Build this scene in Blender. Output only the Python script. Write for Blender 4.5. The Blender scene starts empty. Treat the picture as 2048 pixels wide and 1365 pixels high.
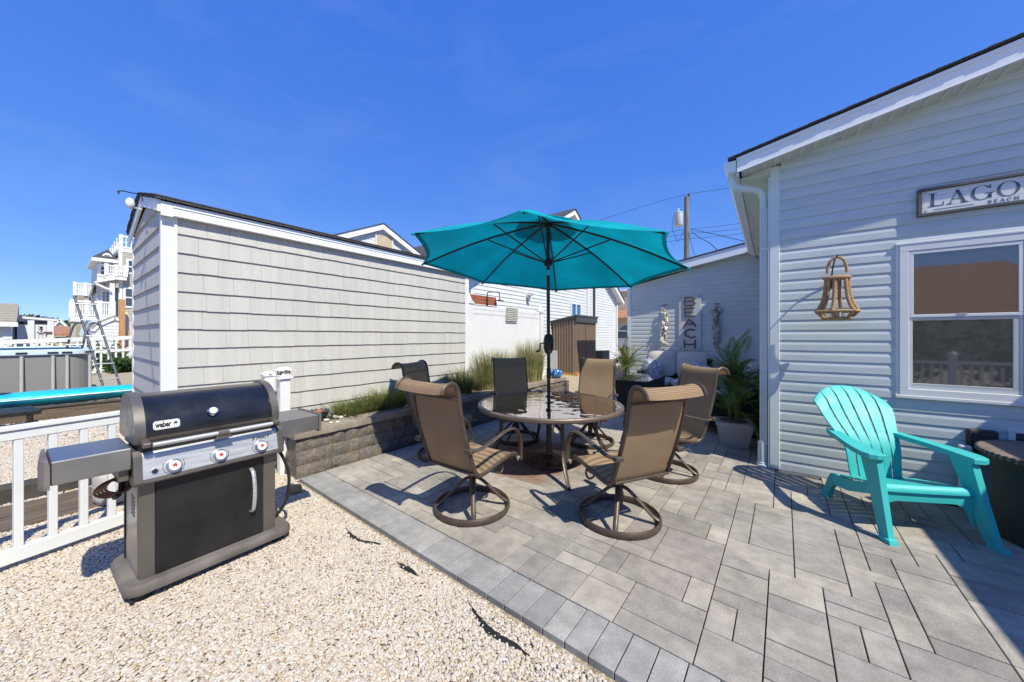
import bpy, math, random
from mathutils import Vector, Matrix, Euler
R = random.Random(7)
PI = math.pi
scene = bpy.context.scene
col = scene.collection

# ------------------------------------------------------------------ camera, sky, sun, exposure
EYE = 1.54
FPX = 694.0
cam_d = bpy.data.cameras.new('camera')
cam = bpy.data.objects.new('camera', cam_d); col.objects.link(cam)
cam.location = (0, 0, EYE)
cam.rotation_euler = (PI/2, 0, math.radians(36.76))
cam_d.sensor_width = 36.0
cam_d.lens = 36.0*FPX/2048.0
cam_d.shift_y = -0.0046
cam_d.clip_start = 0.05
cam_d.clip_end = 3000
scene.camera = cam

SUN = Vector((0.75, -0.215, 1.0)).normalized()
elev = math.asin(SUN.z)
azim = math.atan2(SUN.x, SUN.y)
world = bpy.data.worlds.new('World'); scene.world = world
world.use_nodes = True
wn = world.node_tree.nodes; wl = world.node_tree.links
bg = wn['Background']
sky = wn.new('ShaderNodeTexSky'); sky.sky_type = 'NISHITA'
sky.sun_disc = False
sky.sun_elevation = elev; sky.sun_rotation = azim
sky.altitude = 3500; sky.air_density = 1.0; sky.dust_density = 1.2; sky.ozone_density = 8.0
# the Nishita sky is added to an even elevation ramp: deep blue overhead, hazier towards the horizon all round
gtc = wn.new('ShaderNodeTexCoord'); gsep = wn.new('ShaderNodeSeparateXYZ'); wl.new(gtc.outputs['Generated'], gsep.inputs[0])
ramp = wn.new('ShaderNodeValToRGB'); wl.new(gsep.outputs['Z'], ramp.inputs[0])
re_ = ramp.color_ramp.elements
re_[0].position = 0.0; re_[0].color = (0.55, 0.93, 1.75, 1); re_[1].position = 0.75; re_[1].color = (0.075, 0.39, 1.90, 1)
e_ = re_.new(0.12); e_.color = (0.30, 0.72, 1.84, 1)
e_ = re_.new(0.35); e_.color = (0.14, 0.52, 1.92, 1)
smix = wn.new('ShaderNodeMix'); smix.data_type = 'RGBA'; smix.blend_type = 'ADD'; smix.inputs['Factor'].default_value = 0.26
wl.new(ramp.outputs[0], smix.inputs[6]); wl.new(sky.outputs[0], smix.inputs[7])
# faint wisps of high cloud
gmp = wn.new('ShaderNodeMapping'); gmp.inputs['Scale'].default_value = (1.3, 2.6, 5.0); gmp.inputs['Rotation'].default_value = (0.2, 0.1, 0.6)
gnz = wn.new('ShaderNodeTexNoise'); gnz.inputs['Scale'].default_value = 1.7; gnz.inputs['Detail'].default_value = 7; gnz.inputs['Roughness'].default_value = 0.62; gnz.inputs['Distortion'].default_value = 0.8
gmr = wn.new('ShaderNodeMapRange'); gmr.inputs[1].default_value = 0.48; gmr.inputs[2].default_value = 0.80; gmr.inputs[3].default_value = 0.0; gmr.inputs[4].default_value = 0.10
wl.new(gtc.outputs['Generated'], gmp.inputs['Vector']); wl.new(gmp.outputs[0], gnz.inputs['Vector']); wl.new(gnz.outputs['Fac'], gmr.inputs[0])
cmix = wn.new('ShaderNodeMix'); cmix.data_type = 'RGBA'; wl.new(gmr.outputs[0], cmix.inputs['Factor']); wl.new(smix.outputs[2], cmix.inputs[6]); cmix.inputs[7].default_value = (1.5, 1.9, 3.2, 1)
wl.new(cmix.outputs[2], bg.inputs[0])
bg.inputs[1].default_value = 0.15
sun_d = bpy.data.lights.new('sun', 'SUN')
sun_d.energy = 2.85; sun_d.angle = math.radians(0.5); sun_d.color = (1.0, 0.955, 0.80)
sun = bpy.data.objects.new('sun', sun_d); col.objects.link(sun)
sun.rotation_euler = SUN.to_track_quat('Z', 'Y').to_euler()
sun.location = (6, -2, 12)
vs = scene.view_settings
vs.view_transform = 'Standard'; vs.look = 'None'; vs.gamma = 1.0; vs.use_curve_mapping = False
vs.exposure = 1.08
scene.cycles.max_bounces = 8
scene.cycles.transparent_max_bounces = 12
scene.cycles.caustics_reflective = False; scene.cycles.caustics_refractive = False

# ------------------------------------------------------------------ pixel helper (photo 2048 x 1365)
EX = (0.8012, -0.5984); EY = (0.5984, 0.8012)
def _ray(u, v):
    r = (u-1024)/FPX
    return Vector((r*EX[0]+EX[1], r*EY[0]+EY[1], (673-v)/FPX))
def PX(u, v, x):
    d = _ray(u, v); t = x/d.x; return Vector((x, d.y*t, EYE+d.z*t))
def PY(u, v, y):
    d = _ray(u, v); t = y/d.y; return Vector((d.x*t, y, EYE+d.z*t))
def PZ(u, v, z):
    d = _ray(u, v); t = (z-EYE)/d.z; return Vector((d.x*t, d.y*t, z))
def in_view(x, y, z, m=60):
    r = x*EX[0]+y*EY[0]; f = x*EX[1]+y*EY[1]
    if f < 0.2: return False
    u = 1024+FPX*r/f; v = 673-FPX*(z-EYE)/f
    return -m < u < 2048+m and -m < v < 1365+m
def depth(x, y): return x*EX[1]+y*EY[1]

# ------------------------------------------------------------------ materials
def nodes_of(m):
    return m.node_tree.nodes, m.node_tree.links
def mat(name, c, rough=0.6, metal=0.0, var=0.0, vscale=8.0, bump=0.0, bscale=60.0, rnd=0.0, spec=0.5,
        stretch=None, c2=None, c2scale=3.0, c2pos=(0.45, 0.65), coat=0.0, detail=4.0, fine=0.0, fscale=200.0, bdist=0.02):
    m = bpy.data.materials.new(name); m.use_nodes = True
    n, l = nodes_of(m)
    p = n['Principled BSDF']
    p.inputs['Roughness'].default_value = rough
    p.inputs['Metallic'].default_value = metal
    p.inputs['Specular IOR Level'].default_value = spec
    p.inputs['Coat Weight'].default_value = coat
    tc = n.new('ShaderNodeTexCoord'); vec = tc.outputs['Object']
    if stretch:
        mp = n.new('ShaderNodeMapping'); mp.inputs['Scale'].default_value = stretch
        l.new(vec, mp.inputs['Vector']); vec = mp.outputs['Vector']
    base = n.new('ShaderNodeRGB'); base.outputs[0].default_value = (*c, 1)
    out = base.outputs[0]
    if c2:
        nz = n.new('ShaderNodeTexNoise'); nz.inputs['Scale'].default_value = c2scale; nz.inputs['Detail'].default_value = 6
        l.new(vec, nz.inputs['Vector'])
        mr = n.new('ShaderNodeMapRange'); mr.inputs[1].default_value = c2pos[0]; mr.inputs[2].default_value = c2pos[1]
        l.new(nz.outputs['Fac'], mr.inputs[0])
        mx = n.new('ShaderNodeMix'); mx.data_type = 'RGBA'
        l.new(mr.outputs[0], mx.inputs['Factor']); l.new(out, mx.inputs[6]); mx.inputs[7].default_value = (*c2, 1)
        out = mx.outputs[2]
    def scale_by(out, src, amt):
        mr = n.new('ShaderNodeMapRange'); mr.inputs[1].default_value = 0.0; mr.inputs[2].default_value = 1.0
        mr.inputs[3].default_value = 1-amt; mr.inputs[4].default_value = 1+amt
        l.new(src, mr.inputs[0])
        hs = n.new('ShaderNodeHueSaturation'); l.new(mr.outputs[0], hs.inputs['Value']); l.new(out, hs.inputs['Color'])
        return hs.outputs[0]
    if var:
        nz = n.new('ShaderNodeTexNoise'); nz.inputs['Scale'].default_value = vscale; nz.inputs['Detail'].default_value = detail
        l.new(vec, nz.inputs['Vector'])
        mr0 = n.new('ShaderNodeMapRange'); mr0.inputs[1].default_value = 0.3; mr0.inputs[2].default_value = 0.7
        l.new(nz.outputs['Fac'], mr0.inputs[0])
        out = scale_by(out, mr0.outputs[0], var)
        rr = n.new('ShaderNodeMapRange'); rr.inputs[3].default_value = max(0.02, rough-0.08); rr.inputs[4].default_value = min(1, rough+0.1)
        l.new(mr0.outputs[0], rr.inputs[0]); l.new(rr.outputs[0], p.inputs['Roughness'])
    if fine:
        nz = n.new('ShaderNodeTexNoise'); nz.inputs['Scale'].default_value = fscale; nz.inputs['Detail'].default_value = 2
        l.new(vec, nz.inputs['Vector'])
        mr0 = n.new('ShaderNodeMapRange'); mr0.inputs[1].default_value = 0.3; mr0.inputs[2].default_value = 0.7
        l.new(nz.outputs['Fac'], mr0.inputs[0])
        out = scale_by(out, mr0.outputs[0], fine)
    if rnd:
        oi = n.new('ShaderNodeObjectInfo'); out = scale_by(out, oi.outputs['Random'], rnd)
    l.new(out, p.inputs['Base Color'])
    if bump:
        nz = n.new('ShaderNodeTexNoise'); nz.inputs['Scale'].default_value = bscale; nz.inputs['Detail'].default_value = 6
        l.new(vec, nz.inputs['Vector'])
        b = n.new('ShaderNodeBump'); b.inputs['Strength'].default_value = bump; b.inputs['Distance'].default_value = bdist
        l.new(nz.outputs['Fac'], b.inputs['Height']); l.new(b.outputs[0], p.inputs['Normal'])
    m['p'] = 1
    return m
M = {}
M['white'] = mat('white_vinyl', (0.74, 0.74, 0.73), 0.38, var=0.03, vscale=3, bump=0.02, bscale=20)
M['white_siding'] = mat('white_siding', (0.66, 0.67, 0.67), 0.5, var=0.04, vscale=2)
M['fascia'] = mat('white_fascia', (0.84, 0.84, 0.85), 0.35, var=0.03, vscale=1.5)
M['soffit'] = mat('cream_soffit', (0.74, 0.73, 0.66), 0.5, var=0.06, vscale=6)
M['soffit_hole'] = mat('soffit_hole', (0.30, 0.29, 0.25), 0.8, var=0.3, vscale=90)
M['clap'] = mat('blue_grey_siding', (0.565, 0.615, 0.61), 0.45, var=0.06, vscale=2.5, bump=0.05, bscale=30, rnd=0.025, stretch=(1, 1, 6))
M['clap_wing'] = mat('wing_siding', (0.55, 0.58, 0.555), 0.48, var=0.05, vscale=2.5, rnd=0.03)
M['corner'] = mat('pale_corner_post', (0.66, 0.71, 0.69), 0.45, var=0.05, vscale=3)
M['shake'] = mat('grey_shake', (0.51, 0.487, 0.448), 0.62, var=0.06, vscale=2.0, bump=0.35, bscale=22, stretch=(6, 6, 0.35), rnd=0.022, bdist=0.008, fine=0.06, fscale=60)
M['shingle'] = mat('dark_shingle', (0.055, 0.053, 0.055), 0.9, var=0.35, vscale=40, bump=0.5, bscale=120, rnd=0.2)
M['brown_shingle'] = mat('brown_shingle', (0.42, 0.20, 0.085), 0.9, var=0.35, vscale=6, bump=0.4, bscale=60)
M['tan_shingle'] = mat('tan_shingle', (0.30, 0.27, 0.22), 0.9, var=0.25, vscale=20)
M['block'] = mat('split_face_block', (0.165, 0.138, 0.11), 0.95, var=0.35, vscale=28, bump=0.9, bscale=55, rnd=0.15, c2=(0.13, 0.12, 0.115), c2scale=9, fine=0.35, fscale=260, bdist=0.012)
M['cap'] = mat('wall_cap_stone', (0.255, 0.215, 0.17), 0.95, var=0.16, vscale=14, bump=0.5, bscale=90, rnd=0.1, fine=0.22, fscale=320, bdist=0.006)
M['soil'] = mat('mulch_soil', (0.16, 0.115, 0.075), 1.0, var=0.5, vscale=40, bump=0.8, bscale=60)
M['bronze'] = mat('bronze_frame', (0.085, 0.062, 0.047), 0.42, metal=0.25, var=0.12, vscale=12, bump=0.06, bscale=150)
M['bronze_lt'] = mat('bronze_rim', (0.15, 0.115, 0.09), 0.45, metal=0.2, var=0.12, vscale=10)
M['pole'] = mat('dark_green_pole', (0.022, 0.032, 0.032), 0.35, metal=0.3, var=0.1, vscale=8)
M['base_iron'] = mat('cast_base', (0.045, 0.026, 0.018), 0.42, metal=0.3, var=0.5, vscale=14, bump=0.8, bscale=18, c2=(0.12, 0.045, 0.02), c2scale=7, bdist=0.02)
M['taupe'] = mat('taupe_metal', (0.165, 0.145, 0.127), 0.36, metal=0.5, var=0.06, vscale=8)
M['taupe_plastic'] = mat('taupe_plastic', (0.125, 0.108, 0.098), 0.55, var=0.12, vscale=9, c2=(0.18, 0.158, 0.145), c2scale=5)
M['steel'] = mat('brushed_steel', (0.55, 0.55, 0.55), 0.42, metal=0.55, var=0.10, vscale=5, bump=0.03, bscale=90, stretch=(1, 12, 12))
M['steel_dark'] = mat('steel_shelf', (0.36, 0.345, 0.33), 0.36, metal=0.9, var=0.12, vscale=4)
M['enamel'] = mat('black_enamel', (0.012, 0.013, 0.017), 0.24, var=0.25, vscale=6, spec=0.6, fine=0.2, fscale=300)
M['door_black'] = mat('black_door', (0.016, 0.0145, 0.0145), 0.42, var=0.3, vscale=5, spec=0.4, fine=0.3, fscale=150)
M['black'] = mat('black_plastic', (0.012, 0.012, 0.013), 0.5, var=0.15, vscale=10)
M['chrome'] = mat('chrome', (0.75, 0.74, 0.72), 0.16, metal=1.0, var=0.05, vscale=10)
M['dial_white'] = mat('dial_white', (0.82, 0.82, 0.80), 0.4)
M['red'] = mat('red_print', (0.62, 0.035, 0.02), 0.4)
M['print_black'] = mat('black_print', (0.015, 0.015, 0.015), 0.5)
M['turq'] = mat('turquoise_plastic', (0.04, 0.44, 0.42), 0.5, var=0.07, vscale=5, bump=0.03, bscale=80)
M['kayak'] = mat('kayak_plastic', (0.02, 0.47, 0.55), 0.3, c2=(0.015, 0.24, 0.50), c2scale=1.6, c2pos=(0.52, 0.66), var=0.05, vscale=3)
M['wicker'] = mat('brown_wicker', (0.045, 0.036, 0.031), 0.6, var=0.3, vscale=60)
M['wicker_black'] = mat('black_wicker', (0.011, 0.011, 0.012), 0.5, var=0.3, vscale=60)
M['table_brown'] = mat('table_top_brown', (0.17, 0.135, 0.11), 0.65, var=0.2, vscale=9, c2=(0.22, 0.17, 0.14), c2scale=12)
M['cushion'] = mat('grey_cushion', (0.56, 0.53, 0.47), 0.9, var=0.06, vscale=10, bump=0.15, bscale=220)
M['pot'] = mat('grey_pot', (0.42, 0.41, 0.40), 0.7, var=0.06, vscale=8)
M['dark_pot'] = mat('dark_pot', (0.03, 0.028, 0.027), 0.6, var=0.2, vscale=8)
M['rope'] = mat('jute_rope', (0.42, 0.26, 0.13), 0.9, var=0.25, vscale=60, bump=0.5, bscale=200)
M['candle'] = mat('candle_wax', (0.78, 0.74, 0.62), 0.5, var=0.03)
M['shell'] = mat('oyster_shell', (0.62, 0.56, 0.47), 0.6, var=0.25, vscale=35, rnd=0.25, bump=0.3, bscale=60)
M['shell_grey'] = mat('grey_shell', (0.36, 0.31, 0.26), 0.65, var=0.3, vscale=35, rnd=0.3, bump=0.3, bscale=60)
M['driftwood'] = mat('whitewashed_board', (0.60, 0.585, 0.56), 0.8, c2=(0.34, 0.31, 0.28), c2scale=5, c2pos=(0.56, 0.72), stretch=(9, 9, 1.2), var=0.08, vscale=5, bump=0.2, bscale=20)
M['twig'] = mat('dark_twig', (0.095, 0.075, 0.06), 0.85, var=0.3, vscale=40, bump=0.5, bscale=80)
M['sign_white'] = mat('sign_board_white', (0.74, 0.74, 0.73), 0.6, var=0.06, vscale=6, stretch=(1, 1, 8))
M['sign_frame'] = mat('sign_frame_grey', (0.10, 0.10, 0.105), 0.75, var=0.35, vscale=10, stretch=(1, 6, 6))
M['sign_ink'] = mat('slate_lettering', (0.085, 0.125, 0.165), 0.6, var=0.1, vscale=20)
M['nickel'] = mat('nail_head', (0.35, 0.33, 0.3), 0.4, metal=0.8)
M['timber'] = mat('weathered_timber', (0.135, 0.10, 0.068), 0.9, var=0.35, vscale=5, stretch=(6, 0.6, 6), bump=0.5, bscale=14, c2=(0.10, 0.08, 0.065), c2scale=3)
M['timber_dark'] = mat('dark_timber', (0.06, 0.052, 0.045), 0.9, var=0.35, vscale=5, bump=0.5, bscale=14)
M['cedar'] = mat('red_cedar', (0.30, 0.095, 0.045), 0.65, var=0.3, vscale=4, stretch=(8, 0.8, 8))
M['post_wood'] = mat('orange_pine_post', (0.50, 0.25, 0.09), 0.7, var=0.2, vscale=5, stretch=(8, 8, 0.6))
M['tank'] = mat('tank_grey_paint', (0.50, 0.48, 0.44), 0.45, var=0.08, vscale=9, c2=(0.36, 0.30, 0.24), c2scale=5, c2pos=(0.6, 0.75))
M['brown_metal'] = mat('brown_metal_panel', (0.225, 0.16, 0.115), 0.5, var=0.08, vscale=4, metal=0.1)
M['slate_metal'] = mat('charcoal_metal_roof', (0.055, 0.065, 0.07), 0.5, var=0.12, vscale=5)
M['ac_grey'] = mat('condenser_grey', (0.10, 0.105, 0.11), 0.6, var=0.1)
M['concrete'] = mat('grey_concrete', (0.33, 0.325, 0.32), 0.9, var=0.12, vscale=10, bump=0.2, bscale=60)
M['pole_wood'] = mat('utility_pole_wood', (0.20, 0.165, 0.14), 0.9, var=0.3, vscale=3, stretch=(5, 5, 0.3))
M['wire'] = mat('black_wire', (0.015, 0.02, 0.05), 0.6)
M['xfmr'] = mat('transformer_grey', (0.55, 0.57, 0.58), 0.4, var=0.05)
M['tan_siding'] = mat('tan_siding', (0.40, 0.375, 0.30), 0.6, var=0.05, vscale=1)
M['tan_stucco'] = mat('tan_stucco', (0.55, 0.43, 0.30), 0.8, var=0.06)
M['orange_tile'] = mat('orange_roof_tile', (0.36, 0.17, 0.09), 0.8, var=0.3, vscale=4)
M['dark_glass'] = mat('dark_window_glass', (0.05, 0.07, 0.08), 0.06, spec=1.0, var=0.3, vscale=0.8)
M['blue_glass'] = mat('blue_window_glass', (0.03, 0.13, 0.28), 0.06, spec=1.0)
M['pool_grey'] = mat('pool_wall_grey', (0.23, 0.225, 0.215), 0.6, var=0.06, vscale=1.2, bump=0.05, bscale=5)
M['pool_dark'] = mat('pool_band_dark', (0.11, 0.12, 0.125), 0.6, var=0.1, vscale=2)
M['pool_post'] = mat('pool_post', (0.42, 0.41, 0.39), 0.5, var=0.05)
M['pool_rim'] = mat('pool_rim_blue', (0.60, 0.70, 0.80), 0.3, var=0.04)
M['ladder'] = mat('ladder_steel', (0.13, 0.14, 0.155), 0.4, metal=0.4, var=0.1)
M['truck'] = mat('silver_truck_paint', (0.50, 0.51, 0.52), 0.3, metal=0.3, coat=0.5)
M['truck_tan'] = mat('tan_lower_paint', (0.42, 0.30, 0.19), 0.4)
M['rubber'] = mat('black_rubber', (0.014, 0.014, 0.014), 0.8, var=0.2)
M['copper'] = mat('brown_cable', (0.15, 0.06, 0.03), 0.5, var=0.15)
M['navy'] = mat('navy_ceramic', (0.022, 0.05, 0.14), 0.18, var=0.35, vscale=14, coat=0.4)
M['terracotta'] = mat('terracotta', (0.36, 0.12, 0.055), 0.8, var=0.3, vscale=20)
M['stone_white'] = mat('white_shell_stone', (0.72, 0.68, 0.61), 0.7, var=0.1, vscale=25, rnd=0.1)
M['rock'] = mat('brown_rock', (0.42, 0.25, 0.12), 0.8, var=0.25, vscale=12, bump=0.4, bscale=20)
M['fabric_black'] = mat('black_fabric', (0.010, 0.009, 0.010), 0.9, var=0.3, vscale=40)
M['umb_cream'] = mat('cream_canvas', (0.72, 0.60, 0.46), 0.8, var=0.06)
M['clear_tub'] = mat('milky_basket', (0.62, 0.61, 0.52), 0.5, var=0.05)
M['water'] = mat('pool_water', (0.03, 0.22, 0.30), 0.05, spec=0.8)

def stripes(m, scale, axis, amt, dark=0.5):
    """woven rows: a wave in object space that darkens and bumps the base colour"""
    n, l = nodes_of(m); p = n['Principled BSDF']
    tc = n.new('ShaderNodeTexCoord'); w = n.new('ShaderNodeTexWave')
    w.bands_direction = axis; w.inputs['Scale'].default_value = scale; w.inputs['Distortion'].default_value = 0.6
    w.inputs['Detail'].default_value = 1.0
    l.new(tc.outputs['Object'], w.inputs['Vector'])
    src = p.inputs['Base Color'].links[0].from_socket
    mr = n.new('ShaderNodeMapRange'); mr.inputs[3].default_value = 1-amt; mr.inputs[4].default_value = 1+amt*0.4
    l.new(w.outputs['Fac'], mr.inputs[0])
    hs = n.new('ShaderNodeHueSaturation'); l.new(mr.outputs[0], hs.inputs['Value']); l.new(src, hs.inputs['Color'])
    l.new(hs.outputs[0], p.inputs['Base Color'])
    b = n.new('ShaderNodeBump'); b.inputs['Strength'].default_value = 0.5; b.inputs['Distance'].default_value = 0.004
    l.new(w.outputs['Fac'], b.inputs['Height']); l.new(b.outputs[0], p.inputs['Normal'])
stripes(M['wicker'], 26, 'Z', 0.5); stripes(M['wicker_black'], 26, 'Z', 0.5)

def sling_mat():
    m = mat('woven_sling', (0.46, 0.325, 0.205), 0.75, var=0.06, vscale=6, spec=0.25)
    n, l = nodes_of(m); p = n['Principled BSDF']; outn = n['Material Output']
    tc = n.new('ShaderNodeTexCoord')
    w = n.new('ShaderNodeTexWave'); w.bands_direction = 'Z'; w.inputs['Scale'].default_value = 30
    w.inputs['Distortion'].default_value = 0.35; w.inputs['Detail'].default_value = 1
    w2 = n.new('ShaderNodeTexWave'); w2.bands_direction = 'Y'; w2.inputs['Scale'].default_value = 60; w2.inputs['Distortion'].default_value = 0.3
    l.new(tc.outputs['Object'], w.inputs[0]); l.new(tc.outputs['Object'], w2.inputs[0])
    ad = n.new('ShaderNodeMath'); ad.operation = 'MULTIPLY'; l.new(w.outputs['Fac'], ad.inputs[0]); l.new(w2.outputs['Fac'], ad.inputs[1])
    src = p.inputs['Base Color'].links[0].from_socket
    mr = n.new('ShaderNodeMapRange'); mr.inputs[3].default_value = 0.68; mr.inputs[4].default_value = 1.3
    l.new(w.outputs['Fac'], mr.inputs[0])
    hs = n.new('ShaderNodeHueSaturation'); l.new(mr.outputs[0], hs.inputs['Value']); l.new(src, hs.inputs['Color'])
    l.new(hs.outputs[0], p.inputs['Base Color'])
    tr = n.new('ShaderNodeBsdfTranslucent'); l.new(hs.outputs[0], tr.inputs['Color'])
    mx = n.new('ShaderNodeMixShader'); mx.inputs[0].default_value = 0.45
    l.new(p.outputs[0], mx.inputs[1]); l.new(tr.outputs[0], mx.inputs[2])
    tp = n.new('ShaderNodeBsdfTransparent')
    mx2 = n.new('ShaderNodeMixShader'); mx2.inputs[0].default_value = 0.13
    l.new(mx.outputs[0], mx2.inputs[1]); l.new(tp.outputs[0], mx2.inputs[2])
    l.new(mx2.outputs[0], outn.inputs['Surface'])
    return m
M['sling'] = sling_mat()

def canopy_mat():
    m = mat('teal_canvas', (0.012, 0.55, 0.64), 0.8, var=0.10, vscale=3, spec=0.2, bump=0.5, bscale=5, fine=0.08, fscale=120)
    n, l = nodes_of(m); p = n['Principled BSDF']; outn = n['Material Output']
    src = p.inputs['Base Color'].links[0].from_socket
    tr = n.new('ShaderNodeBsdfTranslucent'); l.new(src, tr.inputs['Color'])
    mx = n.new('ShaderNodeMixShader'); mx.inputs[0].default_value = 0.58
    l.new(p.outputs[0], mx.inputs[1]); l.new(tr.outputs[0], mx.inputs[2]); l.new(mx.outputs[0], outn.inputs['Surface'])
    return m
M['canopy'] = canopy_mat()

def leaf_mat(name, c, c2, trans=0.35):
    m = mat(name, c, 0.5, c2=c2, c2scale=7, c2pos=(0.35, 0.65), var=0.25, vscale=30, rnd=0.15, spec=0.3)
    n, l = nodes_of(m); p = n['Principled BSDF']; outn = n['Material Output']
    src = p.inputs['Base Color'].links[0].from_socket
    tr = n.new('ShaderNodeBsdfTranslucent'); l.new(src, tr.inputs['Color'])
    mx = n.new('ShaderNodeMixShader'); mx.inputs[0].default_value = trans
    l.new(p.outputs[0], mx.inputs[1]); l.new(tr.outputs[0], mx.inputs[2]); l.new(mx.outputs[0], outn.inputs['Surface'])
    return m
M['grass'] = leaf_mat('ornamental_grass', (0.23, 0.26, 0.08), (0.50, 0.43, 0.22))
M['grass_dark'] = leaf_mat('green_grass', (0.13, 0.20, 0.05), (0.32, 0.30, 0.12))
M['palm'] = leaf_mat('palm_leaf', (0.11, 0.20, 0.04), (0.21, 0.28, 0.08))
M['palm_lt'] = leaf_mat('pale_palm_leaf', (0.14, 0.21, 0.05), (0.26, 0.26, 0.08))
M['bush'] = leaf_mat('bush_leaf', (0.045, 0.11, 0.022), (0.09, 0.16, 0.04))
M['far_tree'] = leaf_mat('far_tree_leaf', (0.045, 0.07, 0.03), (0.07, 0.09, 0.04), 0.1)

def table_glass():
    m = bpy.data.materials.new('tinted_table_glass'); m.use_nodes = True
    n, l = nodes_of(m); outn = n['Material Output']; n.remove(n['Principled BSDF'])
    g = n.new('ShaderNodeBsdfGlossy'); g.inputs['Roughness'].default_value = 0.015; g.inputs['Color'].default_value = (0.92, 0.84, 0.78, 1)
    t = n.new('ShaderNodeBsdfTransparent'); t.inputs['Color'].default_value = (0.24, 0.17, 0.13, 1)
    d = n.new('ShaderNodeBsdfDiffuse'); d.inputs['Color'].default_value = (0.10, 0.07, 0.055, 1)
    ms = n.new('ShaderNodeMixShader'); ms.inputs[0].default_value = 0.35
    l.new(t.outputs[0], ms.inputs[1]); l.new(d.outputs[0], ms.inputs[2])
    fr = n.new('ShaderNodeFresnel'); fr.inputs['IOR'].default_value = 3.2
    mx = n.new('ShaderNodeMixShader')
    fm = n.new('ShaderNodeMath'); fm.operation = 'MAXIMUM'; fm.inputs[1].default_value = 0.74; l.new(fr.outputs[0], fm.inputs[0])
    l.new(fm.outputs[0], mx.inputs[0]); l.new(ms.outputs[0], mx.inputs[1]); l.new(g.outputs[0], mx.inputs[2])
    tc = n.new('ShaderNodeTexCoord'); nz = n.new('ShaderNodeTexNoise'); nz.inputs['Scale'].default_value = 6.5; nz.inputs['Detail'].default_value = 1
    b = n.new('ShaderNodeBump'); b.inputs['Strength'].default_value = 0.20; b.inputs['Distance'].default_value = 0.02
    l.new(tc.outputs['Object'], nz.inputs[0]); l.new(nz.outputs['Fac'], b.inputs['Height'])
    l.new(b.outputs[0], g.inputs['Normal'])
    l.new(mx.outputs[0], outn.inputs['Surface'])
    return m
M['table_glass'] = table_glass()

def pane_glass():
    m = bpy.data.materials.new('house_window_glass'); m.use_nodes = True
    n, l = nodes_of(m); p = n['Principled BSDF']
    p.inputs['Base Color'].default_value = (0.05, 0.05, 0.046, 1)
    p.inputs['Roughness'].default_value = 0.03
    p.inputs['IOR'].default_value = 2.8
    return m
M['pane'] = pane_glass()
def screen_mat():
    m = bpy.data.materials.new('insect_screen'); m.use_nodes = True
    n, l = nodes_of(m); outn = n['Material Output']; p = n['Principled BSDF']
    p.inputs['Base Color'].default_value = (0.16, 0.155, 0.14, 1); p.inputs['Roughness'].default_value = 0.7
    t = n.new('ShaderNodeBsdfTransparent'); mx = n.new('ShaderNodeMixShader')
    tc = n.new('ShaderNodeTexCoord'); w = n.new('ShaderNodeTexNoise'); w.inputs['Scale'].default_value = 160
    l.new(tc.outputs['Object'], w.inputs[0]); mr = n.new('ShaderNodeMapRange'); mr.inputs[3].default_value = 0.10; mr.inputs[4].default_value = 0.30
    l.new(w.outputs['Fac'], mr.inputs[0]); l.new(mr.outputs[0], mx.inputs[0])
    l.new(t.outputs[0], mx.inputs[1]); l.new(p.outputs[0], mx.inputs[2]); l.new(mx.outputs[0], outn.inputs['Surface'])
    return m
M['screen'] = screen_mat()
def clear_glass():
    m = bpy.data.materials.new('jar_glass'); m.use_nodes = True
    n, l = nodes_of(m); outn = n['Material Output']; n.remove(n['Principled BSDF'])
    g = n.new('ShaderNodeBsdfGlossy'); g.inputs['Roughness'].default_value = 0.03
    t = n.new('ShaderNodeBsdfTransparent'); t.inputs['Color'].default_value = (0.9, 0.93, 0.93, 1)
    mx = n.new('ShaderNodeMixShader'); mx.inputs[0].default_value = 0.18
    l.new(t.outputs[0], mx.inputs[1]); l.new(g.outputs[0], mx.inputs[2]); l.new(mx.outputs[0], outn.inputs['Surface'])
    return m
M['jar'] = clear_glass()

def pillow_mat():
    m = mat('navy_pattern_pillow', (0.70, 0.71, 0.73), 0.9)
    n, l = nodes_of(m); p = n['Principled BSDF']
    tc = n.new('ShaderNodeTexCoord'); v = n.new('ShaderNodeTexVoronoi'); v.feature = 'DISTANCE_TO_EDGE'; v.inputs['Scale'].default_value = 26
    l.new(tc.outputs['Object'], v.inputs['Vector'])
    r = n.new('ShaderNodeMapRange'); r.inputs[1].default_value = 0.10; r.inputs[2].default_value = 0.16
    l.new(v.outputs['Distance'], r.inputs[0])
    mx = n.new('ShaderNodeMix'); mx.data_type = 'RGBA'; l.new(r.outputs[0], mx.inputs['Factor'])
    mx.inputs[6].default_value = (0.70, 0.71, 0.73, 1); mx.inputs[7].default_value = (0.03, 0.06, 0.22, 1)
    l.new(mx.outputs[2], p.inputs['Base Color'])
    return m
M['pillow'] = pillow_mat()
def orb_mat():
    m = mat('blue_swirl_glass', (0.02, 0.12, 0.45), 0.12, coat=0.5)
    n, l = nodes_of(m); p = n['Principled BSDF']
    tc = n.new('ShaderNodeTexCoord'); w = n.new('ShaderNodeTexNoise'); w.inputs['Scale'].default_value = 9; w.inputs['Distortion'].default_value = 3
    l.new(tc.outputs['Object'], w.inputs['Vector'])
    cr = n.new('ShaderNodeValToRGB'); l.new(w.outputs['Fac'], cr.inputs[0])
    cr.color_ramp.elements[0].position = 0.4; cr.color_ramp.elements[0].color = (0.01, 0.06, 0.22, 1)
    cr.color_ramp.elements[1].position = 0.66; cr.color_ramp.elements[1].color = (0.35, 0.60, 0.80, 1)
    e = cr.color_ramp.elements.new(0.54); e.color = (0.02, 0.19, 0.55, 1)
    l.new(cr.outputs[0], p.inputs['Base Color'])
    return m
M['orb'] = orb_mat()

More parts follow.
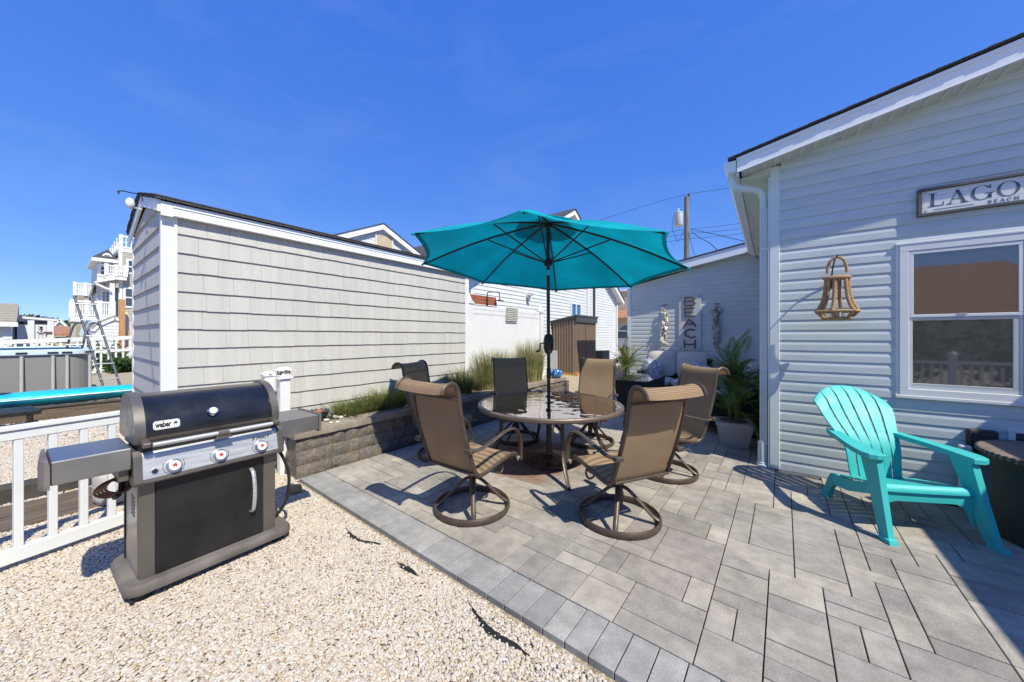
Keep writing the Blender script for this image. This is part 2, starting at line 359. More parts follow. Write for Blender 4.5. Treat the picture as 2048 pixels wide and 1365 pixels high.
def paver_mat(name, tone, blue):
    """concrete paver: per-stone tone, speckle, dark smudges; a rust stain on the ground round the umbrella foot"""
    m = bpy.data.materials.new(name); m.use_nodes = True
    n, l = nodes_of(m); p = n['Principled BSDF']; p.inputs['Roughness'].default_value = 0.85; p.inputs['Specular IOR Level'].default_value = 0.3
    oi = n.new('ShaderNodeObjectInfo'); geo = n.new('ShaderNodeNewGeometry')
    cr = n.new('ShaderNodeValToRGB'); l.new(oi.outputs['Random'], cr.inputs[0])
    cols = [(0.0, (0.25, 0.225, 0.20)), (0.25, (0.33, 0.295, 0.255)), (0.5, (0.385, 0.345, 0.29)), (0.72, (0.29, 0.26, 0.235)), (0.9, (0.35, 0.315, 0.27)), (1.0, (0.43, 0.385, 0.32))]
    if blue: cols = [(0.0, (0.265, 0.26, 0.25)), (0.5, (0.31, 0.30, 0.285)), (1.0, (0.35, 0.335, 0.31))]
    el = cr.color_ramp.elements
    el[0].position = 0; el[0].color = (*cols[0][1], 1); el[1].position = 1; el[1].color = (*cols[-1][1], 1)
    for ps, c in cols[1:-1]:
        e = el.new(ps); e.color = (*c, 1)
    def hv(out, scale, lo, hi, detail=5, a=0.3, b=0.7):
        nz = n.new('ShaderNodeTexNoise'); nz.inputs['Scale'].default_value = scale; nz.inputs['Detail'].default_value = detail
        l.new(geo.outputs['Position'], nz.inputs['Vector'])
        mr = n.new('ShaderNodeMapRange'); mr.inputs[1].default_value = a; mr.inputs[2].default_value = b
        mr.inputs[3].default_value = lo; mr.inputs[4].default_value = hi
        l.new(nz.outputs['Fac'], mr.inputs[0])
        h = n.new('ShaderNodeHueSaturation'); l.new(mr.outputs[0], h.inputs['Value']); l.new(out, h.inputs['Color'])
        return h.outputs[0], nz
    out, _ = hv(cr.outputs[0], 2.2, 0.76, 1.14)
    out, _ = hv(out, 11, 0.80, 1.12)
    out, fz = hv(out, 170, 0.80, 1.2, 2)
    # white grains
    v = n.new('ShaderNodeTexNoise'); v.inputs['Scale'].default_value = 330; v.inputs['Detail'].default_value = 0
    l.new(geo.outputs['Position'], v.inputs['Vector'])
    vr = n.new('ShaderNodeMapRange'); vr.inputs[1].default_value = 0.70; vr.inputs[2].default_value = 0.78; vr.inputs[4].default_value = 0.6
    l.new(v.outputs['Fac'], vr.inputs[0])
    mx0 = n.new('ShaderNodeMix'); mx0.data_type = 'RGBA'; l.new(vr.outputs[0], mx0.inputs['Factor']); l.new(out, mx0.inputs[6]); mx0.inputs[7].default_value = (0.6, 0.58, 0.54, 1)
    out = mx0.outputs[2]
    # rust stain
    vm = n.new('ShaderNodeVectorMath'); vm.operation = 'DISTANCE'; vm.inputs[1].default_value = (-2.42, 3.72, 0)
    l.new(geo.outputs['Position'], vm.inputs[0])
    nz = n.new('ShaderNodeTexNoise'); nz.inputs['Scale'].default_value = 2.4; nz.inputs['Detail'].default_value = 4
    l.new(geo.outputs['Position'], nz.inputs['Vector'])
    ad = n.new('ShaderNodeMath'); ad.operation = 'MULTIPLY_ADD'; ad.inputs[1].default_value = 0.9
    l.new(nz.outputs['Fac'], ad.inputs[0]); l.new(vm.outputs['Value'], ad.inputs[2])
    mr = n.new('ShaderNodeMapRange'); mr.inputs[1].default_value = 1.22; mr.inputs[2].default_value = 1.02; mr.inputs[3].default_value = 0; mr.inputs[4].default_value = 0.8
    l.new(ad.outputs[0], mr.inputs[0])
    mx = n.new('ShaderNodeMix'); mx.data_type = 'RGBA'; l.new(mr.outputs[0], mx.inputs['Factor']); l.new(out, mx.inputs[6]); mx.inputs[7].default_value = (0.23, 0.105, 0.06, 1)
    l.new(mx.outputs[2], p.inputs['Base Color'])
    b = n.new('ShaderNodeBump'); b.inputs['Strength'].default_value = 0.35; b.inputs['Distance'].default_value = 0.004
    nb = n.new('ShaderNodeTexNoise'); nb.inputs['Scale'].default_value = 60; nb.inputs['Detail'].default_value = 8
    l.new(geo.outputs['Position'], nb.inputs['Vector'])
    l.new(nb.outputs['Fac'], b.inputs['Height']); l.new(b.outputs[0], p.inputs['Normal'])
    return m
M['paver'] = paver_mat('field_paver', 1, False)
M['soldier'] = paver_mat('border_paver', 1, True)
M['joint'] = mat('joint_sand', (0.028, 0.024, 0.020), 1.0, var=0.3, vscale=40)

def gravel_ground_mat():
    m = mat('gravel_bed', (0.42, 0.34, 0.22), 0.95, var=0.35, vscale=45, bump=0.8, bscale=60, bdist=0.03)
    n, l = nodes_of(m); p = n['Principled BSDF']
    geo = n.new('ShaderNodeNewGeometry')
    v = n.new('ShaderNodeTexVoronoi'); v.inputs['Scale'].default_value = 42
    l.new(geo.outputs['Position'], v.inputs['Vector'])
    cr = n.new('ShaderNodeValToRGB'); sp = n.new('ShaderNodeSeparateColor'); l.new(v.outputs['Color'], sp.inputs[0]); l.new(sp.outputs[0], cr.inputs[0])
    cr.color_ramp.elements[0].color = (0.36, 0.28, 0.17, 1); cr.color_ramp.elements[1].color = (0.62, 0.54, 0.40, 1)
    dk = n.new('ShaderNodeMapRange'); dk.inputs[1].default_value = 0.0; dk.inputs[2].default_value = 0.9; dk.inputs[3].default_value = 1.1; dk.inputs[4].default_value = 0.55
    l.new(v.outputs['Distance'], dk.inputs[0])
    h = n.new('ShaderNodeHueSaturation'); l.new(dk.outputs[0], h.inputs['Value']); l.new(cr.outputs[0], h.inputs['Color'])
    l.new(h.outputs[0], p.inputs['Base Color'])
    return m
M['gravel_bed'] = gravel_ground_mat()
def pebble_mat():
    m = bpy.data.materials.new('pebble'); m.use_nodes = True
    n, l = nodes_of(m); p = n['Principled BSDF']; p.inputs['Roughness'].default_value = 0.6; p.inputs['Specular IOR Level'].default_value = 0.35
    oi = n.new('ShaderNodeObjectInfo'); cr = n.new('ShaderNodeValToRGB'); l.new(oi.outputs['Random'], cr.inputs[0])
    cols = [(0, (0.604, 0.551, 0.475)), (0.16, (0.541, 0.470, 0.374)), (0.30, (0.617, 0.576, 0.526)), (0.44, (0.516, 0.421, 0.294)), (0.56, (0.567, 0.494, 0.407)),
            (0.68, (0.466, 0.426, 0.388)), (0.78, (0.592, 0.520, 0.413)), (0.87, (0.480, 0.370, 0.237)), (0.94, (0.378, 0.340, 0.306)), (0.975, (0.341, 0.221, 0.149)), (1, (0.629, 0.587, 0.538))]
    el = cr.color_ramp.elements
    el[0].color = (*cols[0][1], 1); el[1].color = (*cols[-1][1], 1)
    for ps, c in cols[1:-1]:
        e = el.new(ps); e.color = (*c, 1)
    tc = n.new('ShaderNodeTexCoord'); nz = n.new('ShaderNodeTexNoise'); nz.inputs['Scale'].default_value = 1.6; nz.inputs['Detail'].default_value = 4
    l.new(tc.outputs['Object'], nz.inputs['Vector'])
    mr = n.new('ShaderNodeMapRange'); mr.inputs[1].default_value = 0.3; mr.inputs[2].default_value = 0.7; mr.inputs[3].default_value = 0.82; mr.inputs[4].default_value = 1.12
    l.new(nz.outputs['Fac'], mr.inputs[0])
    h = n.new('ShaderNodeHueSaturation'); l.new(mr.outputs[0], h.inputs['Value']); l.new(cr.outputs[0], h.inputs['Color'])
    l.new(h.outputs[0], p.inputs['Base Color'])
    return m
M['pebble'] = pebble_mat()

# ------------------------------------------------------------------ mesh builder
class MB:
    def __init__(s): s.v = []; s.f = []
    def add(s, vs, fs):
        o = len(s.v); s.v += [tuple(x) for x in vs]; s.f += [tuple(i+o for i in f) for f in fs]; return s
    def box(s, c, d, rot=None, ch=0.0):
        hx, hy, hz = d[0]/2, d[1]/2, d[2]/2
        c = Vector(c)
        M3 = rot if rot is not None else Matrix.Identity(3)
        if ch <= 0:
            vs = [c+M3@Vector((sx*hx, sy*hy, sz*hz)) for sx in (-1, 1) for sy in (-1, 1) for sz in (-1, 1)]
            return s.add(vs, [(0, 1, 3, 2), (4, 6, 7, 5), (0, 4, 5, 1), (2, 3, 7, 6), (0, 2, 6, 4), (1, 5, 7, 3)])
        ch = min(ch, hx*.9, hy*.9, hz*.9)
        h = (hx, hy, hz); pts = []; idx = {}
        for sx in (-1, 1):
            for sy in (-1, 1):
                for sz in (-1, 1):
                    sg = (sx, sy, sz)
                    for a in range(3):
                        idx[(sg, a)] = len(pts)
                        pts.append(Vector([sg[k]*(h[k] if k == a else h[k]-ch) for k in range(3)]))
        fs = []
        for a in range(3):
            b, d2 = [k for k in range(3) if k != a]
            for sg in (-1, 1):
                q = []
                for t in ((-1, -1), (1, -1), (1, 1), (-1, 1)):
                    k = [0, 0, 0]; k[a] = sg; k[b] = t[0]; k[d2] = t[1]; q.append(idx[(tuple(k), a)])
                fs.append(q)
        for c3 in range(3):
            a, b = [k for k in range(3) if k != c3]
            for sa in (-1, 1):
                for sb in (-1, 1):
                    k1 = [0, 0, 0]; k1[a] = sa; k1[b] = sb; k2 = list(k1); k1[c3] = -1; k2[c3] = 1
                    k1 = tuple(k1); k2 = tuple(k2)
                    fs.append([idx[(k1, a)], idx[(k2, a)], idx[(k2, b)], idx[(k1, b)]])
        for sx in (-1, 1):
            for sy in (-1, 1):
                for sz in (-1, 1):
                    fs.append([idx[((sx, sy, sz), a)] for a in range(3)])
        out = []
        for f in fs:
            p0, p1, p2 = pts[f[0]], pts[f[1]], pts[f[2]]
            n = (p1-p0).cross(p2-p0); cc = sum((pts[i] for i in f), Vector())/len(f)
            out.append(f if n.dot(cc) > 0 else f[::-1])
        return s.add([c+M3@p for p in pts], out)
    def bb(s, x0, x1, y0, y1, z0, z1, ch=0.0):
        return s.box(((x0+x1)/2, (y0+y1)/2, (z0+z1)/2), (abs(x1-x0), abs(y1-y0), abs(z1-z0)), None, ch)
    def bar(s, a, b, w, h, up=(0, 0, 1), ch=0.0):
        a = Vector(a); b = Vector(b); x = (b-a); L = x.length; x.normalize()
        u = Vector(up)
        if abs(x.dot(u)) > 0.98: u = Vector((1, 0, 0))
        y = u.cross(x).normalized(); z = x.cross(y)
        return s.box((a+b)/2, (L, w, h), Matrix((x, y, z)).transposed(), ch)
    def tube(s, pts, r, n=8, closed=False, flat=None, caps=True):
        """r: number or list; flat=(w,h) gives an oval section"""
        pts = [Vector(p) for p in pts]; N = len(pts); rings = []
        up = None
        for i, p in enumerate(pts):
            if closed: t = pts[(i+1) % N]-pts[i-1]
            else: t = pts[min(i+1, N-1)]-pts[max(i-1, 0)]
            t.normalize()
            if up is None:
                up = Vector((0, 0, 1)) if abs(t.z) < 0.9 else Vector((1, 0, 0))
            y = up.cross(t)
            if y.length < 1e-4: y = Vector((0, 1, 0)).cross(t)
            y.normalize(); z = t.cross(y); up = z
            ri = r[i] if isinstance(r, (list, tuple)) else r
            ring = []
            for k in range(n):
                a = 2*PI*k/n
                if flat: ring.append(p+y*(math.cos(a)*flat[0]/2)+z*(math.sin(a)*flat[1]/2))
                else: ring.append(p+y*(math.cos(a)*ri)+z*(math.sin(a)*ri))
            rings.append(ring)
        vs = [v for rg in rings for v in rg]; fs = []
        for i in range(N if closed else N-1):
            j = (i+1) % N
            for k in range(n):
                k2 = (k+1) % n
                fs.append((i*n+k, i*n+k2, j*n+k2, j*n+k))
        if not closed and caps:
            fs.append(tuple(range(n))[::-1]); fs.append(tuple((N-1)*n+k for k in range(n)))
        return s.add(vs, fs)
    def lathe(s, prof, c=(0, 0, 0), n=24, capb=True, capt=True):
        c = Vector(c); vs = []; fs = []
        for (r, z) in prof:
            for k in range(n):
                a = 2*PI*k/n; vs.append(c+Vector((r*math.cos(a), r*math.sin(a), z)))
        for i in range(len(prof)-1):
            for k in range(n):
                k2 = (k+1) % n; fs.append((i*n+k, i*n+k2, (i+1)*n+k2, (i+1)*n+k))
        if capb: fs.append(tuple(range(n))[::-1])
        if capt: fs.append(tuple((len(prof)-1)*n+k for k in range(n)))
        return s.add(vs, fs)
    def prism(s, poly, o, ux, uy, depth_vec):
        """polygon (2D list) in the plane o + x ux + y uy, extruded by depth_vec"""
        o = Vector(o); ux = Vector(ux); uy = Vector(uy); d = Vector(depth_vec); n = len(poly)
        a = [o+ux*x+uy*y for x, y in poly]; b = [p+d for p in a]
        return s.add(a+b, [tuple(range(n)), tuple(range(n, 2*n))[::-1]]+[(i, i+n, (i+1) % n+n, (i+1) % n) for i in range(n)])
    def grid(s, rows):
        """rows of points -> quad sheet"""
        n = len(rows[0]); vs = [p for r in rows for p in r]
        return s.add(vs, [(i*n+k, i*n+k+1, (i+1)*n+k+1, (i+1)*n+k) for i in range(len(rows)-1) for k in range(n-1)])
    def slab(s, rows, off):
        """quad sheet with thickness: rows of points and the same rows moved by off(i,k)"""
        n = len(rows[0]); m = len(rows)
        a = [Vector(p) for r in rows for p in r]; b = [a[i*n+k]+Vector(off(i, k)) for i in range(m) for k in range(n)]
        N = n*m; fs = []
        for i in range(m-1):
            for k in range(n-1):
                q = (i*n+k, i*n+k+1, (i+1)*n+k+1, (i+1)*n+k); fs.append(q); fs.append(tuple(x+N for x in q[::-1]))
        ed = [i*n for i in range(m)]; rim = [k for k in range(n)]+[i*n+n-1 for i in range(1, m)]+[(m-1)*n+k for k in range(n-2, -1, -1)]+[i*n for i in range(m-2, 0, -1)]
        for i in range(len(rim)):
            j = (i+1) % len(rim); fs.append((rim[j], rim[i], rim[i]+N, rim[j]+N))
        return s.add(a+b, fs)
    def sphere(s, c, r, n=12, m=8, sc=(1, 1, 1)):
        c = Vector(c)
        return s.lathe([(max(1e-4, r*math.sin(PI*i/m))*sc[0], -r*math.cos(PI*i/m)*sc[2]) for i in range(m+1)], c, n, False, False)
    def mesh(s, name, smooth=False):
        me = bpy.data.meshes.new(name); me.from_pydata([tuple(v) for v in s.v], [], s.f); me.update()
        if smooth:
            me.polygons.foreach_set('use_smooth', [True]*len(me.polygons))
            try: me.set_sharp_from_angle(angle=math.radians(smooth if smooth is not True else 40))
            except Exception: pass
        return me

def link(o, parent=None, world=False):
    col.objects.link(o)
    if parent is not None:
        o.parent = parent
        if world: o.matrix_parent_inverse = (BASE[parent.name]).inverted()
    return o
BASE = {}
def setbase(o, loc, rz=0.0):
    o.location = loc; o.rotation_euler = (0, 0, rz)
    BASE[o.name] = Matrix.Translation(Vector(loc)) @ Matrix.Rotation(rz, 4, 'Z')
    if o.parent is not None and o.parent.name in BASE: pass
def thing(name, label, cat, loc=(0, 0, 0), rz=0.0, group=None):
    o = bpy.data.objects.new(name, None); o.empty_display_size = 0.1
    col.objects.link(o); setbase(o, loc, rz)
    o['label'] = label; o['category'] = cat
    if group: o['group'] = group
    return o
def part(name, mb, m, parent, world=False, smooth=False, kind=None, label=None, loc=None, rz=None):
    me = mb if isinstance(mb, bpy.types.Mesh) else mb.mesh(name, smooth)
    if m is not None and not me.materials: me.materials.append(M[m] if isinstance(m, str) else m)
    o = bpy.data.objects.new(name, me); link(o, parent, world)
    B = Matrix.Identity(4)
    if loc is not None: o.location = loc
    if rz is not None: o.rotation_euler = (0, 0, rz)
    if parent is not None and parent.name in BASE:
        BASE[o.name] = Matrix.Identity(4) if world else BASE[parent.name] @ o.matrix_basis
    if kind: o['kind'] = kind
    if label: o['label'] = label
    return o
def solo(name, mb, m, label, cat, loc=None, group=None, smooth=False, rz=None):
    """a thing that is one mesh; geometry in world coordinates unless loc is given"""
    me = mb.mesh(name, smooth); me.materials.append(M[m] if isinstance(m, str) else m)
    o = bpy.data.objects.new(name, me)
    if loc is None:
        xs = [v.co.x for v in me.vertices]; ys = [v.co.y for v in me.vertices]; zs = [v.co.z for v in me.vertices]
        b = Vector(((min(xs)+max(xs))/2, (min(ys)+max(ys))/2, min(zs)))
        me.transform(Matrix.Translation(-b)); loc = b
    col.objects.link(o); o.location = loc
    if rz: o.rotation_euler = (0, 0, rz)
    o['label'] = label; o['category'] = cat
    if group: o['group'] = group
    return o
def struct(name, mb, m, smooth=False):
    me = mb.mesh(name, smooth); me.materials.append(M[m] if isinstance(m, str) else m)
    o = bpy.data.objects.new(name, me); col.objects.link(o); o['kind'] = 'structure'
    BASE[o.name] = Matrix.Identity(4)
    return o
def kids(o): return [c for c in bpy.data.objects if c.parent == o]
def copy_thing(root, loc, rz, label=None, group=None):
    r = root.copy(); col.objects.link(r); r.location = loc; r.rotation_euler = (0, 0, rz)
    BASE[r.name] = Matrix.Translation(Vector(loc)) @ Matrix.Rotation(rz, 4, 'Z')
    if label: r['label'] = label
    if group: r['group'] = group
    for ch in kids(root):
        c = ch.copy(); col.objects.link(c); c.parent = r
        for g in kids(ch):
            d = g.copy(); col.objects.link(d); d.parent = c
    return r
def arc(c, r, a0, a1, n, plane='xz'):
    out = []
    for i in range(n+1):
        a = a0+(a1-a0)*i/n; x, y = r*math.cos(a), r*math.sin(a)
        if plane == 'xz': out.append((c[0]+x, c[1], c[2]+y))
        elif plane == 'yz': out.append((c[0], c[1]+x, c[2]+y))
        else: out.append((c[0]+x, c[1]+y, c[2]))
    return out
def bez(pts, n=24):
    """Catmull-Rom through points"""
    P = [Vector(p) for p in pts]; P = [P[0]*2-P[1]]+P+[P[-1]*2-P[-2]]; out = []
    seg = len(P)-3; per = max(2, n//seg)
    for i in range(1, len(P)-2):
        for k in range(per):
            t = k/per; a, b, c, d = P[i-1:i+3]
            out.append(0.5*((2*b)+(c-a)*t+(2*a-5*b+4*c-d)*t*t+(3*b-a-3*c+d)*t**3))
    out.append(P[-2]); return out

# ------------------------------------------------------------------ ground, gravel, patio
GZ = -0.038
g = MB(); g.add([(-400, -200, GZ), (300, -200, GZ), (300, 500, GZ), (-400, 500, GZ)], [(0, 1, 2, 3)])
struct('ground', g, 'gravel_bed')

def gravel(name, quads, density, smin, smax, zoff, seed):
    mb = MB()
    for q in quads: mb.add([(x, y, zoff) for x, y in q], [(0, 1, 2, 3)])
    me = mb.mesh(name); me.materials.append(M['pebble'])
    o = bpy.data.objects.new(name, me); col.objects.link(o); o['kind'] = 'stuff'
    ng = bpy.data.node_groups.new(name+'_nodes', 'GeometryNodeTree')
    ng.interface.new_socket('Geometry', in_out='INPUT', socket_type='NodeSocketGeometry')
    ng.interface.new_socket('Geometry', in_out='OUTPUT', socket_type='NodeSocketGeometry')
    N = ng.nodes; L = ng.links
    gi = N.new('NodeGroupInput'); go = N.new('NodeGroupOutput')
    dp = N.new('GeometryNodeDistributePointsOnFaces'); dp.inputs['Density'].default_value = density; dp.inputs['Seed'].default_value = seed
    L.new(gi.outputs[0], dp.inputs['Mesh'])
    def rv(lo, hi, sd):
        r = N.new('FunctionNodeRandomValue'); r.data_type = 'FLOAT_VECTOR'
        r.inputs['Min'].default_value = lo; r.inputs['Max'].default_value = hi; r.inputs['Seed'].default_value = sd
        return r.outputs[0]
    sp = N.new('GeometryNodeSetPosition'); L.new(dp.outputs['Points'], sp.inputs['Geometry'])
    L.new(rv((0, 0, -0.006), (0, 0, 0.009), 3), sp.inputs['Offset'])
    parts = []
    for k in range(3):
        ic = N.new('GeometryNodeMeshIcoSphere'); ic.inputs['Radius'].default_value = 1.0; ic.inputs['Subdivisions'].default_value = 2
        st = N.new('GeometryNodeSetPosition'); L.new(ic.outputs['Mesh'], st.inputs['Geometry'])
        nz = N.new('ShaderNodeTexNoise'); nz.noise_dimensions = '4D'; nz.inputs['Scale'].default_value = 0.9; nz.inputs['W'].default_value = 3.7*k+seed; nz.inputs['Detail'].default_value = 1
        ps = N.new('GeometryNodeInputPosition'); L.new(ps.outputs[0], nz.inputs['Vector'])
        sb = N.new('ShaderNodeVectorMath'); sb.operation = 'SUBTRACT'; sb.inputs[1].default_value = (0.5, 0.5, 0.5); L.new(nz.outputs['Color'], sb.inputs[0])
        sc = N.new('ShaderNodeVectorMath'); sc.operation = 'SCALE'; sc.inputs['Scale'].default_value = 1.5; L.new(sb.outputs[0], sc.inputs[0])
        L.new(sc.outputs[0], st.inputs['Offset'])
        sm = N.new('GeometryNodeSetShadeSmooth'); L.new(st.outputs[0], sm.inputs[0])
        mt = N.new('GeometryNodeSetMaterial'); mt.inputs['Material'].default_value = M['pebble']; L.new(sm.outputs[0], mt.inputs['Geometry'])
        parts.append(mt)
    gt = N.new('GeometryNodeGeometryToInstance')
    for q in reversed(parts): L.new(q.outputs[0], gt.inputs[0])
    io = N.new('GeometryNodeInstanceOnPoints'); L.new(sp.outputs[0], io.inputs['Points']); L.new(gt.outputs[0], io.inputs['Instance'])
    io.inputs['Pick Instance'].default_value = True
    L.new(rv((-0.4, -0.4, 0), (0.4, 0.4, 6.28), 5), io.inputs['Rotation'])
    L.new(rv(smin, smax, 7), io.inputs['Scale'])
    L.new(io.outputs[0], go.inputs[0])
    md = o.modifiers.new('gravel', 'NODES'); md.node_group = ng
    return o
# gravel in front of the patio edge and under the grill
gravel('gravel', [[(-4.75, -1.4), (-2.0, -1.4), (-2.0, 1.552), (-4.1, 1.600)], [(-2.0, -0.6), (0.6, -0.6), (0.2, 1.500), (-2.0, 1.552)], [(-4.75, -1.4), (-4.1, 1.600), (-4.1, 1.64), (-4.75, 1.64)]],
       15000, (0.0063, 0.0055, 0.0038), (0.0117, 0.0098, 0.0064), GZ+0.010, 1)
# gravel yard behind the picket railing
gravel('gravel', [[(-8.4, -1.9), (-4.75, -1.4), (-4.75, 0.6), (-8.4, 1.9)]], 7000, (0.0085, 0.0075, 0.0045), (0.0140, 0.0115, 0.0075), GZ+0.008, 2)
gravel('gravel', [[(-12.5, -2.4), (-8.4, -1.9), (-8.4, 1.9), (-12.5, 2.6)]], 1800, (0.014, 0.013, 0.007), (0.024, 0.02, 0.012), GZ+0.008, 4)

# torn landscape fabric showing through the gravel
def fabric(label, pts, w):
    mb = MB(); P = bez(pts, 18); rows = []
    for i, p in enumerate(P):
        t = P[min(i+1, len(P)-1)]-P[max(i-1, 0)]; t.z = 0; t.normalize(); n = Vector((-t.y, t.x, 0))
        ww = w*math.sin(PI*min(1, max(0.04, i/(len(P)-1))))*(0.8+0.5*R.random())
        rows.append([p-n*ww/2, p+Vector((0, 0, 0.004)), p+n*ww/2])
    mb.slab(rows, lambda i, k: (0, 0, -0.02))
    return solo('landscape_fabric', mb, 'fabric_black', label, 'landscape fabric', group='torn landscape fabric in the gravel')
FZ = GZ+0.021
fabric('long torn strip of black landscape fabric in the gravel at the bottom', [PZ(938, 1206, FZ), PZ(960, 1240, FZ), PZ(985, 1266, FZ), PZ(1025, 1288, FZ), PZ(1060, 1312, FZ)], 0.042)
fabric('thin curved strip of black landscape fabric in the gravel', [PZ(692, 1056, FZ), PZ(702, 1070, FZ), PZ(722, 1082, FZ), PZ(748, 1086, FZ), PZ(764, 1089, FZ)], 0.032)
fabric('small ragged scrap of black landscape fabric between the two strips', [PZ(792, 1124, FZ), PZ(806, 1132, FZ), PZ(822, 1142, FZ), PZ(838, 1154, FZ)], 0.036)

# patio: base slab with the pavers as parts
PA = math.radians(-1.3); PO = Vector((-4.1, 1.632, 0))
def pw(p, q, z=0): return Vector((PO.x+p*math.cos(PA)-q*math.sin(PA), PO.y+p*math.sin(PA)+q*math.cos(PA), z))
mb = MB()
def quadslab(mb, pts, z0, z1):
    n = len(pts); vs = [(x, y, z1) for x, y in pts]+[(x, y, z0) for x, y in pts]
    mb.add(vs, [tuple(range(n)), tuple(range(n, 2*n))[::-1]]+[(i, i+n, (i+1) % n+n, (i+1) % n) for i in range(n)])
a, b, c, d = [pw(*t) for t in ((0.012, 0.012), (7.2, 0.012), (7.2, 3.55), (-0.05, 8.7))]
quadslab(mb, [(-4.085, 1.65), (3.1, 1.49), (3.1, 5.06), (0.06, 5.06), (0.06, 10.19), (-3.6, 10.19), (-4.11, 7.9)], -0.09, -0.026)
patio = struct('patio', mb, 'joint')
patio['kind'] = 'structure'
pieces = []  # (p,q,w,h,kind)
# soldier border
SW = 0.1305; x = 0.0
while x < 6.9:
    pieces.append((x, 0.0, SW, 0.266, 's')); x += SW
mod = 0.131; NX = int(7.0/mod); NY = int(8.5/mod)
occ = [[False]*NY for _ in range(NX)]
rr = random.Random(11)
for j in range(NY):
    for i in range(NX):
        if occ[i][j]: continue
        opts = [((3, 2), .19), ((2, 2), .20), ((3, 1), .07), ((2, 1), .21), ((1, 2), .22), ((2, 3), .13)]
        rr.shuffle(opts)
        opts.sort(key=lambda o: -o[1]*rr.random())
        done = False
        for (w, h), _ in opts+[((2, 1), 0), ((1, 2), 0), ((1, 1), 0)]:
            if i+w > NX or j+h > NY: continue
            if any(occ[i+a][j+b] for a in range(w) for b in range(h)): continue
            # leave no single 1-wide slit where avoidable
            if i+w < NX and not occ[i+w][j] and (i+w+1 >= NX or occ[i+w+1][j]) and (w, h) != (1, 1) and rr.random() < 0.8: continue
            for a in range(w):
                for b in range(h): occ[i+a][j+b] = True
            pieces.append((i*mod, 0.268+j*mod, w*mod, h*mod, 'f')); done = True; break
keep = []; rest = []
for (p, q, w, h, k) in pieces:
    c = pw(p+w/2, q+h/2)
    if c.y > 4.98 and c.x > -0.12 and c.y < 5.06 and c.x > 0.1: pass
    if c.y > 5.06-h/2+0.02 and c.x > 0.07-w/2: continue
    if c.y > 10.12 or c.x < -4.12+w/2*0.6 or (c.x < -4.02 and c.y > 7.8): continue
    f = depth(c.x, c.y)
    if in_view(c.x, c.y, 0, 90) and f > 0.5: keep.append((f, p, q, w, h, k))
    else: rest.append((p, q, w, h, k))
keep.sort()
def paver_box(mb, w, h, zt, c=(0, 0), rot=None):
    gap = 0.006
    mb.box((c[0], c[1], zt-0.03), (w-gap, h-gap, 0.06), rot, 0.0022)
for n_, (f, p, q, w, h, k) in enumerate(keep):
    if n_ < 290:
        c = pw(p+w/2, q+h/2)
        mb = MB(); paver_box(mb, w, h, 0)
        o = part('paver', mb, 'soldier' if k == 's' else 'paver', patio, loc=(c.x, c.y, R.uniform(-0.0018, 0.0018)))
        o.rotation_euler = (R.uniform(-.003, .003), R.uniform(-.003, .003), PA)
    else: rest.append((p, q, w, h, k))
rotm = Matrix.Rotation(PA, 3, 'Z')
for kk, m_ in (('s', 'soldier'), ('f', 'paver')):
    mb = MB()
    for (p, q, w, h, k) in rest:
        if k == kk:
            c = pw(p+w/2, q+h/2); paver_box(mb, w, h, R.uniform(-0.0018, 0.0018), (c.x, c.y), rotm)
    if mb.v: part('pavers', mb, m_, patio, kind='stuff')

# ------------------------------------------------------------------ siding helper
def plank(mb, o, u, n, x0, x1, z, e, proud=0.0135, x0t=None, x1t=None, t=0.001, lap=True):
    """one lap board: o origin, u along the wall, n outward; thick at the bottom edge, thin at the top"""
    o = Vector(o); u = Vector(u); n = Vector(n); Z = Vector((0, 0, 1))
    x0t = x0 if x0t is None else x0t; x1t = x1 if x1t is None else x1t
    b = 0.012; fl = 0.5 if lap else 0.86
    xa0, xb0 = x0+(x0t-x0)*fl, x1+(x1t-x1)*fl
    lv = [(x0, x1, z, proud), (xa0, xb0, z+(e+b)*fl, proud*(0.93 if lap else 0.35)), (x0t, x1t, z+e+b, t)]
    pts = []
    for (xa, xb, zz, d) in lv:
        pts += [o+u*xa+Z*zz+n*d, o+u*xb+Z*zz+n*d, o+u*xa+Z*zz-n*0.002, o+u*xb+Z*zz-n*0.002]
    mb.add(pts, [(0, 1, 5, 4), (4, 5, 9, 8), (2, 0, 4, 6), (6, 4, 8, 10), (1, 3, 7, 5), (5, 7, 11, 9), (0, 2, 3, 1), (8, 9, 11, 10), (2, 6, 7, 3), (6, 10, 11, 7)])

# ------------------------------------------------------------------ the house with the window (right)
house = thing('beach_house', 'pale blue grey clapboard house with white rake, gutter and double hung window', 'house', (1.5, 5.06, 0))
YW = 5.06
XR = 3.2
mb = MB()
mb.prism([(-0.01, -0.09), (XR, -0.09), (XR, 4.10), (-0.01, 3.48)], (0, YW+0.004, 0), (1, 0, 0), (0, 0, 1), (0, 6.2, 0))
part('wall', mb, 'corner', house, True)
EXP = 0.1143
z = 0.012; k = 0
while z < 4.05:
    mb = MB()
    xe = XR-0.02
    cut = lambda q: max(0.075, (q-3.475)/0.192-0.32)
    xs = cut(z)
    if xs < xe-0.2:
        plank(mb, (0, YW, 0), (1, 0, 0), (0, -1, 0), xs, xe, z, EXP, x0t=min(xe-.1, cut(z+EXP)))
        part('clapboard', mb, 'clap', house, True)
    z += EXP
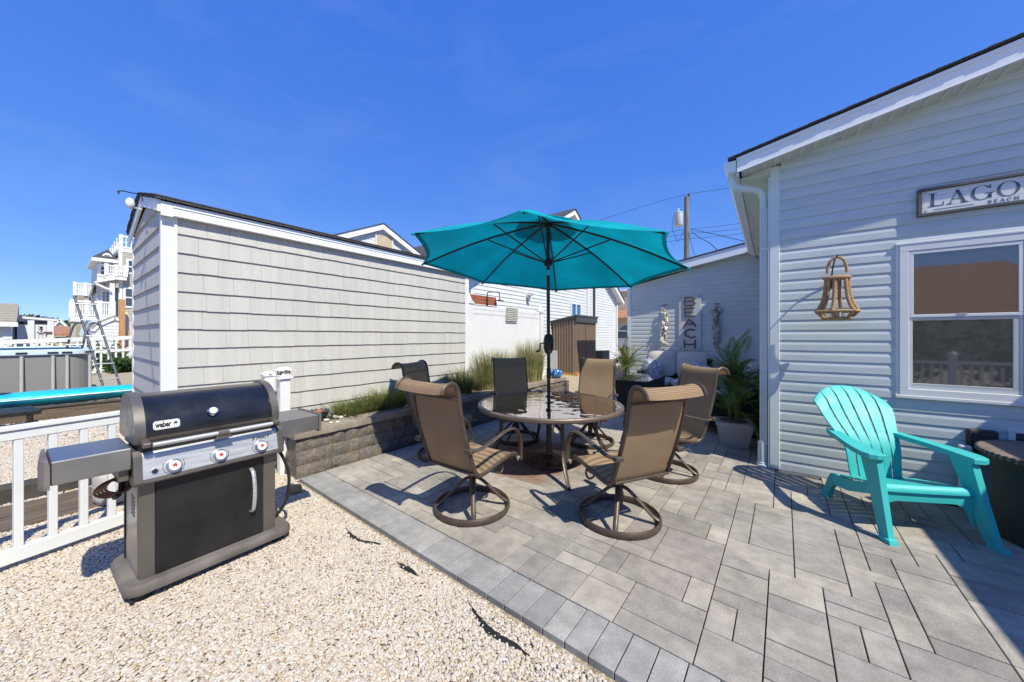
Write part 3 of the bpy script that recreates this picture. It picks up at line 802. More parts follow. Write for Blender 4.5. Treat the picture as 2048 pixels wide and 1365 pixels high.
# side wall boards (left side of the house, seen edge-on past the downspout)
mb = MB(); z = 0.012
while z < 3.3:
    plank(mb, (-0.012, 10.19, 0), (0, -1, 0), (-1, 0, 0), 0.0, 5.05, z, EXP); z += EXP
part('side_siding', mb, 'clap', house, True, kind='stuff')
mb = MB(); mb.bb(-0.014, 0.078, YW-0.022, YW+0.06, 0.005, 3.508, 0.004); part('corner_post', mb, 'corner', house, True)
mb = MB(); mb.bb(-0.03, -0.0145, YW-0.018, YW+0.075, 0.005, 3.40, 0.003); part('corner_post', mb, 'corner', house, True)
mb = MB(); mb.bb(-0.013, XR, YW-0.016, YW+0.004, -0.05, 0.009); part('foundation_strip', mb, 'concrete', house, True)
# rake: fascia, trim strip, soffit panels, roof with shingle courses
YR = YW-0.255; SL = 0.192
def zr(x, base): return base+SL*(x+0.32)
mb = MB(); mb.prism([(-0.32, 3.452), (XR, zr(XR, 3.452)), (XR, zr(XR, 3.608)), (-0.32, 3.608)], (0, YR, 0), (1, 0, 0), (0, 0, 1), (0, 0.022, 0)); part('rake_board', mb, 'fascia', house, True)
mb = MB(); mb.prism([(-0.323, 3.575), (XR, zr(XR, 3.576)), (XR, zr(XR, 3.612)), (-0.323, 3.612)], (0, YR-0.012, 0), (1, 0, 0), (0, 0, 1), (0, 0.010, 0)); part('rake_trim', mb, 'fascia', house, True)
mb = MB(); mb.prism([(-0.31, 3.448), (XR, zr(XR, 3.4494)), (XR, zr(XR, 3.457)), (-0.31, 3.457)], (0, YR-0.004, 0), (1, 0, 0), (0, 0, 1), (0, 0.012, 0)); part('rake_lip', mb, 'fascia', house, True)
x = -0.28
while x < XR-0.12:   # vented soffit panels under the rake
    mb = MB()
    for (a0, a1, hz, mt) in ((x, x+0.085, 0.0, 's'), (x+0.0855, x+0.10, -0.006, 's'), (x+0.1005, x+0.112, 0.004, 's')):
        mb.prism([(a0, zr(a0, 3.452)+hz), (a1, zr(a1, 3.452)+hz), (a1, zr(a1, 3.457)+hz), (a0, zr(a0, 3.457)+hz)], (0, YR+0.024, 0), (1, 0, 0), (0, 0, 1), (0, 0.228, 0))
    s = part('soffit_panel', mb, 'soffit', house, True)
    mb = MB()
    for r_ in range(11):
        for c_ in range(4):
            xx = x+0.012+c_*0.019; yy = YR+0.036+r_*0.018
            zz = zr(xx, 3.4513); mb.add([(xx, yy, zz), (xx, yy+0.009, zz), (xx+0.009, yy+0.009, zz+0.0017), (xx+0.009, yy, zz+0.0017)], [(0, 1, 2, 3)])
    part('vent_holes', mb, 'soffit_hole', s, True)
    x += 0.1125
mb = MB(); mb.prism([(-0.40, 3.615-0.0), (XR+2.5, zr(XR+2.5, 3.63)), (XR+2.5, zr(XR+2.5, 3.648)), (-0.40, 3.634)], (0, YR-0.025, 0), (1, 0, 0), (0, 0, 1), (0, 6.6, 0)); roof = part('roof', mb, 'shingle', house, True)
x = -0.41; k = 0
while x < 2.1:
    mb = MB(); z0 = zr(x, 3.637); z1 = zr(x+0.17, 3.640)
    mb.prism([(x, z0), (x+0.17, z1), (x+0.17, z1+0.004), (x, z0+0.013)], (0, YR-0.032-0.004*(k % 2), 0), (1, 0, 0), (0, 0, 1), (0, 6.5, 0)); k += 1
    part('shingle', mb, 'shingle', roof, True); x += 0.145
mb = MB(); mb.prism([(-.305, 3.442), (-.0125, 3.442), (-.0125, 3.512), (-.305, 3.455)], (0, YW-0.016, 0), (1, 0, 0), (0, 0, 1), (0, .012, 0)); part('soffit_return', mb, 'soffit', house, True)
# eave on the left side: fascia, soffit, gutter, downspout
mb = MB(); mb.bb(-0.326, -0.306, YR+0.03, 10.2, 3.425, 3.60); part('eave_board', mb, 'fascia', house, True)
mb = MB()
y = YR+0.20
while y < 9.9:
    mb.bb(-0.30, -0.016, y, y+0.055, 3.435, 3.441); mb.bb(-0.30, -0.016, y+0.055, y+0.067, 3.428, 3.441); y += 0.067
part('eave_soffit', mb, 'soffit', house, True, kind='stuff')
mb = MB()
prof = [(-0.330, 3.600), (-0.330, 3.470), (-0.412, 3.470), (-0.424, 3.51), (-0.452, 3.545), (-0.452, 3.592), (-0.446, 3.592), (-0.446, 3.548), (-0.418, 3.513), (-0.408, 3.474), (-0.334, 3.474), (-0.334, 3.600)]
n = len(prof)
vs = [(x, y, z) for y in (YR+0.012, 10.0) for x, z in prof]
mb.add(vs, [(i, (i+1) % n, (i+1) % n+n, i+n) for i in range(n)])
mb.add([(x, YR+0.011, z) for x, z in prof[:6]], [(0, 1, 2, 3, 4, 5)])
part('gutter', mb, 'fascia', house, True)
mb = MB()
path = bez([(-0.385, YR+0.10, 3.475), (-0.385, YR+0.10, 3.39), (-0.345, YR+0.105, 3.315), (-0.24, YR+0.15, 3.285), (-0.13, YR+0.25, 3.265), (-0.078, YR+0.29, 3.20), (-0.074, YR+0.295, 3.05)], 30)
mb.tube(path, 0.04, 10, flat=(0.062, 0.075))
ds = part('downspout', mb, 'corner', house, True, smooth=True)
mb = MB()
for dx in (-0.028, -0.0095, 0.0095, 0.028): mb.bb(-0.074+dx-0.0085, -0.074+dx+0.0085, YR+0.262, YR+0.325, 0.26, 3.06, 0.003)
mb.bb(-0.106, -0.042, YR+0.272, YR+0.32, 0.26, 3.06); part('leader_pipe', mb, 'corner', ds, True)
mb = MB(); mb.bb(-0.118, -0.032, YR+0.25, YR+0.255, 2.55, 2.59); mb.bb(-0.118, -0.112, YR+0.25, YR+0.33, 2.55, 2.59); part('strap', mb, 'corner', ds, True)
mb = MB(); mb.lathe([(0.062, 0.0), (0.062, 0.02), (0.052, 0.025), (0.052, 0.045), (0.047, 0.05), (0.047, 0.29)], (-0.083, YR+0.295, 0.0), 20); part('drain_adapter', mb, 'corner', ds, True, smooth=True)

# double hung window: frame, sashes, panes
def window(parent, x0, x1, z0, z1, y, ny=-1, name='window', frame='white', pane='pane', w=0.065, second=None):
    mb = MB(); d = 0.030
    ya, yb = y, y+ny*d
    for (a, b, c, e) in ((x0, x1, z1-w, z1), (x0, x1, z0, z0+w), (x0, x0+w, z0+w+.0005, z1-w-.0005), (x1-w, x1, z0+w+.0005, z1-w-.0005)):
        mb.bb(a, b, ya, yb, c, e, 0.004)
    fr = part(name, mb, frame, parent, True)
    return fr
wx0, wx1, wz0, wz1 = 1.014, 2.62, 0.965, 2.435
fr = window(house, wx0, wx1, wz0, wz1, YW)
mb = MB(); mb.bb(wx0-0.028, wx1+0.028, YW-0.034, YW-0.0, wz1+0.0005, wz1+0.022, 0.003); mb.bb(wx0-0.024, wx0-0.0005, YW-0.022, YW, wz0-0.02, wz1, 0.003)
mb.bb(wx0-0.028, wx1+0.028, YW-0.038, YW-0.0, wz0-0.03, wz0-0.0005, 0.003); part('casing', mb, 'white', fr, True)
mid = 1.72; xm = 1.745
for (a, b) in ((wx0+0.067, xm), (xm+0.055, wx1-0.067)):
    mb = MB(); y0, y1 = YW-0.026, YW-0.0125
    for (p, q, r, s) in ((a, b, wz1-0.10, wz1-0.067), (a, b, mid+0.002, mid+0.030), (a, a+0.028, mid+0.031, wz1-0.101), (b-0.028, b, mid+0.031, wz1-0.101)): mb.bb(p, q, y0, y1, r, s, 0.003)
    sh = part('upper_sash', mb, 'white', fr, True)
    mb = MB(); mb.add([(a+0.027, YW-0.0195, mid+0.029), (b-0.027, YW-0.0195, mid+0.029), (b-0.027, YW-0.0195, wz1-0.10), (a+0.027, YW-0.0195, wz1-0.10)], [(0, 1, 2, 3)]); part('pane', mb, 'pane', sh, True)
    mb = MB(); y0, y1 = YW-0.020, YW-0.0125
    for (p, q, r, s) in ((a, b, mid-0.028, mid+0.001), (a, b, wz0+0.067, wz0+0.12), (a, a+0.022, wz0+0.121, mid-0.029), (b-0.055, b, wz0+0.121, mid-0.029)): mb.bb(p, q, y0, y1, r, s, 0.003)
    sh = part('lower_sash', mb, 'white', fr, True)
    mb = MB(); mb.add([(a+0.021, YW-0.0160, wz0+0.119), (b-0.054, YW-0.0160, wz0+0.119), (b-0.054, YW-0.0160, mid-0.027), (a+0.021, YW-0.0160, mid-0.027)], [(0, 1, 2, 3)]); part('pane', mb, 'pane', sh, True)
    mb = MB(); mb.add([(a+0.02, YW-0.0245, wz0+0.1), (b-0.02, YW-0.0245, wz0+0.1), (b-0.02, YW-0.0245, wz1-0.09), (a+0.02, YW-0.0245, wz1-0.09)], [(0, 1, 2, 3)]); part('insect_screen', mb, 'screen', fr, True)
    mb = MB(); mb.bb((a+b)/2-0.03, (a+b)/2+0.03, YW-0.034, YW-0.0262, mid+0.0305, mid+0.040, 0.003); part('latch', mb, 'chrome', sh, True)
mb = MB(); mb.bb(xm+0.001, xm+0.054, YW-0.029, YW-0.012, wz0+0.067, wz1-0.067, 0.003); part('mullion', mb, 'white', fr, True)
# low basement window behind the wicker table, and an outlet cover
mb = MB(); mb.bb(1.66, 2.4, YW-0.035, YW, 0.70, 0.735, 0.003); mb.bb(1.66, 1.70, YW-0.035, YW, 0.40, 0.699, 0.003); f2 = part('window', mb, 'white', house, True)
mb = MB(); mb.add([(1.70, YW-0.016, 0.40), (2.4, YW-0.016, 0.40), (2.4, YW-0.016, 0.70), (1.70, YW-0.016, 0.70)], [(0, 1, 2, 3)]); part('pane', mb, 'pane', f2, True)
mb = MB(); mb.bb(1.43, 1.60, YW-0.075, YW-0.006, 0.50, 0.70, 0.010); mb.bb(1.46, 1.59, YW-0.085, YW-0.0755, 0.52, 0.68, 0.004); part('outlet_cover', mb, 'wicker', house, True)
# wing off to the right of the frame; its eave throws the shade on the right end of the patio
mb = MB(); mb.bb(3.62, 7.0, 2.0, YW-0.25, -0.05, 2.75); part('side_wing', mb, 'clap', house, True)
mb = MB(); mb.prism([(3.15, 2.80), (7.2, 3.7), (7.2, 3.82), (3.15, 2.92)], (0, 1.8, 0), (1, 0, 0), (0, 0, 1), (0, 3.0, 0)); part('side_wing_roof', mb, 'fascia', house, True)

# ------------------------------------------------------------------ the rear wing with the BEACH sign
wing = thing('house_wing', 'shaded grey clapboard wing of the house behind the sofa', 'house', (-1.7, 10.2, 0))
YB = 10.2; WX0 = -3.37
mb = MB(); mb.prism([(WX0, -0.05), (-0.02, -0.05), (-0.02, 3.60), (WX0, 2.92)], (0, YB+0.004, 0), (1, 0, 0), (0, 0, 1), (0, 5, 0)); part('wall', mb, 'corner', wing, True)
z = 0.01
while z < 3.62:
    cut = lambda q: max(WX0+0.095, WX0+(q-2.965)/0.205)
    if cut(z) < -0.25:
        mb = MB(); plank(mb, (0, YB, 0), (1, 0, 0), (0, -1, 0), cut(z), -0.015, z, EXP, 0.014, x0t=min(-.1, cut(z+EXP))); part('clapboard', mb, 'clap_wing', wing, True)
    z += EXP
mb = MB(); mb.bb(WX0-0.012, WX0+0.09, YB-0.02, YB+0.10, 0, 2.93, 0.004); part('corner_post', mb, 'corner', wing, True)
A = PY(1365, 521, YB-0.25); B = PY(1478.8, 490, YB-0.25); sl = (B.z-A.z)/(B.x-A.x)
def zw(x): return A.z+sl*(x-A.x)
mb = MB(); mb.prism([(-3.62, zw(-3.62)-0.225), (-0.31, zw(-0.31)-0.225), (-0.31, zw(-0.31)-0.015), (-3.62, zw(-3.62)-0.015)], (0, YB-0.25, 0), (1, 0, 0), (0, 0, 1), (0, 0.02, 0)); part('rake_board', mb, 'fascia', wing, True)
mb = MB(); mb.prism([(-3.62, zw(-3.62)-0.225), (-0.31, zw(-0.31)-0.225), (-0.31, zw(-0.31)-0.215), (-3.62, zw(-3.62)-0.215)], (0, YB-0.228, 0), (1, 0, 0), (0, 0, 1), (0, 0.225, 0)); part('rake_soffit', mb, 'soffit', wing, True)
mb = MB(); mb.prism([(-3.70, zw(-3.70)-0.013), (0.5, zw(0.5)-0.013), (0.5, zw(0.5)+0.02), (-3.70, zw(-3.70)+0.02)], (0, YB-0.27, 0), (1, 0, 0), (0, 0, 1), (0, 5.5, 0)); part('roof', mb, 'shingle', wing, True)

# ------------------------------------------------------------------ grey shingled shed (left)
XS = -4.75; YS0 = 0.674; YS1 = 4.92; XL = -6.60
shed = thing('garden_shed', 'light grey shake sided shed with white corner boards and low dark roof', 'shed', (-5.67, 2.8, GZ))
PK = -5.675
mb = MB(); mb.prism([(XL+0.02, GZ), (XS-0.014, GZ), (XS-0.014, 2.83), (PK, 3.095), (XL+0.02, 2.83)], (0, YS0+0.016, 0), (1, 0, 0), (0, 0, 1), (0, YS1-YS0-0.03, 0)); part('wall', mb, 'shake', shed, True)
rs = random.Random(5)
SE = 0.1905; zl = [2.565-SE*i for i in range(14)]
def shake(mb, o, u, n, x0, x1, z, e, p=0.021):
    plank(mb, o, u, n, x0+0.0009, x1-0.0009, z+rs.uniform(-.003, .003), e-0.004, p, t=0.003, lap=False)
cnt = 0; restmb = MB()
for ci, zb in enumerate(zl):
    y = 0.0; L = YS1-0.09-(YS0+0.10)
    while y < L-0.01:
        w = rs.choice((0.12, 0.16, 0.19, 0.2, 0.225, 0.25)); w = min(w, L-y)
        if L-y-w < 0.08: w = L-y
        e = SE if ci else 0.15
        if cnt < 292:
            mb = MB(); shake(mb, (XS, YS0+0.10, 0), (0, 1, 0), (1, 0, 0), y, y+w, zb, e); part('shake', mb, 'shake', shed, True); cnt += 1
        else: shake(restmb, (XS, YS0+0.10, 0), (0, 1, 0), (1, 0, 0), y, y+w, zb, e)
        y += w
if restmb.v: part('shakes', restmb, 'shake', shed, True, kind='stuff')
zl2 = [2.60+0.02-SE*i for i in range(-2, 14)]
for zb in zl2:     # moulded shake panels on the gable end, one run per course
    x0, x1 = XL+0.03, XS-0.03
    zt = zb+SE
    def lim(z): return 0 if z < 2.82 else (z-2.82)/0.265
    a = lim(zt)
    if x0+a > x1-a-0.1: continue
    mb = MB(); plank(mb, (0, YS0, 0), (1, 0, 0), (0, -1, 0), x0+lim(zb), x1-lim(zb), zb, SE-0.006, 0.020, x0+a, x1-a, 0.003, lap=False)
    part('shake_course', mb, 'shake', shed, True)
for (a, b, c, d) in ((XS-0.04, XS+0.022, YS0-0.02, YS0+0.102), (XS-0.04, XS+0.022, YS1-0.092, YS1+0.01), (XL-0.01, XL+0.045, YS0-0.022, YS0+0.05)):
    mb = MB(); mb.bb(a, b, c, d, GZ, 2.735, 0.003); part('corner_board', mb, 'white', shed, True)
mb = MB(); mb.bb(XS+0.023, XS+0.075, YS0-0.025, YS1+0.10, 2.715, 2.822, 0.003); part('eave_board', mb, 'fascia', shed, True)
mb = MB(); mb.bb(XS+0.0755, XS+0.083, YS0-0.028, YS1+0.10, 2.795, 2.838, 0.002); part('eave_trim', mb, 'fascia', shed, True)
mb = MB(); mb.bb(XS-0.02, XS+0.022, YS0+0.103, YS1-0.093, 2.716, 2.724); part('eave_soffit', mb, 'white', shed, True)
mb = MB(); mb.bb(XS+0.0761, XS+0.0835, YS0-0.027, YS0+0.06, 2.70, 2.7945, 0.002); part('eave_block', mb, 'fascia', shed, True)
HR = 0.265
def zs(x): return 2.86+HR*((XS+0.08)-max(x, 2*PK-x)) if True else 0
for sgn in (1, -1):
    xe = PK+sgn*(XS+0.075-PK)
    mb = MB(); mb.prism([(xe, 2.735), (PK, zs(PK)-0.125), (PK, zs(PK)-0.012), (xe, 2.848)], (0, YS0-0.050, 0), (1, 0, 0), (0, 0, 1), (0, 0.022, 0)); part('rake_board', mb, 'fascia', shed, True)
    mb = MB(); xo = PK+sgn*(XS+(0.11 if sgn > 0 else 0.03)-PK)
    mb.prism([(xo, 2.846), (PK, zs(PK)-0.008), (PK, zs(PK)+0.016), (xo, 2.870)], (0, YS0-0.066, 0), (1, 0, 0), (0, 0, 1), (0, YS1-YS0+0.19, 0)); rf = part('roof', mb, 'shingle', shed, True)
    n_ = 7
    for i in range(n_):
        t0, t1 = i/n_, (i+1)/n_+0.03
        xa, xb = xo+(PK-xo)*t0, xo+(PK-xo)*min(1, t1); za, zb = 2.871+(zs(PK)+0.017-2.871)*t0, 2.871+(zs(PK)+0.017-2.871)*min(1, t1)
        mb = MB(); mb.prism([(xa-0.004*sgn*-1, za), (xb, zb+0.001), (xb, zb+0.004), (xa-0.004*sgn*-1, za+0.011)], (0, YS0-0.072-0.004*(i % 2), 0), (1, 0, 0), (0, 0, 1), (0, YS1-YS0+0.20, 0)); part('shingle', mb, 'shingle', rf, True)
# globe on an arm, plant hook
q = PY(277, 416, YS0-0.10); p0 = PY(252, 412, YS0-0.10)
lamp = thing('globe_lamp', 'small white globe on an arm under the shed gable', 'lamp', (p0.x, p0.y, p0.z))
mb = MB(); mb.tube([PY(283, 419, YS0-0.08), PY(270, 416, YS0-0.12), PY(259, 413, YS0-0.16)], 0.009, 8); part('arm', mb, 'white', lamp, True)
c = PY(260, 407, YS0-0.16); mb = MB(); mb.sphere(c, 0.058, 16, 10, (.62, .62, 1)); part('globe', mb, 'white', lamp, True, smooth=80)
mb = MB()
mb.tube(bez([PY(285, 402, YS0-0.08), PY(283, 393, YS0-0.08), PY(276, 388, YS0-0.10), PY(262, 386, YS0-0.18), PY(248, 382.5, YS0-0.28), PY(240, 382, YS0-0.33), PY(236, 384, YS0-0.36), PY(238, 387, YS0-0.35)], 24), 0.0055, 6)
solo('plant_hook', mb, 'black', 'black iron plant hook curling out from the shed gable', 'hook', smooth=60)
# ------------------------------------------------------------------ planter wall of split faced blocks
planter = thing('planter_wall', 'low curved planter wall of split faced blocks with stone caps along the shed', 'retaining wall', (-4.3, 4.7, 0))
rb = random.Random(21)
def rough_block(mb, x0, x1, y0, y1, z0, z1, face='x', amp=0.022):
    """block whose visible face (+x or -y) is a jittered grid, pillowed at the edges"""
    nu, nv = 5, 4
    rows = []
    for j in range(nv):
        r = []
        for i in range(nu):
            u = i/(nu-1); v = j/(nv-1)
            ed = (i in (0, nu-1)) or (j in (0, nv-1))
            d = -0.012 if ed else rb.uniform(-amp*0.4, amp)
            ju = 0 if i in (0, nu-1) else rb.uniform(-.05, .05); jv = 0 if j in (0, nv-1) else rb.uniform(-.06, .06)
            ee = 0.004 if ed else 0
            if face == 'x': r.append((x1+d, y0+(y1-y0)*(u+ju), z0+(z1-z0)*(v+jv)))
            else: r.append((x0+(x1-x0)*(u+ju), y0-d, z0+(z1-z0)*(v+jv)))
        rows.append(r)
    if face == 'x': mb.slab(rows, lambda i, k: (x0-rows[i][k][0], 0, 0))
    else: mb.slab(rows, lambda i, k: (0, y1-rows[i][k][1], 0))
XF = -4.125; YP0 = 1.62; YP1 = 7.85
def xf(y): return XF-0.03*math.sin((y-YP0)/(YP1-YP0)*PI)*0 - 0.012*(y-YP0)
courses = [(-0.06, 0.085), (0.087, 0.235), (0.237, 0.42)]
courses = [(-0.06, 0.12), (0.122, 0.27), (0.272, 0.42)]
for ci, (z0, z1) in enumerate(courses):
    y = YP0
    while y < YP1-0.02:
        w = rb.choice((0.17, 0.22, 0.28, 0.33, 0.38)); w = min(w, YP1-y)
        if YP1-y-w < 0.12: w = YP1-y
        off = rb.uniform(-0.006, 0.006)-0.006*ci
        mb = MB(); rough_block(mb, xf(y)-0.20, xf(y)+off, y+0.002, y+w-0.002, z0, z1)
        part('block', mb, 'block', planter, True, smooth=35)
        y += w
    # return face at the near end
    x = XF-0.205
    while x > XS-0.0:
        w = min(0.24, x-XS)
        if w < 0.05: break
        mb = MB(); rough_block(mb, x-w+0.002, x-0.002, YP0+0.004*ci, YP0+0.20, z0, z1, 'y'); part('block', mb, 'block', planter, True, smooth=35); x -= w
    mb = MB(); rough_block(mb, XS+0.25, XF-0.01, YP1-0.001, YP1+0.12, z0, z1, 'y'); part('block', mb, 'block', planter, True, smooth=35)
y = YP0-0.03
while y < YP1:
    w = min(rb.choice((0.36, 0.40, 0.44)), YP1+0.05-y)
    if YP1+0.05-y-w < 0.1: w = YP1+0.05-y
    x1 = xf(y)+0.022; x0 = x1-0.30
    mb = MB(); nu = 6
    rows = [[(x1+rb.uniform(-.010, .004)-(0.004 if j in (0, 2) else 0), y+0.0015+(w-0.003)*i/(nu-1), 0.4215+0.0385*j) for i in range(nu)] for j in range(3)]
    mb.slab(rows, lambda i, k: (x0-rows[i][k][0], 0, 0))
    part('cap_stone', mb, 'cap', planter, True, smooth=30); y += w
x = XF-0.285
while x > XS+0.03:
    w = min(0.36, x-XS-0.02); mb = MB(); nu = 5
    rows = [[(x-w+0.002+(w-0.004)*i/(nu-1), YP0-0.03+rb.uniform(-.004, .008), 0.4215+0.0385*j) for i in range(nu)] for j in range(3)]
    mb.slab(rows, lambda i, k: (0, 0.24, 0)); part('cap_stone', mb, 'cap', planter, True, smooth=30); x -= w
mb = MB(); rows = [[(x, y, 0.455+R.uniform(-.015, .03)) for x in (-4.86, -4.72, -4.6, -4.5, -4.40)] for y in [1.78+0.25*i for i in range(24)]]
mb.slab(rows, lambda i, k: (0, 0, -0.1)); part('soil', mb, 'soil', planter, True, smooth=True)

# grasses
def clump(name, label, c, n, h, spread, m, lean=0.6, group='ornamental grass clumps in the planter', base_r=0.10, wid=0.006, seed=0, sy=1.0):
    rg = random.Random(seed); mb = MB()
    for _ in range(n):
        a = rg.uniform(0, 2*PI); rad = base_r*math.sqrt(rg.random()); b = Vector((math.cos(a)*rad, math.sin(a)*rad*sy, 0))
        a2 = a+rg.gauss(0, 0.7); out = Vector((math.cos(a2), math.sin(a2)*sy, 0)); hh = h*rg.uniform(0.45, 1.05); ln = spread*rg.uniform(0.1, 1.0)*lean
        side = Vector((-out.y, out.x, 0)); side = side.normalized() if side.length > 0 else Vector((1, 0, 0))
        w = wid*rg.uniform(0.6, 1.3); pts = []
        for i in range(6):
            t = i/5; z = hh*(t-0.35*ln/max(h, .1)*t**3); x = ln*t**2.2
            pts.append(b+out*x+Vector((0, 0, z)))
        for i in range(5):
            w0 = w*(1-(i/5)**1.6)/2+0.0006; w1 = w*(1-((i+1)/5)**1.6)/2+0.0006
            mb.add([pts[i]-side*w0, pts[i]+side*w0, pts[i+1]+side*w1, pts[i+1]-side*w1], [(0, 1, 2, 3)])
    return solo(name, mb, m, label, 'ornamental grass', loc=c, group=group)
clump('grass_clump', 'low green grass clump at the near sunny end of the planter', (-4.52, 2.42, 0.45), 420, 0.32, 0.42, 'grass_dark', 1.0, seed=1, sy=1.3, base_r=.14, wid=.008)
clump('grass_clump', 'loose green grass clump against the shed wall, second from the near end', (-4.55, 2.74, 0.45), 460, 0.36, 0.42, 'grass_dark', 1.0, seed=2, sy=1.3, base_r=.15, wid=.008)
clump('grass_clump', 'dense dark green grass clump in the umbrella shade', (-4.53, 3.06, 0.45), 800, 0.42, 0.40, 'grass_dark', 1.0, seed=3, sy=1.4, base_r=.18, wid=.008)
clump('grass_clump', 'arching dark grass clump at the far corner of the shed', (-4.52, 4.50, 0.45), 900, 0.60, 0.50, 'grass_dark', 0.9, seed=4, sy=1.2, base_r=.18, wid=.008)
clump('grass_clump', 'tall straw green grass clump in front of the white fence behind the left chair', (-4.52, 5.38, 0.45), 1300, 0.88, 0.42, 'grass', 0.7, seed=5, base_r=0.24, sy=1.4, wid=.008)
clump('grass_clump', 'tall straw green grass clump in the middle of the white fence', (-4.55, 5.95, 0.45), 1200, 0.78, 0.42, 'grass', 0.7, seed=6, base_r=0.22, sy=1.4, wid=.008)
clump('grass_clump', 'tallest straw green grass clump at the right end of the white fence', (-4.52, 6.78, 0.45), 1400, 1.05, 0.45, 'grass', 0.6, seed=7, base_r=0.24, sy=1.4, wid=.008)
mb = MB()
for _ in range(22):
    a = R.uniform(0, 2*PI); r0 = R.uniform(0.01, 0.05); p = Vector((0, math.cos(a)*r0, math.sin(a)*r0+0.03)); d = Vector((R.uniform(.2, 1), R.uniform(-.6, .6), R.uniform(-.2, .8))).normalized()*0.03
    s = Vector((0, 1, 0.3))*0.008
    mb.add([p, p+d*0.5+s, p+d, p+d*0.5-s], [(0, 1, 2, 3)])
solo('weed', mb, 'bush', 'tiny green weed growing at the foot of the planter wall', 'weed', loc=(-4.11, 2.03, 0.0))

# ribbed blue bowl, shells, glass orb, rock
bowl = thing('ribbed_bowl', 'navy blue ribbed bowl holding a clay lump at the near end of the planter', 'bowl', (-4.59, 2.05, 0.475))
bowl.location = (-4.59, 2.05, 0.475)
mb = MB(); n = 26; prof = [(0.05, 0.0), (0.075, 0.02), (0.105, 0.07), (0.118, 0.115), (0.123, 0.125), (0.108, 0.122), (0.095, 0.075), (0.06, 0.03)]
for r_, z_ in prof: pass
vs = []; fs = []
for (r_, z_) in prof:
    for k in range(52):
        a = 2*PI*k/52; rr_ = r_*(1+0.06*math.cos(13*a)); vs.append((rr_*math.cos(a), rr_*math.sin(a), z_+0.01*math.cos(13*a)*(z_ > 0.1)))
for i in range(len(prof)-1):
    for k in range(52): fs.append((i*52+k, i*52+(k+1) % 52, (i+1)*52+(k+1) % 52, (i+1)*52+k))
mb.add(vs, fs); mb.f.append(tuple(range(52))[::-1]); mb.f.append(tuple(7*52+k for k in range(52)))
part('bowl', mb, 'navy', bowl, smooth=50)
mb = MB(); mb.sphere((0.0, 0.01, 0.085), 0.072, 14, 8, (1, 1, 0.75)); part('clay_lump', mb, 'terracotta', bowl, smooth=True)
for k, (u, v, s) in enumerate(((655, 842, .05), (668, 836, .055), (680, 836, .05), (690, 832, .035), (662, 846, .03), (676, 844, .028))):
    c = PZ(u, v, 0.505); c.x = max(min(c.x, -4.2), -4.62); mb = MB()
    for i in range(3):
        mb.sphere((R.uniform(-.4, .4)*s, R.uniform(-.4, .4)*s, s*0.35), s*R.uniform(.4, .62), 8, 5, (1, 1, 0.6))
    o = solo('shell', mb, 'stone_white', 'bleached white shell in the small pile beside the blue bowl', 'shell', loc=(c.x, c.y, 0.497), group='white shells on the wall cap')
    for v_ in o.data.vertices: v_.co += Vector((R.uniform(-.1, .1), R.uniform(-.1, .1), R.uniform(-.08, .08)))*s
mb = MB(); mb.lathe([(0.05, 0), (0.11, 0.02), (0.148, 0.08), (0.155, 0.13), (0.14, 0.18), (0.115, 0.21), (0.105, 0.205), (0.125, 0.16), (0.13, 0.12), (0.06, 0.04)], (0, 0, 0), 28)
for i, v in enumerate(mb.v):
    pass
solo('glass_bowl', mb, 'orb', 'blue and white swirled glass bowl at the far end of the planter wall', 'bowl', loc=(-4.30, 7.60, 0.499), smooth=60)
mb = MB(); mb.sphere((0, 0, 0.045), 0.062, 12, 8, (1.15, 1.0, 0.8))
o = solo('rock', mb, 'rock', 'rounded brown rock on the gravel at the patio corner', 'rock', loc=(PZ(590, 988, GZ).x, PZ(590, 988, GZ).y, GZ+0.0), smooth=50)
for v_ in o.data.vertices: v_.co += Vector((math.sin(v_.co.y*70), math.cos(v_.co.z*60), math.sin(v_.co.x*50)))*0.008
mb = MB(); mb.bb(-5.05, -4.98, 8.45, 8.9, 0.0, 1.12, 0.01); mb.bb(-5.07, -5.051, 8.60, 8.62, 0.0, 1.11)
solo('concrete_slab', mb, 'concrete', 'grey upright concrete slab behind the blue glass bowl', 'slab')

# ------------------------------------------------------------------ white privacy fence with the outdoor shower
FX = -4.86
pf = thing('privacy_fence', 'tall white vinyl privacy fence panel between capped posts', 'fence', (FX, 6.3, 0))
def post(mb, x, y, w, z0, z1): mb.bb(x-w/2, x+w/2, y-w/2, y+w/2, z0, z1, 0.006)
for (y, zt) in ((5.06, 2.19), (7.74, 2.15)):
    mb = MB(); post(mb, FX, y, 0.127, 0, zt); pp = part('post', mb, 'white', pf, True)
    mb = MB(); mb.bb(FX-0.082, FX+0.082, y-0.082, y+0.082, zt, zt+0.03, 0.006); mb.bb(FX-0.07, FX+0.07, y-0.07, y+0.07, zt+0.0305, zt+0.06, 0.006)
    mb.lathe([(0.092, 0), (0.06, 0.06), (0.035, 0.12), (0.02, 0.15)], (FX, y, zt+0.061), 4); part('post_cap', mb, 'white', pp, True)
for (z0, z1, d) in ((2.095, 2.17, 0.05), (1.99, 2.012, 0.036), (0.42, 0.56, 0.05)):
    mb = MB(); mb.bb(FX-d/2, FX+d/2, 5.125, 7.675, z0, z1, 0.004); part('rail', mb, 'white', pf, True)
mb = MB(); mb.bb(FX-0.02, FX+0.021, 5.125, 7.675, 2.0125, 2.0945, 0.003); part('board', mb, 'white', pf, True)
y = 5.125
while y < 7.6:
    mb = MB(); mb.bb(FX-0.014, FX+0.014, y+0.0005, y+0.1695, 0.5605, 1.9895, 0.002); part('board', mb, 'white', pf, True); y += 0.17
sh = thing('outdoor_shower', 'red cedar shower board with black rain shower head above the white fence', 'shower', (FX-0.25, 5.9, 0))
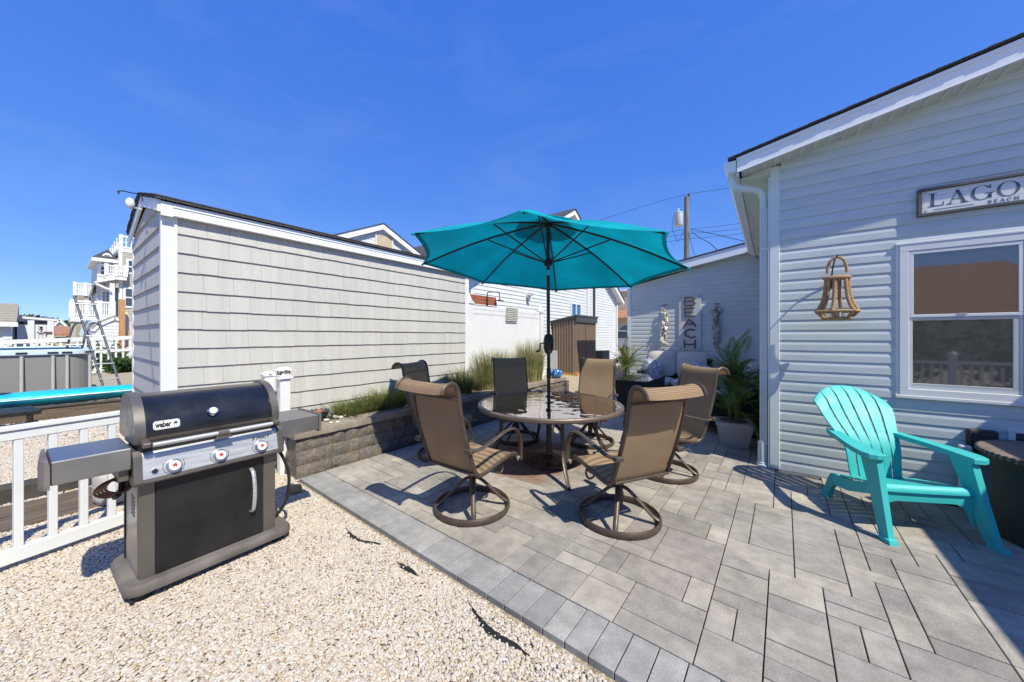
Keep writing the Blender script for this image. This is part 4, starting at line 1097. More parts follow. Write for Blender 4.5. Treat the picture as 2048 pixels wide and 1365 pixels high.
for (zb, zt, yy0, yy1) in ((2.235, 2.325, 5.19, 6.16), (2.328, 2.425, 5.13, 6.14)):
    mb = MB(); mb.bb(FX-0.20, FX-0.175, yy0, yy1, zb, zt, 0.004); part('board', mb, 'cedar', sh, True)
mb = MB(); mb.bb(FX-0.21, FX-0.165, 5.2, 6.16, 2.20, 2.215, 0.003); part('shelf', mb, 'cedar', sh, True)
for y in (5.18,):
    mb = MB(); mb.bb(FX-0.29, FX-0.2005, y-0.045, y+0.045, 0, 2.40, 0.004); part('post', mb, 'cedar', sh, True)
mb = MB(); mb.tube(bez([(FX-0.16, 5.80, 2.21), (FX-0.15, 5.80, 2.30), (FX-0.15, 5.80, 2.47), (FX-0.14, 5.83, 2.515), (FX-0.12, 5.98, 2.53), (FX-0.10, 6.10, 2.54), (FX-0.09, 6.145, 2.52), (FX-0.09, 6.15, 2.40)], 30), 0.011, 8)
mb.lathe([(0.02, 0.0), (0.022, 0.06)], (FX-0.155, 5.80, 2.21), 10); part('pipe', mb, 'black', sh, True, smooth=60)
mb = MB(); mb.lathe([(0.10, 0), (0.102, 0.008), (0.03, 0.02), (0.02, 0.045)], (FX-0.09, 6.15, 2.345), 24); part('shower_head', mb, 'black', sh, True, smooth=40)
# milky mesh basket hung over the fence top
bk = thing('mesh_basket', 'milky plastic mesh basket hanging on the white fence', 'basket', (FX+0.07, 6.5, 1.72))
mb = MB()
y0, y1, z0, z1 = 6.24, 6.66, 1.90, 2.19
for i in range(12):
    y = y0+(y1-y0)*i/11; mb.bar((FX+0.045, y, z0), (FX+0.045, y, z1), 0.012, 0.012)
for i in range(8):
    z = z0+(z1-z0)*i/7; mb.bar((FX+0.058, y0, z), (FX+0.058, y1, z), 0.012, 0.016)
part('mesh', mb, 'clear_tub', bk, True)
mb = MB(); mb.bb(FX+0.03, FX+0.039, y0+0.01, y1-0.01, z0+0.01, z1-0.01); part('back', mb, 'clear_tub', bk, True)
for y in (y0+.06, y1-.06):
    mb = MB(); mb.tube([(FX+0.04, y, z1-.02), (FX+0.04, y, 2.185), (FX-0.04, y, 2.185), (FX-0.04, y, 2.13)], 0.005, 6); part('hook', mb, 'clear_tub', bk, True)

# ------------------------------------------------------------------ neighbour's white gabled house
NX_ = -6.0; NY0, NY1, NZE, NYP, NZP = 6.3, 16.4, 3.25, 11.45, 5.98
nh = thing('neighbour_house', 'white clapboard gable house behind the fence with dark roof', 'house', (NX_, 11.4, 0))
mb = MB(); mb.prism([(NY0, -0.05), (NY1, -0.05), (NY1, NZE), (NYP, NZP-0.1), (NY0, NZE)], (NX_-0.004, 0, 0), (0, 1, 0), (0, 0, 1), (-9, 0, 0)); part('wall', mb, 'white_siding', nh, True)
mb = MB(); z = 0.0
sg = (NZP-NZE)/(NYP-NY0)
while z < NZP-0.3:
    lo = lambda zz: NY0+0.08+max(0, (zz-NZE+0.1)/sg); hi = lambda zz: NY1-0.09-max(0, (zz-NZE+0.1)/sg)
    plank(mb, (NX_, 0, 0), (0, 1, 0), (1, 0, 0), lo(z), hi(z), z, 0.1143, 0.022, lo(z+0.12), hi(z+0.12), lap=False); z += 0.1143
part('siding', mb, 'white_siding', nh, True, kind='stuff')
for y in (NY0, NY1-0.1):
    mb = MB(); mb.bb(NX_-0.05, NX_+0.022, y, y+0.1, 0, NZE+0.02, 0.003); part('corner_post', mb, 'white', nh, True)
for sgn in (1, -1):
    ye = NYP+sgn*(NY1-NYP+0.32); ze = NZE-0.32*sg
    mb = MB(); mb.prism([(ye, ze-0.02), (NYP, NZP-0.02), (NYP, NZP+0.16), (ye, ze+0.16)], (NX_+0.30, 0, 0), (0, 1, 0), (0, 0, 1), (-0.025, 0, 0)); part('rake_board', mb, 'fascia', nh, True)
    mb = MB(); mb.prism([(ye, ze-0.02), (NYP, NZP-0.02), (NYP, NZP-0.01), (ye, ze-0.01)], (NX_+0.274, 0, 0), (0, 1, 0), (0, 0, 1), (-0.27, 0, 0)); part('soffit', mb, 'fascia', nh, True)
    mb = MB(); mb.prism([(ye+sgn*0.03, ze+0.145), (NYP, NZP+0.162), (NYP, NZP+0.20), (ye+sgn*0.03, ze+0.19)], (NX_+0.33, 0, 0), (0, 1, 0), (0, 0, 1), (-9.5, 0, 0)); part('roof', mb, 'shingle', nh, True)
    mb = MB(); mb.bb(NX_-9, NX_+0.273, min(ye, ye-sgn*0.1), max(ye, ye-sgn*0.1), ze-0.03, ze+0.143, 0.004); part('eave_board', mb, 'fascia', nh, True)
a = PX(1140, 605, NX_); b = PX(1160, 633, NX_)
mb = MB(); y0, y1, z0, z1 = a.y, b.y, b.z-0.1, a.z
for (p, q, r, s) in ((y0, y1, z1-.06, z1), (y0, y1, z0, z0+.06), (y0, y0+.06, z0+.0605, z1-.0605), (y1-.06, y1, z0+.0605, z1-.0605), ((y0+y1)/2-.03, (y0+y1)/2+.03, z0+.0605, z1-.0605)): mb.bb(NX_+0.013, NX_+0.06, p, q, r, s, 0.003)
w_ = part('window', mb, 'white', nh, True)
mb = MB(); mb.add([(NX_+0.025, y0+.05, z0+.05), (NX_+0.025, y1-.05, z0+.05), (NX_+0.025, y1-.05, z1-.05), (NX_+0.025, y0+.05, z1-.05)], [(0, 1, 2, 3)]); part('pane', mb, 'blue_glass', w_, True)
for u in (1173, 1186):
    p = PX(u, 600, NX_); mb = MB(); mb.bb(NX_+0.014, NX_+0.085, p.y-0.045, p.y+0.045, 0.1, NZE+(NY1-p.y)*0.55-0.25, 0.004); part('downspout', mb, 'white' if u < 1180 else 'dark_pot', nh, True)
p = PX(1230, 640, NX_); mb = MB(); mb.bb(NX_+0.023, NX_+0.10, NY1-0.09, NY1-0.01, 0.1, NZE-0.2, 0.005); part('downspout', mb, 'white', nh, True)
p = PX(1054, 592, NX_)
wl_ = thing('wall_light', 'small white flood light box on the neighbouring siding', 'lamp', (NX_+0.02, p.y, p.z-0.1))
mb = MB(); mb.box((NX_+0.06, p.y, p.z), (0.09, 0.14, 0.16), None, 0.012); part('box', mb, 'white', wl_, True)
mb = MB(); mb.box((NX_+0.17, p.y-0.05, p.z+0.05), (0.13, 0.13, 0.12), Matrix.Rotation(0.5, 3, 'Y'), 0.02); part('lamp_head', mb, 'white', wl_, True)
mb = MB(); mb.box((NX_+0.05, p.y+0.02, p.z-0.16), (0.07, 0.08, 0.12), None, 0.01); part('sensor', mb, 'white', wl_, True)
p = PX(895, 462, -8.0)
vp = thing('roof_vent', 'galvanized vent pipe cap above the neighbouring roof', 'vent pipe', (p.x, p.y, 3.6))
mb = MB(); mb.lathe([(0.07, 0), (0.07, p.z-3.6)], (p.x, p.y, 3.6), 14); part('pipe', mb, 'steel_dark', vp, True, smooth=40)
mb = MB(); mb.lathe([(0.08, 0), (0.125, 0.02), (0.125, 0.10), (0.09, 0.13)], (p.x, p.y, p.z), 16); part('vent_cap', mb, 'steel_dark', vp, True, smooth=40)
# second neighbour gable seen over the shed roof
n2 = thing('neighbour_house', 'small white gable with tan shingle vent peeking over the shed roof', 'house', (-9, 5.8, 0))
GX = -9.0; PYK, PZK = 5.75, 4.76; gs = 0.47; hw = 1.75
mb = MB(); mb.prism([(PYK-hw, 0), (PYK+hw, 0), (PYK+hw, PZK-hw*gs-.1), (PYK, PZK-.1), (PYK-hw, PZK-hw*gs-.1)], (GX-0.004, 0, 0), (0, 1, 0), (0, 0, 1), (-5, 0, 0)); part('wall', mb, 'white_siding', n2, True)
mb = MB(); z = 3.0
while z < PZK-0.25:
    lo = lambda zz: PYK-min(hw, (PZK-0.1-zz)/gs); hi = lambda zz: PYK+min(hw, (PZK-0.1-zz)/gs)
    plank(mb, (GX, 0, 0), (0, 1, 0), (1, 0, 0), lo(z), hi(z), z, 0.1143, 0.012, lo(z+.12), hi(z+.12)); z += 0.1143
part('siding', mb, 'white_siding', n2, True, kind='stuff')
for sgn in (1, -1):
    ye = PYK+sgn*(hw+.3); ze = PZK-(hw+.3)*gs
    mb = MB(); mb.prism([(ye, ze-.16), (PYK, PZK-.16), (PYK, PZK+.0), (ye, ze+.0)], (GX+.12, 0, 0), (0, 1, 0), (0, 0, 1), (-.03, 0, 0)); part('rake_board', mb, 'fascia', n2, True)
    mb = MB(); mb.prism([(ye, ze-.16), (PYK, PZK-.16), (PYK, PZK-.15), (ye, ze-.15)], (GX+.089, 0, 0), (0, 1, 0), (0, 0, 1), (-.085, 0, 0)); part('soffit', mb, 'fascia', n2, True)
    mb = MB(); mb.prism([(ye, ze+.002), (PYK, PZK+.002), (PYK, PZK+.022), (ye, ze+.022)], (GX+.14, 0, 0), (0, 1, 0), (0, 0, 1), (-5.4, 0, 0)); part('roof', mb, 'shingle', n2, True)
mb = MB(); mb.bb(GX+.014, GX+.04, PYK-.17, PYK+.33, 3.5, PZK-.32, .004); vpn = part('vent_panel', mb, 'tan_stucco', n2, True)
mb = MB(); mb.bb(GX+.0141, GX+.055, PYK-.21, PYK-.1705, 3.5, PZK-.30); mb.bb(GX+.0141, GX+.055, PYK+.3305, PYK+.37, 3.5, PZK-.35); part('trim', mb, 'white', vpn, True)

# ------------------------------------------------------------------ brown corrugated metal shed, condenser, terrace of gravel
mb = MB(); mb.add([(-6, 8.3, GZ), (-4.2, 8.3, GZ), (-3.9, 17, .12), (-6, 17, .12), (-6, 10.0, .30), (-4.5, 9.9, .24)], [(0, 1, 5, 4), (1, 2, 5), (4, 5, 2, 3)])
struct('gravel_rise', mb, 'gravel_bed')
ms = thing('metal_shed', 'narrow brown corrugated metal shed with charcoal lean-to roof', 'shed', (-5.5, 11.0, 0.3))
MX0, MX1, MY0, MY1, MZ0 = -5.93, -5.10, 10.25, 11.85, 0.36
def corr(mb, a, b, z0, z1a, z1b, n, pitch=0.10, d=0.028):
    a = Vector(a); b = Vector(b); L = (b-a).length; u = (b-a)/L; n = Vector(n); k = 0; x = 0; pts = []
    while x < L:
        for (dx, dd) in ((0, 0), (pitch*.38, 0), (pitch*.5, d), (pitch*.88, d)):
            if x+dx <= L: pts.append((x+dx, dd))
        x += pitch
    pts.append((L, 0))
    rows = [[a+u*x+n*dd+Vector((0, 0, z0)) for x, dd in pts], [a+u*x+n*dd+Vector((0, 0, z1a+(z1b-z1a)*x/L)) for x, dd in pts]]
    mb.grid(rows)
mb = MB(); mb.bb(MX0+.03, MX1-.03, MY0+.03, MY1-.03, MZ0, 1.95); corr(mb, (MX0, MY0, 0), (MX1, MY0, 0), MZ0, 2.0, 2.14, (0, -1, 0)); part('side_wall', mb, 'brown_metal', ms, True)
for (a, b) in ((MY0, 10.98), (11.0, MY1)):
    mb = MB(); corr(mb, (MX1, a, 0), (MX1, b, 0), MZ0, 2.06, 2.06, (1, 0, 0), 0.085); part('door', mb, 'brown_metal', ms, True)
mb = MB(); mb.bb(MX1+.001, MX1+.03, 10.981, 10.999, MZ0, 2.06); part('door_gap_strip', mb, 'slate_metal', ms, True)
mb = MB(); mb.prism([(MX0-.06, 2.02), (MX1+.09, 2.19), (MX1+.09, 2.24), (MX0-.06, 2.06)], (0, MY0-.08, 0), (1, 0, 0), (0, 0, 1), (0, MY1-MY0+.16, 0)); part('roof', mb, 'slate_metal', ms, True)
mb = MB(); mb.bb(MX1+.031, MX1+.07, MY0-.03, MY1+.03, 2.0, 2.185); part('front_trim', mb, 'slate_metal', ms, True)
mb = MB(); mb.prism([(MX0-.02, 1.96), (MX1+.03, 2.1), (MX1+.03, 2.18), (MX0-.02, 2.02)], (0, MY0-.06, 0), (1, 0, 0), (0, 0, 1), (0, .025, 0)); part('side_trim', mb, 'slate_metal', ms, True)
for y in (10.3, 11.0, 11.75):
    mb = MB(); mb.bb(MX0, MX1+.10, y-.07, y+.07, 0.05, MZ0-.001, .006); part('skid', mb, 'post_wood', ms, True)
ac = thing('air_conditioner', 'dark grey outdoor condenser unit beside the brown metal shed', 'air conditioner', (-5.6, 13.3, 0.1))
mb = MB(); mb.bb(-5.85, -5.15, 12.6, 13.4, .12, .98, .02); part('cabinet', mb, 'ac_grey', ac, True)
for i in range(9):
    mb = MB(); mb.bb(-5.149, -5.135, 12.66, 13.34, .2+.085*i, .215+.085*i); part('louver', mb, 'slate_metal', ac, True)
for i in range(7):
    mb = MB(); mb.bb(-5.1345, -5.125, 12.68+.1*i, 12.692+.1*i, .18, .92); part('guard_bar', mb, 'steel_dark', ac, True)

# ------------------------------------------------------------------ through the gap: pickup truck, tan stucco building
T0 = PX(1246, 690, -6.2); f = 26.0
def AT(u, v, f):
    r = _ray(u, v); return Vector((r.x*f, r.y*f, EYE+r.z*f))
tk = thing('pickup_truck', 'silver pickup truck parked beyond the gap between the houses', 'truck', (AT(1246, 700, 24).x, AT(1246, 700, 24).y, GZ))
c = AT(1246, 700, 24); tx, ty = c.x, c.y
def side(pts, y0, y1, name, m, parent=tk, z=0.0):
    mb = MB(); mb.prism(pts, (tx, ty+y0, z), (1, 0, 0), (0, 0, 1), (0, y1-y0, 0)); return part(name, mb, m, parent, True)
side([(-2.2, .55), (2.6, .55), (2.6, 1.25), (0.9, 1.28), (0.35, 1.85), (-1.0, 1.9), (-1.35, 1.28), (-2.2, 1.22)], 0, 1.8, 'body', 'truck', z=0.1)
side([(-2.2, .40), (2.6, .40), (2.6, .55), (-2.2, .55)], 0.02, 1.78, 'lower_panel', 'truck_tan', z=0.1)
side([(-0.9, 1.32), (0.72, 1.32), (0.3, 1.75), (-0.85, 1.80)], -0.006, 0.01, 'side_window', 'dark_glass', z=0.1)
for x in (-1.45, 1.75):
    mb = MB(); vs = arc((tx+x, ty-0.02, .42), .40, 0, 2*PI, 20); mb.add(vs[:-1], [tuple(range(20))]); mb.add([(p[0], p[1]+.25, p[2]) for p in vs[:-1]]+vs[:-1], [(i, (i+1) % 20, (i+1) % 20+20, i+20) for i in range(20)]); wh = part('wheel', mb, 'rubber', tk, True)
    mb = MB(); vs = arc((tx+x, ty-0.026, .42), .22, 0, 2*PI, 16); mb.add(vs[:-1], [tuple(range(16))]); part('rim', mb, 'chrome', wh, True)
mb = MB(); mb.box((tx+.78, ty-.12, 1.45), (.12, .22, .18), None, .02); part('mirror', mb, 'truck', tk, True)
c = AT(1247, 640, 48)
tb = thing('stucco_building', 'tan stucco building with orange tiled roof and an arch far beyond the gap', 'building', (c.x, c.y, 0))
mb = MB(); mb.bb(c.x-7, c.x+5, c.y, c.y+8, 0, 4.1); part('lower_wall', mb, 'tan_stucco', tb, True)
mb = MB(); mb.prism([(-.8, 3.9), (1.6, 5.1), (1.6, 5.3), (-.8, 4.1)], (c.x-7.3, c.y, 0), (0, 1, 0), (0, 0, 1), (12.6, 0, 0)); part('roof', mb, 'orange_tile', tb, True)
mb = MB(); mb.bb(c.x-6.4, c.x+5, c.y+1.7, c.y+8, 4.3, 8.0); part('upper_wall', mb, 'tan_stucco', tb, True)
mb = MB(); mb.bb(c.x-6.7, c.x+5, c.y+1.5, c.y+8, 8.0, 8.25); part('cornice', mb, 'fascia', tb, True)
pts = [(-1.3, 0), (1.3, 0)]+[(1.3*math.cos(a), 2.0+1.1*math.sin(a)) for a in [PI*i/10 for i in range(11)]]
mb = MB(); mb.prism(pts, (c.x+.6, c.y-.02, 0), (1, 0, 0), (0, 0, 1), (0, .015, 0)); part('arch_door', mb, 'dark_glass', tb, True)

# ------------------------------------------------------------------ utility pole and wires
pb = AT(1373, 673, 24)
up = thing('utility_pole', 'wooden utility pole with grey transformer drum above the wing roof', 'utility pole', (pb.x, pb.y, 0))
zt = AT(1373, 394, 24).z
mb = MB(); mb.lathe([(0.19, 0), (0.15, zt)], (pb.x, pb.y, 0), 14); part('pole', mb, 'pole_wood', up, True, smooth=40)
q = AT(1357, 440, 23.6); mb = MB(); zl_, zh_ = AT(1357, 452, 23.6).z, AT(1357, 426, 23.6).z
mb.lathe([(0.26, 0), (0.28, 0.03), (0.28, zh_-zl_-.06), (0.30, zh_-zl_-.05), (0.29, zh_-zl_), (0.1, zh_-zl_+.06)], (q.x, q.y, zl_), 20); tf = part('transformer', mb, 'xfmr', up, True, smooth=40)
mb = MB(); mb.lathe([(0.05, 0), (0.06, .05), (0.03, .1), (0.05, .15), (0.02, .25)], (q.x, q.y, zh_+.05), 10); part('bushing', mb, 'xfmr', tf, True)
mb = MB(); mb.bar((q.x, q.y, zl_+.3), (pb.x, pb.y, zl_+.3), .06, .06); mb.bar((q.x, q.y, zh_-.2), (pb.x, pb.y, zh_-.2), .06, .06); part('bracket', mb, 'steel_dark', up, True)
mb = MB(); tp = AT(1376, 389, 24); mb.lathe([(0.05, 0), (0.09, .06), (0.05, .12), (0.09, .18), (0.04, .25)], (pb.x+.12, pb.y+.05, zt-.05), 10); mb.bar((pb.x+.12, pb.y+.05, zt-.7), (pb.x+.12, pb.y+.05, zt), .06, .06); part('insulator', mb, 'black', up, True)
def wire(label, pts, r=0.014, f=24):
    P = [AT(u, v, d) for u, v, d in pts]; mb = MB(); mb.tube(bez(P, 20), r, 5); return solo('power_line', mb, 'wire', label, 'wire', group='power lines at the utility pole')
wire('top power line sloping down behind the umbrella to the pole', [(1100, 478, 26), (1200, 441, 25), (1300, 409, 24.5), (1372, 389, 24)])
wire('top power line running from the pole to the right behind the gutter', [(1376, 388, 24), (1420, 382, 23.5), (1475, 374, 23)])
for v0, v1, nm in ((459, 446, 'upper'), (468, 457, 'middle'), (478, 467, 'lower')):
    wire(nm+' of the three cables running right from the pole', [(1330, v0+7, 25), (1374, v0, 24), (1420, (v0+v1)/2+2, 23.6), (1490, v1, 23)])
wire('heavy drop cable slanting down right from the pole', [(1382, 459, 24), (1420, 467, 22), (1455, 475, 20), (1500, 486, 18.5)], 0.02)
wire('service drop falling steeply to the wing roof', [(1382, 463, 24), (1400, 476, 21), (1418, 486, 19), (1436, 502, 16)], 0.02)
wire('loose cable hanging down beside the pole', [(1377, 465, 23.8), (1382, 485, 23.8), (1390, 515, 23.5)], 0.015)
wire('looped leads hanging from the transformer', [(1347, 433, 23.5), (1344, 455, 23.5), (1349, 470, 23.6), (1356, 484, 23.8), (1364, 468, 23.9), (1371, 460, 24)], 0.014)
# ------------------------------------------------------------------ patio table
TC = Vector((-2.20, 3.72, 0)); TZ = 0.715; TR = 0.87
tb_ = thing('patio_table', 'round patio table with tinted glass top and bronze rim and legs', 'table', (TC.x, TC.y, 0))
mb = MB(); mb.lathe([(0.03, 0), (TR-0.02, 0), (TR-0.02, 0.006), (0.03, 0.006), (0.03, 0)], (0, 0, TZ-0.004), 72, False, False); part('glass_top', mb, 'table_glass', tb_, smooth=30)
mb = MB(); rp = [(-.028, -.045), (.010, -.045), (.022, -.032), (.024, -.008), (.016, .004), (.0, .008), (-.020, .003), (-.020, -.006), (-.028, -.008)]
n = 72; vs = []; fs = []; k = len(rp)
for i in range(n):
    a = 2*PI*i/n
    for (dr, dz) in rp: vs.append(((TR-.01+dr)*math.cos(a), (TR-.01+dr)*math.sin(a), TZ+dz))
for i in range(n):
    j = (i+1) % n
    for m_ in range(k): fs.append((i*k+m_, j*k+m_, j*k+(m_+1) % k, i*k+(m_+1) % k))
mb.add(vs, fs); part('rim', mb, 'bronze_lt', tb_, smooth=35)
mb = MB(); mb.lathe([(0.028, 0), (0.05, 0), (0.05, .012), (0.028, .012), (0.028, 0)], (0, 0, TZ-.005), 20, False, False); part('umbrella_ring', mb, 'bronze', tb_, smooth=40)
leg_dirs = [math.radians(a) for a in (-46, 44, 134, 224)]
for a in leg_dirs:
    d = Vector((math.cos(a), math.sin(a), 0)); mb = MB()
    P = bez([d*0.60+Vector((0, 0, .672)), d*0.60+Vector((0, 0, .50)), d*0.62+Vector((0, 0, .28)), d*0.74+Vector((0, 0, .10)), d*0.85+Vector((0, 0, .008))], 16)
    mb.tube(P, .03, 8, flat=(0.062, 0.034)); part('leg', mb, 'bronze', tb_, smooth=50)
mb = MB()
for a in leg_dirs:
    d = Vector((math.cos(a), math.sin(a), 0)); mb.bar(d*0.07+Vector((0, 0, .555)), d*0.61+Vector((0, 0, .50)), .028, .028, ch=.004)
    mb.bar(d*0.07+Vector((0, 0, .675)), d*0.84+Vector((0, 0, .675)), .03, .02, ch=.003)
mb.lathe([(0.045, .53), (0.075, .53), (0.075, .575), (0.045, .575), (.045, .53)], (0, 0, 0), 24, False, False); part('stretcher', mb, 'bronze', tb_)

# ------------------------------------------------------------------ umbrella and its base
ub = thing('umbrella_base', 'heavy cast round umbrella base with rusty collar on the pavers', 'umbrella base', (-2.20, 3.71, 0))
mb = MB(); prof = [(0.30, 0.0), (0.318, 0.015), (0.312, 0.035), (0.27, 0.052), (0.19, 0.066), (0.12, 0.08), (0.07, 0.095), (0.05, 0.10)]
n = 60; vs = []; fs = []
for (r_, z_) in prof:
    for k in range(n):
        a = 2*PI*k/n; w_ = .004*math.sin(9*a+z_*60)*(1 if 0.1 < r_ < .27 else 0); vs.append((r_*math.cos(a), r_*math.sin(a), z_+w_))
for i in range(len(prof)-1):
    for k in range(n): fs.append((i*n+k, i*n+(k+1) % n, (i+1)*n+(k+1) % n, (i+1)*n+k))
mb.add(vs, fs); mb.f.append(tuple(range((len(prof)-1)*n, len(prof)*n))); part('plate', mb, 'base_iron', ub, smooth=40)
mb = MB(); mb.lathe([(0.055, 0.095), (0.055, 0.115), (0.035, 0.12)], (0, 0, 0), 20); part('collar', mb, 'terracotta', ub, smooth=40)
mb = MB(); mb.lathe([(0.034, 0.115), (0.034, 0.42), (0.037, 0.425), (0.037, 0.455), (0.027, 0.46)], (0, 0, 0), 20); part('tube', mb, 'bronze', ub, smooth=40)
mb = MB(); mb.tube([(0.034, 0, .40), (0.06, 0, .40)], .006, 8); mb.bar((0.06, 0, .375), (0.06, 0, .425), .012, .008); part('lock_knob', mb, 'black', ub)

um = thing('patio_umbrella', 'open turquoise octagonal patio umbrella on a dark crank pole', 'umbrella', (-2.20, 3.71, 0))
UC = Vector((-2.126, 3.495, 2.37)); UR = 1.559; PH = 1.21674+PI; BX, BY = -0.0273, -0.079
def uw(r, th, dz=0.0): x = r*math.cos(th); y = r*math.sin(th); return Vector((UC.x+x, UC.y+y, UC.z+BX*x+BY*y+dz))
APEX = 0.52
tilt = Vector((BX*-1, BY*-1, 1)).normalized()
apex = UC+tilt*APEX
hubd = UC+tilt*0.04
base_pt = Vector((-2.20, 3.71, 0.12))
# canopy: eight gores with a slight sag between ribs, and a valance-free hem
def gore_pt(k, s, t):   # s along rim 0..1, t from apex 0 to rim 1
    th0 = PH-k*PI/4; th1 = PH-(k+1)*PI/4
    a = uw(UR, th0); b = uw(UR, th1)
    rim = a.lerp(b, s)
    mid_in = 1-0.055*4*s*(1-s)             # hem curves inward between the ribs
    rim = UC+(rim-UC)*mid_in
    p = apex.lerp(rim, t)
    bulge = 0.055*math.sin(PI*t)          # ribs bow upward
    sag = 0.030*4*s*(1-s)*math.sin(PI*min(1, t*0.9))
    return p+Vector((0, 0, bulge-sag))
for k in range(8):
    mb = MB(); rows = []
    for i in range(11):
        t = 0.015+0.985*i/10; rows.append([gore_pt(k, s/8, t) for s in range(9)])
    mb.slab(rows, lambda i, j: (0, 0, 0.0025))
    part('canopy_panel', mb, 'canopy', um, True, smooth=50)
    # hem band
    mb = MB(); rows = [[gore_pt(k, s/8, 0.972)+Vector((0, 0, -.002)) for s in range(9)], [gore_pt(k, s/8, 1.0)+Vector((0, 0, -.004)) for s in range(9)]]
    mb.slab(rows, lambda i, j: (0, 0, 0.0015)); part('hem', mb, 'canopy', um, True, smooth=50)
mb = MB()   # small raised vent cap on top
rows = []
for i in range(4):
    t = 0.02+i*0.075; rows.append([gore_pt(k % 8, 0, t)+Vector((0, 0, .05-.008*i)) for k in range(9)])
mb.slab(rows, lambda i, j: (0, 0, .002)); part('vent_cap', mb, 'canopy', um, True)
pole_dir = (apex-base_pt)
runner = base_pt.lerp(apex, (2.42-0.12)/(apex.z-0.12))
mb = MB(); mb.tube([base_pt, base_pt.lerp(apex, .30), runner+Vector((0, 0, -.09))], 0.021, 14); pl = part('pole', mb, 'pole', um, True, smooth=60)
mb = MB(); mb.tube([runner+Vector((0, 0, -.09)), apex], 0.021, 12); part('upper_pole', mb, 'pole', um, True, smooth=60)
mb = MB(); a_ = runner+Vector((0, 0, -.155)); mb.tube([a_, a_+Vector((0, 0, .06))], 0.0225, 12); part('tilt_joint', mb, 'chrome', um, True, smooth=60)
mb = MB(); mb.lathe([(0.022, -.05), (0.05, -.035), (0.05, .0), (0.035, .02), (0.03, .05), (0.022, .055)], runner, 20); part('runner', mb, 'black', um, True, smooth=40)
mb = MB(); mb.lathe([(0.022, -.05), (0.045, -.04), (0.045, .0), (0.022, .01)], apex+Vector((0, 0, -.02)), 20); part('top_hub', mb, 'black', um, True, smooth=40)
mb = MB(); cz = base_pt.lerp(apex, (1.455-0.12)/(apex.z-.12)); mb.lathe([(0.022, -.13), (0.045, -.11), (0.06, -.05), (0.062, .03), (0.05, .09), (0.024, .115)], cz, 20); cb = part('crank_housing', mb, 'black', um, True, smooth=50)
mb = MB(); mb.tube([cz+Vector((-.05, -.03, 0)), cz+Vector((-.085, -.05, 0)), cz+Vector((-.09, -.055, -.10))], .010, 8); mb.tube([cz+Vector((-.088, -.053, -.09)), cz+Vector((-.13, -.08, -.10))], .012, 8); part('crank_handle', mb, 'pole', cb, True, smooth=50)
mb = MB(); c2_ = base_pt.lerp(apex, (1.05-0.12)/(apex.z-.12)); mb.lathe([(.021, -.02), (.027, -.015), (.027, .10), (.021, .105)], c2_, 16); part('pole_joint', mb, 'black', um, True, smooth=40)
mb = MB(); c2_ = base_pt.lerp(apex, (.80-0.12)/(apex.z-.12)); mb.lathe([(.021, -.01), (.038, -.008), (.038, .012), (.021, .016)], c2_, 16); part('table_collar', mb, 'black', um, True, smooth=40)
for k in range(8):
    mb = MB(); pts = [gore_pt(k, 0, t)+Vector((0, 0, -.017)) for t in (0.03, .15, .3, .45, .6, .75, .9, .985)]
    mb.tube(pts, .01, 6, flat=(.018, .022)); rb_ = part('rib', mb, 'black', um, True, smooth=50)
    j = gore_pt(k, 0, .46)+Vector((0, 0, -.03)); d = (j-runner); d.z = 0; d.normalize()
    mb = MB(); mb.tube([runner+d*.045+Vector((0, 0, .0)), j], .008, 6); part('strut', mb, 'black', rb_, True, smooth=50)
    tip = gore_pt(k, 0, 1.0); mb = MB(); mb.box(tip+Vector((0, 0, -.012)), (.03, .03, .022), None, .006); part('tip_pocket', mb, 'canopy', rb_, True)

